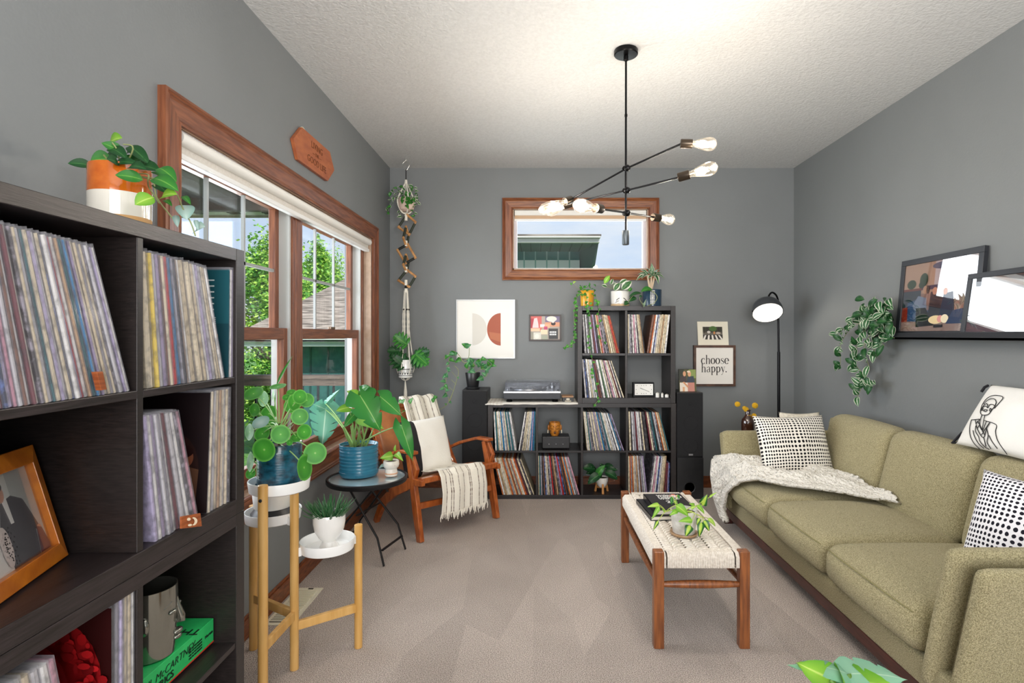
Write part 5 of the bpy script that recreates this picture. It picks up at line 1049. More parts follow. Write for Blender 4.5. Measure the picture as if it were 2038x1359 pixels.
a, b, c = P(1352, 776.5, 4.50), P(1386, 776.5, 4.50), P(1350.5, 733, 4.53); dz = .849-a.z; a.z += dz; b.z += dz; c.z += dz
m = MB(); m.obox(a, b-a, c-a, (0, .012, .002)); m.build('board', mat('dark_photo_edge', '2a1d17', .5), t)
picture('photo', t, a+Vector((0, -.0006, 0)), b-a, c-a, [('5a5a3c', R4), ('8a9a58', rect(.6, .6, 1, 1)), ('3c3f34', rect(0, .5, .3, 1)), ('4b3f40', [(.05, .45), (.12, .68), (.42, .72), (.46, .40)]), ('3d4652', [(.45, .4), (.5, .66), (.86, .70), (.92, .42)]), ('d9a27e', ell(.33, .80, .09, .12)), ('e0a981', ell(.62, .80, .10, .13)), ('e7d3c0', ell(.58, .90, .10, .05)), ('efe2d3', rect(.04, 0, .5, .40)), ('c7897a', rect(.5, 0, .9, .40)), ('d9996f', [(.2, .42), (.3, .44), (.55, .22), (.5, .16)]), ('e9b287', rect(.2, 0, .32, .2))])
# wooden sign above the side window
def wl(px, py): return PX(px, py, LW+.018)
t = thing('wooden_sign', 'six-sided orange-brown wooden sign with carved words above the side window', 'sign', (LW+.002, 3.1, 2.2))
q = [(2.812, 2.308), (2.915, 2.404), (3.307, 2.404), (3.380, 2.315), (3.275, 2.220), (2.868, 2.218)]
m = MB(); m.prism([(LW+.001, y, z) for y, z in q], (.020, 0, 0)); m.build('board', grain('rust_wood', 'b5683a', '9c5230', (3, 1, 3), 9, .5, .1), t, bevel=.002)
ink2 = mat('carved_letter', '6d3a1c', .8)
for s_, z, sz in (('LIVING', 2.355, .052), ('— THE —', 2.313, .028), ('GOOD LIFE', 2.268, .052)): text(s_, sz, (LW+.0212, 3.11, z), (0, 1, 0), (0, 0, 1), ink2, t, bold=-.0004)
m = MB(); m.tube(bez((LW+.010, 2.92, 2.404), (LW+.004, 2.96, 2.43), (LW+.010, 2.99, 2.404), 6), .003, 5); m.build('hanger', mat('pale_cord', 'cfd3c0', .8), t)
# picture ledge on the right wall with two frames
t = thing('picture_ledge', 'long black picture ledge on the right wall', 'shelf', (2.16, 2.6, 1.285)); Lk = mat('black_satin', '24262b', .38)
m = MB(); m.box((2.112, 1.50, 1.283), (RW, 3.475, 1.297)); m.box((2.112, 1.50, 1.283), (2.122, 3.475, 1.322)); m.box((RW-.010, 1.50, 1.283), (RW, 3.475, 1.33)); m.build('ledge', Lk, t, bevel=.002)
def lframe(label, y0, y1, xb, xt, hgt, fw, shapes, fd=.022):
    """leaning frame facing -X; y0 far end"""
    o = Vector((xb, y0, 1.2985)); ux = Vector((0, y1-y0, 0)); Wd = ux.length; ux.normalize(); up = Vector((xt-xb, 0, hgt)).normalized(); nn_ = ux.cross(up); Hh = math.hypot(xt-xb, hgt)
    if nn_.x > 0: nn_ = -nn_
    t = thing('framed_photo', label, 'framed photo', o+ux*Wd/2)
    m = MB()
    for a, b, c, d in ((0, 0, Wd, fw), (0, Hh-fw, Wd, fw), (0, fw, fw, Hh-2*fw), (Wd-fw, fw, fw, Hh-2*fw)): m.obox(o+ux*a+up*b, ux*c, up*d, nn_*-fd)
    m.build('frame', Lk, t, bevel=.001); i_ = o+ux*fw+up*fw-nn_*.008
    picture('photo', t, i_, ux*(Wd-2*fw), up*(Hh-2*fw), shapes, lift=.00015); return t, i_+nn_*.003, ux*(Wd-2*fw), up*(Hh-2*fw), nn_
pg = glassy('framing_glass', (1, 1, 1), .16, .01)
sA = [('a9857c', R4), ('c9a48f', rect(0, .55, .45, 1)), ('d9cbd0', rect(.45, .55, 1, 1)), ('7d3b35', rect(.0, .60, .33, .635)), ('2e3a4d', rect(0, .36, .27, .60)), ('3c3f63', rect(.28, .60, .7, .66)), ('b5402e', rect(0, .12, .09, .36)), ('b79a90', rect(0, 0, 1, .14)), ('5b6a86', ell(.55, .93, .14, .05)), ('8a6a60', ell(.82, .86, .08, .09)), ('cdb9a8', ell(.82, .86, .06, .07)),
      ('2f4a33', ell(.12, .70, .07, .07)), ('2f4a33', ell(.30, .75, .06, .10)), ('27402c', ell(.27, .68, .04, .05)), ('3f5f8c', [(.1, .15), (.08, .42), (.24, .48), (.30, .3), (.5, .3), (.52, .12)]), ('8f9bb4', [(.16, .38), (.24, .52), (.36, .48), (.38, .28), (.2, .3)]), ('22242c', [(.22, .34), (.36, .34), (.50, .08), (.24, .06)]), ('d9ab90', ell(.335, .60, .035, .06)), ('20222c', ell(.375, .60, .02, .06)),
      ('252a3c', [(.40, .2), (.42, .56), (.60, .58), (.66, .2)]), ('c98f78', ell(.475, .57, .032, .055)), ('232a40', [(.56, .2), (.6, .52), (.72, .54), (.76, .2)]), ('cf9a80', ell(.62, .55, .03, .05)), ('e4cfa2', ell(.52, .16, .10, .06)), ('d99a92', ell(.58, .17, .04, .05)), ('e9dcc0', ell(.64, .17, .05, .06)), ('2b2b30', rect(.5, .05, .62, .09)), ('33405e', [(.66, .1), (.74, .28), (.86, .3), (.9, .1)]), ('7b8f7a', ell(.93, .22, .05, .07)), ('3e5548', ell(.97, .3, .04, .08)), ('4a5a50', ell(.9, .13, .06, .02))]
t, i_, a_, b_, n_ = lframe('large black-framed photo of people sitting in a room, leaning on the picture ledge', 3.300, 2.690, 2.142, 2.184, .448, .032, sA); MB().obox(i_, a_, b_, n_*.0015).build('glass', pg, t)
sB = [('dfe2ea', R4), ('d3d7e2', rect(.12, .12, 1, .80)), ('cfd3df', rect(.14, .14, 1, .79)), ('5c6274', [(.25, 1), (1, .72), (1, 1)]), ('3c4152', [(.3, 1), (1, .88), (1, 1)]), ('5a6d6c', rect(.82, .72, 1, .78)), ('4a5068', [(0, 0), (.38, 0), (0, .20)])]  # pale shapes paint the glare on this frame's glass
t, i_, a_, b_, n_ = lframe('black-framed print of painted glare overlapping the larger frame on the ledge, cut off at right', 2.776, 2.20, 2.124, 2.170, .315, .026, sB, .016); MB().obox(i_, a_, b_, n_*.0012).build('glass', pg, t)
# ---------------------------------------------------------------- plants
LG = ramp_uv('leaf_green', [(0, '7fb653'), (.10, '3f8a33'), (1, '2f7430')], .32); LD = ramp_uv('leaf_dark', [(0, '4d8247'), (.12, '235a2b'), (1, '1d4a26')], .35); LB = ramp_uv('leaf_bright', [(0, 'cfe87c'), (.12, '93c744'), (1, '6fae35')], .38)
LPI = ramp_uv('pilea_leaf', [(0, 'a9d37a'), (.12, '4fa236'), (.8, '3b8c2c'), (1, '6db34c')], .5); LPG = ramp_uv('pale_grey_leaf', [(0, 'c6dcd6'), (1, '8fb5ad')], .3)
LBR = ramp_uv('brasil_leaf', [(0, 'c8dd5e'), (.42, 'a3cc4a'), (.5, '2f6a2c'), (1, '245a28')], .32, nzamt=.5, nscale=22); LLM = ramp_uv('lime_leaf', [(0, 'dbe98a'), (.2, 'b2d656'), (1, '8fc24a')], .35)
LVA = ramp_uv('cream_edged_leaf', [(0, '6f9a5c'), (.10, '3b6e3a'), (.55, '34653a'), (.72, 'e6e8d2'), (1, 'eef0dd')], .4, nzamt=.5, nscale=30); LTR = ramp_uv('silver_striped_leaf', [(0, 'dfe8d2'), (.12, 'c9d8bb'), (.20, '2f6a38'), (.76, '2a6132'), (.88, 'd6dfc6'), (1, 'e0e7d2')], .35, nzamt=.35, nscale=40)
LMO = ramp_uv('monstera_leaf', [(0, 'a3c878'), (.05, '3f8a3a'), (1, '2f7a36')], .3); LMP = ramp_uv('monstera_leaf_backlit', [(0, 'b8dcc0'), (.06, '6fae92'), (1, '5d9f86')], .25); LAD = ramp_uv('adansonii_leaf', [(0, '9cc98a'), (.1, '4f8f5a'), (1, '3f7d50')], .35)  # backlit copy: window reflection painted in as a bluish tone
LHW = ramp_uv('haworthia_leaf', [(0, '2c6338'), (.6, '1c4a28'), (1, '6f9a68')], .35); LSP = ramp_uv('spotted_leaf', [(0, '4c8a4c'), (.1, '20502a'), (1, '1b4525')], .35, nzamt=.2)
YEL = mat('yellow_flower', 'eec32c', .9, col2='d9a51c', scale=120, bump=1, bscale=300)
def plant(name, label, c, group=None): return thing(name, label, 'potted plant', c, group)
def pot(t, c, prof, mt, soilr, soilz, n=44, nm='pot', mi=None):
    o = MB().lathe(prof, c, n=n).build(nm, mt, t); MB().lathe([(.0005, soilz+.004), (soilr*.6, soilz+.003), (soilr, soilz)], c, n=28).build('soil', M['soil'], t); return o
def cyl(r0, r1, h, th=.005, zi=.012, rim=.002): return [(.0005, 0), (r0-.003, 0), (r0, .003), (r1, h-rim), (r1-.001, h), (r1-th+.001, h), (r1-th, h-rim), (r0-th, zi), (.0005, zi)]
def foli(t, items, mats, nm='foliage'):
    """items: (mat index, a, b, width, kwargs)"""
    m = MB()
    for it in items: k = dict(it[4]) if len(it) > 4 else {}; leaf(m, it[1], it[2], it[3], mi=it[0], **k)
    return m.build(nm, mats, t)
def crop(x0, y0, s): return lambda x, y, D: P(x0+x/s, y0+y/s, D)
# 1. philodendron in the orange and white pot
c = Vector((-1.052, 1.398, 1.5635)); t = plant('potted_philodendron', 'trailing philodendron in an orange and white glazed pot on top of the front shelf', c)
po = MB(); pr = [(.0005, 0), (.064, 0), (.0665, .004), (.067, .040), (.067, .0401), (.0675, .098), (.0675, .0981), (.067, .164), (.066, .168), (.063, .168), (.062, .160), (.060, .02), (.0005, .02)]
og = mat('orange_glaze', 'cd6a1c', .12, coat=.6, col2='b9560f', scale=30); wg = mat('white_glaze', 'e2dcd0', .15, coat=.6); tg = mat('bare_clay', 'c99a62', .6)
o = po.lathe(pr, c, n=56); k = 56
for i in range(len(o.m)):
    z = sum((o.v[j].z-c.z) for j in o.f[i])/len(o.f[i]); o.m[i] = 2 if z < .039 else (1 if z < .098 else 0)
o.build('pot', [og, wg, tg], t); MB().lathe([(.0005, .15), (.062, .146)], c, n=30).build('soil', M['soil'], t)
q = crop(0, 240, 3.398); D_ = 1.40
L_ = [(2, (740, 170), (828, 118), 80, 1.42), (0, (835, 222), (685, 150), 55, 1.38), (0, (765, 268), (612, 272), 88, 1.40), (1, (625, 306), (458, 290), 52, 1.42), (1, (868, 175), (1012, 298), 62, 1.42), (1, (745, 190), (862, 262), 62, 1.37), (1, (850, 240), (925, 200), 60, 1.44),
      (1, (950, 318), (1085, 345), 66, 1.40), (1, (770, 300), (940, 296), 50, 1.36), (0, (968, 402), (778, 368), 66, 1.32), (0, (1075, 322), (1195, 415), 66, 1.36), (0, (1035, 392), (1208, 478), 78, 1.32), (1, (1060, 430), (1125, 492), 60, 1.38), (2, (1042, 520), (912, 570), 78, 1.30), (2, (1090, 525), (1198, 500), 66, 1.32),
      (0, (1235, 512), (1290, 570), 30, 1.40), (3, (1250, 572), (1262, 672), 78, 1.42), (3, (1188, 640), (1202, 722), 30, 1.42), (3, (1322, 752), (1388, 718), 66, 1.43), (3, (1322, 672), (1340, 742), 22, 1.43), (1, (880, 300), (980, 260), 60, 1.42), (1, (700, 285), (800, 250), 66, 1.44), (0, (660, 290), (720, 215), 60, 1.46), (1, (800, 290), (720, 260), 60, 1.34), (0, (900, 300), (840, 235), 60, 1.46), (1, (960, 290), (900, 215), 60, 1.47), (1, (1000, 330), (960, 250), 60, 1.44), (1, (870, 320), (990, 330), 60, 1.33), (0, (1050, 345), (1120, 385), 56, 1.42), (0, (1110, 540), (1165, 580), 26, 1.38)]
foli(t, [(m_, q(*a, d), q(*b, d-.03), w_*1.45/3.398*d/1100, dict(droop=.10, fold=.25, nrm=(.45, -.85, .35), shape='oval')) for m_, a, b, w_, d in L_], [LG, LD, LB, LPG])
m = MB(); s0 = c+Vector((0, 0, .15))
for pts in ([(900, 190), (835, 160)], [(700, 230)], [(990, 360), (1000, 410), (1010, 455), (1080, 560)], [(1020, 400), (1060, 520), (1150, 640), (1195, 690)], [(1080, 400), (1190, 490), (1240, 600), (1290, 690), (1322, 780)], [(640, 300)], [(800, 220), (760, 150)]):
    m.tube(spline([s0]+[q(*p, 1.36 if i < 2 else 1.40) for i, p in enumerate(pts)], 5), .0018, 5)
m.build('stem', M['vine'], t)
# 2. pilea on the tall tray
tealg = mat('teal_reactive_glaze', '1c5f78', .16, col2='12303f', scale=26, detail=6, coat=.6, stretch=(1, 1, 1.6), bump=.3, bscale=60, bstretch=(.05, .05, 6)); blueg = mat('blue_ribbed_glaze', '2a7f9c', .18, col2='1f6a88', scale=20, coat=.6, stretch=(.2, .2, 9), bump=.8, bscale=28, bstretch=(.05, .05, 8))
c = Vector((T1.x, T1.y, .744)); t = plant('potted_pilea', 'round-leaved pilea in a dark teal glazed pot on the tallest white tray', c)
MB().lathe([(.0005, 0), (.079, 0), (.082, .018), (.080, .020), (.076, .010), (.0005, .010)], c, n=48).build('saucer', tealg, t)
pot(t, c+Vector((0, 0, .011)), [(.0005, 0), (.075, 0), (.0765, .01), (.0775, .12), (.0785, .152), (.076, .156), (.072, .154), (.071, .14), (.0005, .02)], tealg, .072, .142)
q = crop(480, 760, 5.2278); PL = [(128, 122, 102, 64, 2.02), (235, 175, 72, 82, 2.12), (142, 290, 66, 70, 1.98), (382, 50, 82, 24, 2.05), (335, 140, 34, 60, 2.1), (610, 155, 54, 76, 2.02), (682, 190, 70, 74, 2.08), (520, 108, 46, 26, 2.06), (548, 215, 28, 90, 2.04), (610, 360, 82, 86, 1.97), (290, 330, 88, 80, 2.1),
     (205, 420, 88, 56, 1.96), (90, 520, 70, 88, 2.0), (220, 540, 82, 72, 2.05), (410, 545, 92, 97, 1.93), (240, 705, 124, 124, 1.90), (655, 520, 50, 82, 2.0), (770, 740, 108, 114, 1.96), (100, 830, 72, 104, 1.95), (100, 955, 54, 50, 2.1), (655, 890, 24, 135, 1.93), (700, 790, 52, 78, 2.1), (520, 250, 62, 72, 2.1), (300, 430, 62, 52, 2.12), (575, 580, 62, 40, 2.0), (470, 160, 40, 30, 2.12), (505, 630, 32, 30, 1.98)]
lf = MB(); st = MB(); top = q(400, 430, 2.05); bot = c+Vector((0, 0, .15))
for i, (x, y, rx, ry, D) in enumerate(PL):
    p = q(x, y, D); R_ = max(rx, ry)/5.2278*D/1100; ratio = min(rx, ry)/max(rx, ry); k = math.sqrt(max(0, 1-ratio**2)); sg = 1 if x > 400 else -1
    nv = Vector((sg*k, -ratio, .1)) if rx < ry else Vector((.05*sg, -ratio, k))
    disc(lf, p, R_, nv, .06, 1 if i == 11 else 0, 22)
    base = bot.lerp(top, random.uniform(.1, 1)); mid = (base+p)/2+Vector((0, 0, .02)); st.tube(bez(base, mid, p+Vector((0, .004, 0)), 8), [.0022]*8+[.0014], 5)
lf.build('foliage', [LPI, LPG], t); st.build('petiole', mat('pale_petiole', '9cc07a', .4), t)
MB().tube([bot-Vector((0, 0, .02)), bot.lerp(top, .5), top], [.007, .006, .005], 8).build('trunk', mat('scaly_trunk', '5b4030', .9), t)
# 2b. narrow-leaved plant in a footed dark planter on the middle tray, behind the pilea
c = Vector((T2.x, T2.y, .571)); t = plant('potted_palm', 'thin-bladed plant in a footed dark planter on the middle tray, behind the pilea', c)
m = MB()
for a in range(4): m.lathe([(.017, 0), (.014, .022)], c+Vector((.055*math.cos(a*1.57+.6), .055*math.sin(a*1.57+.6), 0)), n=14)
m.lathe([(.0005, .020), (.080, .020), (.084, .024), (.067, .046), (.0005, .046)], c, n=40); m.build('planter_base', mat('black_plastic', '222226', .4), t)
pot(t, c+Vector((0, 0, .046)), cyl(.072, .080, .095), M['matt_white'], .073, .085); it = []
for i in range(22):
    a = random.uniform(0, 6.28); e = random.uniform(.35, 1.2); Lb = random.uniform(.16, .30); b = c+Vector((0, 0, .125)); tp_ = b+Vector((math.cos(a)*Lb*math.cos(e)*.7, math.sin(a)*Lb*math.cos(e)*.7, Lb*math.sin(e)))
    it.append((0, b, tp_, .012, dict(shape='lance', droop=.12, nrm=(0, 0, 1))))
it.append((0, c+Vector((0, 0, .12)), P(550, 766, 2.18), .012, dict(shape='strap', droop=.02))); it.append((0, P(549, 770, 2.18), P(583, 707, 2.20), .014, dict(shape='lance', droop=.02)))
foli(t, it, [LG])
# 3. haworthia
c = Vector((T3.x+.008, T3.y-.002, .449)); t = plant('potted_haworthia', 'spiky dark green haworthia in a white footed bowl pot on the lowest tray', c); wh = mat('white_ceramic', 'eeece8', .12, coat=.5)
pot(t, c, [(.0005, 0), (.036, 0), (.038, .004), (.030, .020), (.026, .028), (.042, .046), (.058, .075), (.063, .105), (.0625, .135), (.061, .140), (.058, .138), (.057, .11), (.04, .06), (.0005, .05)], wh, .057, .125)
it = []
for i in range(110):
    a = i*2.4; rr = .045*math.sqrt(random.random()); b = c+Vector((rr*math.cos(a)*1.1, rr*math.sin(a), .122)); el = random.uniform(.45, 1.35); Lb = random.uniform(.05, .105); d = Vector((math.cos(a)*math.cos(el), math.sin(a)*math.cos(el), math.sin(el)))
    it.append((0, b, b+d*Lb, .011, dict(shape='lance', droop=-.06, fold=.6, nrm=Vector((-math.cos(a), -math.sin(a), .6)), n=5)))
foli(t, it, [LHW])
# 4. monstera on the side table
c = Vector((-1.037, 3.235, .4925)); t = plant('potted_monstera', 'large-leaved monstera in a bright blue ribbed pot on the round side table', c)
MB().lathe([(.0005, 0), (.104, 0), (.112, .014), (.112, .028), (.108, .030), (.104, .012), (.0005, .012)], c, n=48).build('saucer', blueg, t)
pr = [(.0005, 0), (.102, 0), (.106, .006)]+[(.109+.0012*math.sin(i*1.57), .012+i*.0048) for i in range(31)]+[(.110, .168), (.106, .168), (.103, .155), (.0005, .02)]
pot(t, c+Vector((0, 0, .013)), pr, blueg, .103, .148, 56)
q = crop(460, 700, 4.2475); lf = MB(); st = MB(); sb = c+Vector((0, 0, .155))
ML = [(0, (1092, 372), (1262, 668), 285, 3.02, 3, .40, .10), (0, (1262, 380), (1440, 540), 190, 3.05, 2, .25, .05), (0, (1440, 622), (1536, 918), 150, 3.0, 0, 0, .10), (0, (1078, 330), (1172, 292), 105, 3.10, 0, 0, .08), (1, (992, 470), (886, 500), 96, 3.08, 0, 0, .05), (0, (1035, 535), (952, 640), 92, 3.12, 0, 0, .05), (1, (1110, 560), (1290, 650), 130, 3.10, 0, 0, .05),
      (2, (800, 490), (770, 790), 270, 3.42, 5, .62, .05), (2, (800, 440), (918, 318), 60, 3.40, 3, .4, .1), (2, (830, 500), (690, 440), 110, 3.44, 3, .4, .1), (1, (1095, 385), (980, 330), 120, 3.12, 2, .3, .1)]
for m_, a, b, w_, D, cu, de, dr in ML:
    A, B = q(*a, D), q(*b, D-.05); nv = Vector((.1, -.75, .5)) if m_ != 2 else Vector((.35, -.9, .2))
    mleaf(lf, A, B, w_/4.2475*D/1100, nv, cu, de, dr, m_, 40, .012)
    st.tube(bez(sb+Vector((random.uniform(-.05, .05), random.uniform(-.03, .03), -.01)), (sb*.5+A*.5)+Vector((0, 0, .04)), A, 10), [.0055-.0003*i for i in range(11)], 7)
for i in range(6):
    a = Vector((random.uniform(-.06, .06), random.uniform(-.05, .03), 0)); st.tube([sb+a*.6, sb+a*1.2+Vector((0, 0, .07)), sb+a*1.6+Vector((0, 0, .13))], [.008, .006, .002], 7)
lf.build('foliage', [LMO, LB, LMP], t); st.build('stem', mat('monstera_stem', '86ab62', .4), t)
# 5. small face cup
c = Vector((-.843, 3.215, .4925)); t = plant('potted_seedling', 'small heart-leaved seedling in a speckled white pedestal cup on the side table', c); spk = mat('speckled_white', 'ece3d8', .35, col2='9a6a4a', scale=70, lo=.68, hi=.72, coat=.2)
pot(t, c, [(.0005, 0), (.034, 0), (.036, .01), (.034, .030), (.032, .040), (.042, .050), (.046, .065), (.044, .084), (.041, .088), (.037, .086), (.034, .06), (.0005, .05)], spk, .037, .078, 30)
MB().lathe([(.0355, .0095), (.0375, .014), (.0355, .018)], c, n=30).build('glaze_band', mat('peach_glaze', 'd9a583', .3), t)
foli(t, [(0, q(1370, 880, 3.2), q(1258, 900, 3.16), .062, dict(nrm=(0, -.9, .3))), (0, q(1390, 860, 3.2), q(1455, 925, 3.14), .045, dict(nrm=(.3, -.9, .3))), (0, q(1385, 840, 3.22), q(1392, 782, 3.22), .02, {}), (1, q(1300, 960, 3.24), q(1250, 985, 3.22), .03, {})], [LB, LPG])
m = MB()
for x, y in ((1370, 880), (1390, 860), (1385, 840)): m.tube(bez(c+Vector((0, 0, .075)), q(1365, 895, 3.2), q(x, y, 3.2), 5), .0014, 5)
m.build('stem', mat('dark_stem', '4a4a2c', .5), t)
# 6. hanging planters in the corner
HX, HY = P(808, 0, 4.5).x, 4.50; hz = lambda y: H+(VY-y)/F*HY; rope = mat('cotton_rope', 'e9e3d6', .95, bump=.8, bscale=180); hp = lambda x, y, d=0: P(x, y, HY+d)
t = thing('hanging_planter', 'upper macrame hanger with variegated ivy, hooked to the ceiling in the back left corner', 'hanging planter', (HX, HY, 2.38))
m = MB(); m.tube([(HX, HY, CEIL), (HX, HY, CEIL-.012)], .012, 12); m.tube(spline([hp(808, 319), hp(801, 326), hp(804, 333), hp(808, 339), hp(813, 333), hp(815, 326), hp(808, 319)], 4), .0028, 6); m.build('hook', mat('chrome_hook', 'd8d8d4', .25, metal=.8), t)
MB().tube([hp(808, 337), hp(808, 360)], .004, 6).build('cord', mat('black_cord', '141414', .8), t)
pc2 = Vector((HX+.003, HY, hz(421))); pot(t, pc2, [(.0005, 0), (.035, 0), (.055, .012), (.066, .045), (.066, .08), (.058, .108), (.054, .106), (.06, .08), (.0005, .03)], mat('blush_pot', 'ddc3b4', .5), .056, .094, 30)
m = MB()
for k in range(4):
    a = k*math.pi/2+.5; m.tube(spline([(HX, HY, hz(362)), (HX+.045*math.cos(a), HY+.045*math.sin(a), hz(384)), (HX+.070*math.cos(a), HY+.070*math.sin(a), hz(402)), (HX+.04*math.cos(a), HY+.04*math.sin(a), hz(421)), (HX, HY, hz(426))], 6), .006, 6)
m.tube([hp(808, 358), hp(808, 366)], [.010, .014], 8); m.tube([hp(808, 423), hp(808, 430)], .009, 8); m.build('macrame_hanger', rope, t)
it = []; vs_ = MB(); rnd = random.Random(4)
def vine(pts, n, sz, mi_, w=.75, D=4.5, kind='heart', st_=None, jit=.5, r_=.0018, out_=None):
    o_ = it if out_ is None else out_; sp = spline(pts, 6); (st_ or vs_).tube(sp, r_, 5)
    for i in range(n):
        f = (i+.7)/n*(len(sp)-1); p = sp[min(int(f), len(sp)-1)]; a = rnd.uniform(0, 6.28); d = Vector((math.cos(a), -.3+rnd.uniform(-jit, jit), math.sin(a)*.7-.25)).normalized()
        s_ = sz*rnd.uniform(.7, 1.15); o_.append((mi_ if not isinstance(mi_, (list, tuple)) else rnd.choice(mi_), p, p+d*s_, s_*w, dict(shape=kind, nrm=(rnd.uniform(-.4, .4), -1, rnd.uniform(-.2, .6)), droop=.12)))
s0 = Vector((HX, HY, hz(400)))
for pts in ([(795, 382), (783, 392), (776, 405), (770, 428)], [(790, 375), (780, 378), (775, 392)], [(820, 380), (830, 385), (832, 396)], [(815, 372), (826, 374)], [(822, 392), (833, 400), (828, 408)], [(800, 378), (795, 370)], [(800, 400), (795, 420), (800, 432)], [(815, 405), (822, 420), (826, 430)], [(788, 395), (778, 410), (771, 420)], [(812, 385), (805, 378)], [(818, 400), (822, 404)]):
    vine([s0]+[hp(x, y, rnd.uniform(-.07, .04)) for x, y in pts], 7, .036, [0, 0, 1])
for k in range(9): p = hp(810+rnd.uniform(-10, 14), 398+rnd.uniform(-14, 12), -.075); it.append((1, p, p+Vector((rnd.uniform(-.03, .03), -.02, -.04)), .034, dict(droop=.1)))
foli(t, it, [LVA, LG]); vs_.build('stem', M['stemd'], t)
# linked wooden squares
t = thing('wooden_link_chain', 'decorative chain of wooden squares with black and white wrapped sides between the hanging planters', 'chain', (HX, HY, 2.0)); sw = grain('link_wood', 'c8935c', 'a06f3e', (3, 3, 3), 9, .5, .1)
MB().tube([hp(808, 424, 0), hp(808, 434)], .004, 6).build('cord', mat('black_cord', '141414'), t)
def link(cx, cy, hw, hh, face, dark):
    """one square link seen face-on or edge-on"""
    cz = hz(cy); X0 = P(cx, 0, HY).x; ux_ = Vector((1, 0, 0)) if face else Vector((.25, .97, 0)); w_, h_ = hw/244.4, hh/244.4
    cs_ = [Vector((X0, HY, cz))+ux_*a*w_+Vector((0, 0, b*h_)) for a, b in ((0, 1), (1, .25), (.25, -1), (-1, -.25))] if dark != 2 else [Vector((X0, HY, cz))+ux_*a*w_+Vector((0, 0, b*h_)) for a, b in ((.15, 1), (1, -.4), (-.1, -1), (-1, .4))]
    L0 = MB(); 
    for i in range(4):
        a, b = cs_[i], cs_[(i+1) % 4]; e = (b-a).normalized()*.006; L0.tube([a-e, b+e], .0095, 8)
    l = L0.build('wooden_link', sw, t)
    for i in (1, 3): a, b = cs_[i], cs_[(i+1) % 4]; MB().tube([a.lerp(b, .12), a.lerp(b, .88)], .0108, 8).build('wrap', mat('dark_wrap', '1a1d1a', .7) if dark else mat('green_wrap', '2d3327', .7), l)
for a in ((810, 447, 17, 20, 1, 0), (808, 471, 11, 20, 0, 0), (809, 505, 18, 19, 1, 2), (808, 524, 11, 17, 0, 0), (810, 554, 17, 17, 1, 0)): link(*a)
for y in (433, 484, 536, 562):
    MB().tube([hp(808, y-5), hp(808, y+6)], .0125, 10).build('white_wrap', rope, t)
# lower macrame
t = thing('hanging_planter', 'lower long white macrame hanger with a patterned white pot and cut-leaf philodendron', 'hanging planter', (HX, HY, 1.0))
MB().tube([hp(808, 562), hp(808, 580)], .011, 10).build('black_wrap', mat('black_cord', '141414'), t); m = MB()
pcz = hz(751); ppx = P(807, 0, HY).x
for k in range(6):
    a = k*math.pi/3+.3; x_, y_ = math.cos(a), math.sin(a); pts = [(HX+.012*x_, HY+.012*y_, hz(578)), (HX+.020*x_, HY+.02*y_, hz(610)), (HX+.024*x_, HY+.024*y_, hz(640)), (HX+.026*x_, HY+.026*y_, hz(662)), (ppx+.060*x_, HY+.060*y_, hz(716)), (ppx+.068*x_, HY+.068*y_, hz(735)), (ppx+.03*x_, HY+.03*y_, hz(753)), (ppx, HY, hz(757))]
    sp = spline(pts, 6); m.tube(sp, [.0052+.0016*math.sin(i*2.2) if 6 < i < 20 else .0042 for i in range(len(sp))], 6)
m.tube([hp(808, 574), hp(808, 582)], .013, 10)
for k in range(14): a = k*.45; m.tube([hp(806.5, 757), Vector((ppx+.010*math.cos(a), HY+.010*math.sin(a), hz(780))), Vector((ppx+.013*math.cos(a), HY+.013*math.sin(a), hz(804+(k % 3)*3)))], .0032, 5)
m.build('macrame_hanger', rope, t)
m = MB(); [m.sphere((HX+.024*math.cos(k*1.05), HY+.024*math.sin(k*1.05), hz(616)), .0075, n=6) for k in range(6)]; m.build('bead', mat('dark_bead', '2a201c', .4), t)
pz = Vector((ppx, HY, pcz)); pot(t, pz, cyl(.056, .064, .145), wh, .058, .13, 36); m = MB(); dkb = mat('black_pattern', '1b1b1c', .5)
for k in range(18):
    a = k*2*math.pi/18; e = Vector((math.cos(a), math.sin(a), 0)); tn = Vector((-math.sin(a), math.cos(a), 0)); R_ = .0598
    m.add([pz+e*R_-tn*.009+Vector((0, 0, .040)), pz+e*R_+tn*.009+Vector((0, 0, .040)), pz+e*(R_-.0003)+Vector((0, 0, .024))], [(0, 1, 2)])
for z_, r_ in ((.046, .0604), (.062, .0614), (.070, .0618), (.016, .0584)): m.lathe([(r_, z_), (r_+.0004, z_+.004)], pz, n=36, cap=False)
m.build('painted_pattern', dkb, t)
q = crop(740, 540, 4.53); lf = MB()
def cutleaf(mb, A, B, w, mi_=0, nv=(0, -.9, .4)):
    A, B = Vector(A), Vector(B); d = B-A; n_ = Vector(nv); s_ = d.normalized().cross(n_).normalized()
    leaf(mb, A, B, w*.34, n_, 'oval', .05, .15, mi_)
    for i in range(5):
        t_ = .02+i*.19
        for sg in (-1, 1):
            a = A+d*t_; l_ = w*.56*math.sin(math.pi*min(.92, .28+t_*.75)); leaf(mb, a, a+(s_*sg*.9+d.normalized()*(.18+t_*.6)).normalized()*l_, w*.21, n_, 'oval', .08, .1, mi_, 5)
CL = [(0, (320, 660), (195, 575), 130), (1, (300, 850), (165, 735), 150), (1, (285, 760), (215, 880), 120), (0, (390, 745), (510, 850), 130), (1, (390, 760), (530, 720), 110), (1, (370, 790), (470, 850), 110), (1, (250, 720), (135, 715), 90), (2, (430, 740), (515, 850), 70)]
st = MB()
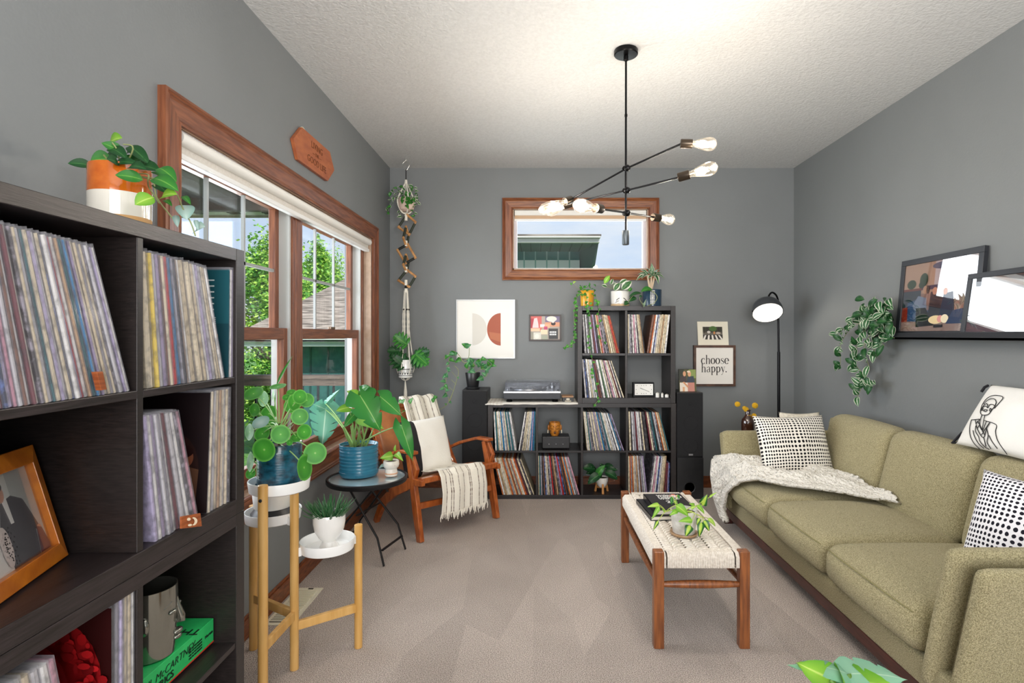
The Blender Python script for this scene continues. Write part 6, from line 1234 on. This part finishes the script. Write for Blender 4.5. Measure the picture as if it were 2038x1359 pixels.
for i, (m_, a, b, w_) in enumerate(CL):
    D = 4.42+.03*(i % 3); A, B = q(*a, D), q(*b, D-.04); cutleaf(lf, A, B, w_/4.53*D/1100*1.25, m_); st.tube(bez(pz+Vector((0, 0, .12)), q(330, 760, 4.48), A, 7), .0025, 6)
lf.build('foliage', [LG, LD, LAD], t); st.build('stem', M['stemd'], t)
# 7. vine in the black pot on the left speaker
c = Vector((P(941, 0, 4.52).x, 4.52, .868)); t = plant('potted_monkey_vine', 'long trailing vine plant in a black pot on the left floor speaker', c); bp_ = mat('black_ceramic', '202022', .35)
MB().lathe([(.0005, 0), (.054, 0), (.058, .010), (.056, .014), (.0005, .012)], c, n=32).build('saucer', bp_, t); pot(t, c+Vector((0, 0, .010)), cyl(.046, .062, .122), bp_, .055, .11, 36)
it = []; vs_ = MB(); s0 = c+Vector((0, 0, .12)); D = 4.46
vine([s0]+[q(x, y, D) for x, y in ((870, 880), (850, 870), (920, 850), (900, 815), (830, 820), (790, 760), (740, 720), (690, 750), (650, 790))], 9, .060, [0, 2], r_=.0026)
vine([q(830, 800, D), q(870, 780, D), q(878, 690, D), q(860, 660, D), q(830, 690, D)], 3, .06, [0, 2], r_=.0024)
vine([q(700, 730, D), q(695, 820, D), q(680, 900, D), q(670, 980, D), q(655, 1050, D), q(680, 1110, D)], 12, .052, [0, 2, 0], r_=.002)
vine([q(745, 850, D), q(780, 890, D), q(775, 950, D), q(750, 1030, D), q(735, 1080, D), q(700, 1170, D), q(690, 1130, D)], 2, .03, 0, r_=.0022)
for p_, e_ in (((720, 905), (770, 960)), ((715, 975), (762, 1020)), ((695, 1040), (738, 1080))): vs_.tube([q(*p_, D), q(*e_, D)], .0016, 5)
vine([s0, q(930, 850, D), q(990, 860, D), q(1060, 850, D), q(1110, 820, D)], 10, .066, [0, 1, 2]); vine([s0, q(1000, 880, D), q(1040, 930, D), q(1000, 960, D)], 6, .062, [0, 2]); vine([q(990, 850, D), q(975, 800, D), q(990, 780, D)], 3, .055, [2, 0])
vine([q(735, 1080, D)]+[q(x, y, d) for x, y, d in ((690, 1180, 4.44), (640, 1230, 4.42), (560, 1255, 4.36), (430, 1235, 4.30), (330, 1245, 4.16), (260, 1280, 4.1))], 3, .03, 2, r_=.0022)
for x, y, x2, y2, d in ((270, 1190, 300, 1150, 4.12), (340, 1190, 372, 1140, 4.2), (545, 1180, 590, 1120, 4.34), (575, 1150, 560, 1115, 4.34), (265, 1160, 250, 1190, 4.1)): it.append((2, q(x, y, d-.02), q(x2, y2, d-.02), .042, dict(droop=.1)))
foli(t, it, [LAD, LD, LG]); vs_.build('stem', M['vine'], t)
# 8. three pots on the back shelf
q = crop(1120, 540, 8.495); sz_ = 1.540
def onshelf(px0, px1, D=4.50): a, b = P(px0, 0, D), P(px1, 0, D); return Vector(((a.x+b.x)/2, D, sz_)), (b.x-a.x)/2
c, r = onshelf(1154.5, 1182.5); t = plant('potted_string_of_hearts', 'trailing string-of-hearts in a yellow pot at the left end of the back shelf top', c)
pot(t, c, cyl(r*.9, r, .128), mat('yellow_glaze', 'e3ab22', .3, col2='d98f18', scale=14, coat=.3), r-.005, .11, 32)
it = []; vs_ = MB(); s0 = c+Vector((0, 0, .115)); D = 4.38
vine([s0, q(280, 310, 4.45), q(230, 480, D), q(200, 600, D), q(190, 760, D), q(195, 950, D), q(200, 1050, D), q(170, 1200, D), q(90, 1260, D), q(20, 1280, D)], 20, .030, [0, 1], 1, r_=.0012)
vine([s0, q(260, 400, 4.44), q(210, 520, D), q(220, 700, D), q(205, 900, D), q(190, 1100, D), q(160, 1290, D)], 14, .028, [0, 1], 1, r_=.0012)
vine([s0, q(400, 420, D), q(415, 600, D), q(460, 730, D), q(450, 1000, D), q(425, 1230, D), q(500, 1500, D), q(480, 1700, D), q(560, 1900, D), q(600, 2150, D), q(540, 2250, D)], 22, .030, [0, 1], 1, r_=.0012)
vine([s0, q(560, 420, D), q(605, 590, D), q(605, 800, D), q(620, 1080, D), q(720, 1200, D)], 12, .030, [0, 1], 1, r_=.0012)
for k in range(26): p = q(rnd.uniform(280, 560), rnd.uniform(250, 360), 4.46+rnd.uniform(-.05, .05)); it.append((rnd.choice((0, 1)), p, p+Vector((rnd.uniform(-.025, .025), -.01, rnd.uniform(-.01, .02))), .026, {}))
for x, y in ((410, 500), (430, 560), (410, 640), (480, 520), (560, 470), (590, 490), (480, 600)): p = q(x, y, D); it.append((1, p, p+Vector((rnd.uniform(-.01, .01), 0, -.024)), .028, {}))
vine([s0, q(250, 280, 4.46), q(190, 200, 4.46)], 0, .01, 0, r_=.0012); it += [(2, q(175, 205, 4.46), q(230, 175, 4.45), .032, {}), (1, q(150, 230, 4.46), q(120, 190, 4.46), .024, {}), (0, q(455, 230, 4.5), q(450, 185, 4.5), .016, {})]
foli(t, it, [LG, LPI, LLM]); vs_.build('stem', M['vine'], t)
c, r = onshelf(1215.5, 1252.5); t = plant('potted_pearl_pothos', 'variegated pothos in a white pot with a drawn sleepy face, on the back shelf', c)
pot(t, c+Vector((0, 0, .018)), cyl(r*.98, r, .105), wh, r-.006, .09, 36); MB().lathe([(.0005, 0), (r*.97, 0), (r, .004), (r, .017), (.0005, .017)], c, n=36).build('saucer', mat('pale_wood_saucer', 'd2b48e', .5), t)
m = MB(); fy = c.y-r-.001
def onpot(x, z): a = x/r; return Vector((c.x+r*math.sin(a)*1.012, c.y-r*math.cos(a)*1.012, c.z+z))
for cx_ in (-.030, .030):
    sg = 1 if cx_ > 0 else -1
    m.tube([onpot(cx_-.014*sg, .064), onpot(cx_, .056), onpot(cx_+.012*sg, .044)], .0026, 6)
    for k in range(4): m.tube([onpot(cx_+(-.010+.007*k)*sg, .046-.003*k), onpot(cx_+(-.004+.009*k)*sg, .034-.003*k)], .0010, 4)
m.build('painted_face', dkb, t)
it = []; st = MB(); s0 = c+Vector((0, 0, .11))
for m_, a, b, w_, D in ((1, (700, 205), (795, 70), 75, 4.44), (0, (745, 265), (655, 235), 55, 4.42), (0, (810, 220), (850, 125), 50, 4.46), (0, (870, 320), (965, 195), 90, 4.42), (0, (1000, 310), (1165, 165), 120, 4.40), (0, (960, 210), (1085, 135), 60, 4.46), (2, (1110, 330), (1170, 280), 60, 4.42), (2, (990, 300), (1120, 200), 70, 4.5), (0, (850, 220), (920, 230), 50, 4.5)):
    it.append((m_, q(*a, D), q(*b, D), w_/8.495*D/1100*1.15, dict(shape='oval', nrm=(.1, -.9, .4)))); st.tube(bez(s0, (s0+q(*a, D))/2+Vector((0, 0, .01)), q(*a, D), 5), .002, 5)
foli(t, it, [LVA, LB, LG]); st.build('stem', M['vine'], t)
c, r = onshelf(1279, 1316.5); t = plant('potted_dracaena', 'striped pale-stemmed dracaena in a navy pot with white dashes, on the back shelf', c); navy = mat('navy_glaze', '1f3a50', .25, coat=.3)
pot(t, c, cyl(r*.98, r, .135), navy, r-.006, .118, 36); m = MB()
for i in range(4):
    for j in range(9):
        a = (-.026+.0095*i); z = .022+j*.0125; p = onpot(0, 0)
        def onp(x, z): a_ = x/r; return Vector((c.x+r*math.sin(a_)*1.01, c.y-r*math.cos(a_)*1.01, c.z+z))
        m.add([onp(a-.003, z-.0035), onp(a+.003, z-.0035), onp(a+.003, z+.0035), onp(a-.003, z+.0035)], [(0, 1, 2, 3)])
m.build('dash_pattern', M['matt_white'], t); it = []; st = MB(); s0 = c+Vector((-.012, 0, .11))
hub = [q(1500, 80, 4.47), q(1430, 60, 4.46), q(1560, 60, 4.5)]
for h_ in hub: st.tube(bez(s0, (s0+h_)/2, h_, 5), [.010, .010, .009, .008, .007, .006], 7)
for i, (x, y, h_) in enumerate(((1235, 165, 1), (1260, 60, 1), (1400, 20, 1), (1330, 130, 1), (1720, 130, 2), (1690, 40, 2), (1620, 230, 2), (1640, -40, 2), (1500, -120, 0), (1380, -60, 0), (1560, -60, 0), (1300, -20, 1), (1450, 130, 0), (1590, 100, 0), (1440, -20, 0), (1580, 20, 2), (1500, -150, 0))):
    it.append((0 if i % 3 else 1, hub[h_], q(x, y, 4.42+.05*(i % 3)), .034, dict(shape='lance', droop=.16, fold=.3, nrm=(0, -.5, .8))))
foli(t, it, [LTR, LVA]); st.build('stem', mat('pale_cane', 'd6bfa3', .6), t)
it = []; vs_ = MB()
vine([s0, q(1500, 330, 4.42), q(1430, 320, 4.40)], 0, .01, 0); it.append((1, q(1515, 310, 4.40), q(1320, 345, 4.38), .058, dict(shape='oval'))); vine([q(1330, 380, 4.40), q(1250, 390, 4.38), q(1180, 420, 4.36), q(1100, 530, 4.36)], 0, .02, 0)
for a, b, w_ in (((1330, 370), (1120, 430), .036), ((1250, 450), (1125, 510), .055), ((1120, 515), (1040, 575), .045), ((1330, 400), (1300, 450), .02)): it.append((0, q(*a, 4.37), q(*b, 4.36), w_, dict(shape='oval')))
it += [(2, q(1370, 605, 4.36), q(1340, 520, 4.36), .014, {}), (2, q(1370, 590, 4.36), q(1410, 470, 4.36), .018, {})]
vs_.tube(spline([q(1500, 330, 4.40), q(1570, 380, 4.38), q(1595, 450, 4.36), q(1540, 540, 4.36), q(1440, 580, 4.36)], 5), .0025, 5); vs_.tube(spline([q(1310, 400, 4.38), q(1300, 470, 4.36), q(1350, 560, 4.36), q(1390, 590, 4.36)], 5), .0018, 5)
foli(t, it, [LD, LG, LTR], 'trailing_leaves'); vs_.build('runner', M['vine'], t)
# 9. plant in the bottom cell
c = Vector((P(1198, 0, 4.50).x, 4.50, .03)); t = plant('potted_begonia', 'dark spotted-leaf plant in a white bowl on a wooden stand inside the back shelf', c); q = crop(1130, 780, 5.91)
m = MB()
for a in range(3):
    an = a*2.094+.55; e = Vector((math.cos(an), math.sin(an), 0)); m.tube([c+e*.058, c+e*.045+Vector((0, 0, .075))], [.010, .008], 8); m.tube([c+Vector((0, 0, .036)), c+e*.05+Vector((0, 0, .036))], .007, 6)
m.build('wooden_stand', mat('beech', 'c58a50', .5), t)
pot(t, c+Vector((0, 0, .040)), [(.0005, 0), (.022, 0), (.040, .02), (.050, .055), (.052, .083), (.048, .083), (.046, .06), (.0005, .03)], wh, .046, .072, 32)
it = []; st = MB()
for m_, a, b, w_, D in ((0, (400, 960), (235, 1085), 100, 4.46), (1, (340, 1000), (440, 860), 80, 4.47), (0, (430, 940), (585, 1030), 95, 4.46), (0, (440, 920), (585, 920), 70, 4.52), (0, (330, 920), (170, 900), 110, 4.50), (0, (340, 940), (200, 860), 60, 4.56), (0, (400, 900), (380, 840), 60, 4.5), (0, (420, 880), (540, 870), 60, 4.55), (0, (300, 950), (215, 960), 60, 4.5)):
    it.append((m_, q(*a, D), q(*b, D-.02), w_/5.91*D/1100*1.1, dict(shape='oval', droop=.15))); st.tube(bez(c+Vector((0, 0, .11)), q(390, 930, D), q(*a, D), 4), .002, 5)
foli(t, it, [LSP, LG]); st.build('stem', M['stemd'], t); m = MB()
for i_ in it:
    for k in range(14):
        p = i_[1].lerp(i_[2], rnd.uniform(.15, .85))+Vector((rnd.uniform(-.3, .3)*i_[3], -.006, rnd.uniform(-.3, .3)*i_[3])); m.sphere(p, .0016, n=4, sc=(1, .3, 1))
m.build('leaf_spots', mat('pale_spot', 'd4e0cf', .6), t)
# 10. philodendron on the bench
c = Vector((.6735, 2.52, .4015)); t = plant('potted_philodendron', 'bright lime and dark green philodendron in a textured white pot on the woven bench', c)
MB().lathe([(.0005, 0), (.058, 0), (.063, .008), (.062, .013), (.057, .010), (.0005, .008)], c, n=40).build('saucer', mat('tan_saucer', 'a3825f', .4, coat=.2), t)
tx_ = mat('embossed_white', 'dfdcd6', .35, col2='bdb9b1', scale=34, bump=1, bscale=36, bstretch=(1, 1, .5))
pot(t, c+Vector((0, 0, .009)), cyl(.050, .0605, .104), tx_, .054, .09, 48); q = crop(1260, 970, 11.32)
BL = [(2, (600, 400), (322, 440), 130, 2.48), (1, (590, 430), (418, 715), 115, 2.46), (0, (565, 750), (455, 965), 100, 2.44), (1, (960, 400), (1245, 650), 245, 2.44), (1, (1000, 520), (818, 635), 130, 2.44), (1, (1335, 740), (1020, 770), 175, 2.40), (0, (1290, 850), (1180, 1105), 215, 2.42), (0, (1545, 780), (1490, 1115), 180, 2.42), (0, (1590, 735), (1712, 985), 185, 2.46),
      (2, (1680, 700), (1855, 885), 140, 2.52), (0, (1565, 405), (1675, 155), 205, 2.55), (2, (1715, 225), (1893, 108), 55, 2.55), (1, (1440, 400), (1605, 600), 130, 2.48), (1, (1390, 430), (1255, 365), 120, 2.52), (3, (880, 200), (865, 400), 100, 2.56), (1, (925, 300), (1000, 410), 100, 2.54), (0, (1500, 690), (1430, 850), 120, 2.45), (3, (1000, 560), (1100, 600), 120, 2.50), (3, (1250, 600), (1330, 520), 120, 2.54), (2, (1300, 470), (1420, 430), 90, 2.50), (3, (1000, 165), (1040, 275), 75, 2.60), (1, (700, 560), (640, 480), 70, 2.48)]
it = []; st = MB(); s0 = c+Vector((0, 0, .10)); nodes = [q(740, 540, 2.48), q(1400, 590, 2.46), q(1580, 680, 2.46), q(1420, 430, 2.50), q(950, 350, 2.52)]
for m_, a, b, w_, D in BL:
    A = q(*a, D); it.append((m_, A, q(*b, D-.01), w_/11.32*D/1100, dict(droop=.12, fold=.25, nrm=(random.uniform(-.3, .3), -.75, .65)))); nd = min(nodes, key=lambda p: (p-A).length); st.tube(bez(nd, (nd+A)/2+Vector((0, 0, .008)), A, 5), .0014, 5)
for nd in nodes: st.tube(bez(s0, (s0+nd)/2+Vector((0, 0, .015)), nd, 6), .0024, 6)
foli(t, it, [LBR, LB, LLM, LG]); st.build('stem', mat('lime_stem', 'b5c65c', .5), t)
# 11. tradescantia at the end of the ledge
t = plant('potted_tradescantia', 'cascading striped tradescantia at the far end of the black picture ledge', (2.16, 3.41, 1.297)); c = Vector((2.165, 3.425, 1.2975))
pot(t, c, cyl(.032, .040, .075), M['metal'], .034, .065, 24); it = []; vs_ = MB(); q = crop(1640, 460, 3.9975)
def qx(x, y, X): px = 1640+x/3.9975; return P(px, 460+y/3.9975, X*F/(px-VX))
for k in range(95):
    u = rnd.random(); x = rnd.gauss(430, 75); y = rnd.gauss(680, 75); X = rnd.uniform(2.06, 2.17)
    if x > 560: x = 560-rnd.random()*80
    p = qx(x, y, X); a = rnd.uniform(0, 6.28); d = Vector((-.3, math.cos(a), math.sin(a)*.8-.3)).normalized(); it.append((0 if rnd.random() < .5 else 1, p, p+d*rnd.uniform(.055, .09), .044, dict(shape='oval', droop=.15, nrm=(-.8, -.5, .4))))
for pts in ([(400, 640), (250, 680), (170, 760), (110, 830)], [(400, 700), (230, 760), (150, 860), (130, 930), (130, 1060), (120, 1100)], [(420, 700), (300, 820), (260, 920), (250, 1000), (260, 1110)], [(430, 760), (330, 880), (330, 980), (360, 1080)], [(260, 950), (240, 1040), (330, 1170), (300, 1240), (262, 1325)],
            [(450, 700), (460, 800), (450, 870), (480, 910)], [(450, 720), (400, 830), (400, 940), (420, 1010)], [(500, 680), (540, 740), (555, 760)], [(330, 1150), (360, 1190), (395, 1205)], [(480, 760), (520, 830), (560, 850)], [(380, 620), (300, 600)], [(470, 620), (530, 600)]):
    sp = [c+Vector((0, 0, .06))]*(pts[0][0] > 370)+[qx(x, y, 2.11) for x, y in pts]; spl = spline(sp, 6); vs_.tube(spl, .0018, 5); n = len(pts)*3
    for i in range(n):
        p = spl[int((i+.8)/n*(len(spl)-1))]; a = rnd.uniform(0, 6.28); d = Vector((-.3, math.cos(a), math.sin(a)*.7-.35)).normalized(); it.append((0 if rnd.random() < .6 else 1, p, p+d*rnd.uniform(.055, .085), .038, dict(shape='oval', droop=.15, nrm=(-.8, -.6, .3))))
foli(t, it, [LTR, LD]); vs_.build('stem', M['vine'], t)
# 12. foreground monstera at the bottom right
c = Vector((.66, 1.02, 0)); t = plant('potted_monstera', 'broad monstera leaves at the bottom right edge of the photo, near the sofa arm', c); basket = mat('woven_basket', 'b08a5c', .8, bump=1, bscale=90, col2='8f6c42', scale=60)
pot(t, c, cyl(.12, .15, .26), basket, .14, .24); lf = MB(); st = MB(); q = crop(1540, 1000, 3.785)
for m_, a, b, w_, nv, cu in ((2, (560, 1290), (990, 1330), 300, (.0, -.35, .94), 3), (2, (560, 1290), (120, 1220), 190, (0, -.30, .95), 3), (0, (430, 1330), (180, 1210), 200, (-.1, -.85, .35), 2), (0, (640, 1340), (900, 1380), 200, (.1, -.85, .3), 2), (0, (520, 1340), (560, 1460), 240, (0, -.9, .2), 2)):
    A, B = q(*a, 1.12), q(*b, 1.12-(.02 if m_ == 2 else .06)); mleaf(lf, A, B, w_/3.785*1.12/1100*1.15, nv, cu, .3, .06, 1 if m_ == 2 else 0, 40, .02); st.tube(bez(c+Vector((0, 0, .24)), c+Vector((0, .03, .5)), A, 10), .006, 8)
lf.build('foliage', [LB, ramp_uv('glossy_pale_leaf', [(0, 'bcd8c0'), (.05, '8fbfa0'), (1, '7fb496')], .18)], t); st.build('stem', M['stem'], t)
# 13. bottle with yellow flowers, on a small table hidden behind the sofa arm
t = thing('end_table', 'small dark table behind the far sofa arm, under the brown bottle vase', 'side table', (1.78, 4.28, 0))
m = MB(); m.box((1.55, 4.03, .520), (2.00, 4.34, .545)); m.build('tabletop', M['black'], t, bevel=.003)
for x in (1.57, 1.95):
    for y in (4.05, 4.29): MB().box((x, y, 0), (x+.03, y+.03, .520)).build('leg', M['black'], t)
c = Vector((P(1488.5, 0, 4.20).x, 4.20, .5455)); t = thing('bottle_vase', 'brown glass bottle holding round yellow flowers behind the far sofa arm', 'vase', c); bgl = mat('brown_glass', '3a1d12', .06, coat=1, spec=.8)
MB().lathe([(.0005, 0), (.046, 0), (.049, .005), (.049, .100), (.044, .123), (.028, .143), (.019, .155), (.017, .185), (.021, .188), (.021, .195), (.015, .195), (.014, .160), (.0005, .145)], c, n=32).build('bottle', bgl, t)
q = crop(1400, 780, 4.53)
for x, y, r_ in ((307, 110, 26), (465, 122, 28), (370, 145, 20), (385, 157, 24), (403, 218, 28), (456, 214, 24)):
    p = q(x, y, 4.2); MB().tube(bez(c+Vector((0, 0, .175)), (c+Vector((0, 0, .195))+p)/2, p, 5), .0014, 5).build('flower_stem', M['vine'], t); m = MB(); R_ = r_/4.53*4.2/1100; m.sphere(p, R_*.8, n=10)
    for k in range(60):
        z_ = 1-2*(k+.5)/60; a = k*2.4; e = Vector((math.cos(a)*math.sqrt(1-z_*z_), math.sin(a)*math.sqrt(1-z_*z_), z_)); m.sphere(p+e*R_*.82, R_*.17, n=4)
    m.build('flower_head', YEL, t)
o = MB().box((P(1500, 0, 4.2).x, 4.17, .5455), (P(1516, 0, 4.2).x, 4.30, .652)).build('white_box', M['matt_white'], None, loc=(1.69, 4.2, .5455), bevel=.003); tag(o, 'small white box beside the brown bottle vase, mostly behind the dotted cushion', 'box')
m = MB().box((P(1502, 0, 4.2).x, 4.19, .653), (P(1516, 0, 4.2).x, 4.29, .665)); o = m.build('blue_book', mat('slate_blue_cover', '4a6a86', .5), None, loc=(1.7, 4.2, .653)); tag(o, 'small slate blue booklet on the white box behind the dotted cushion', 'book')
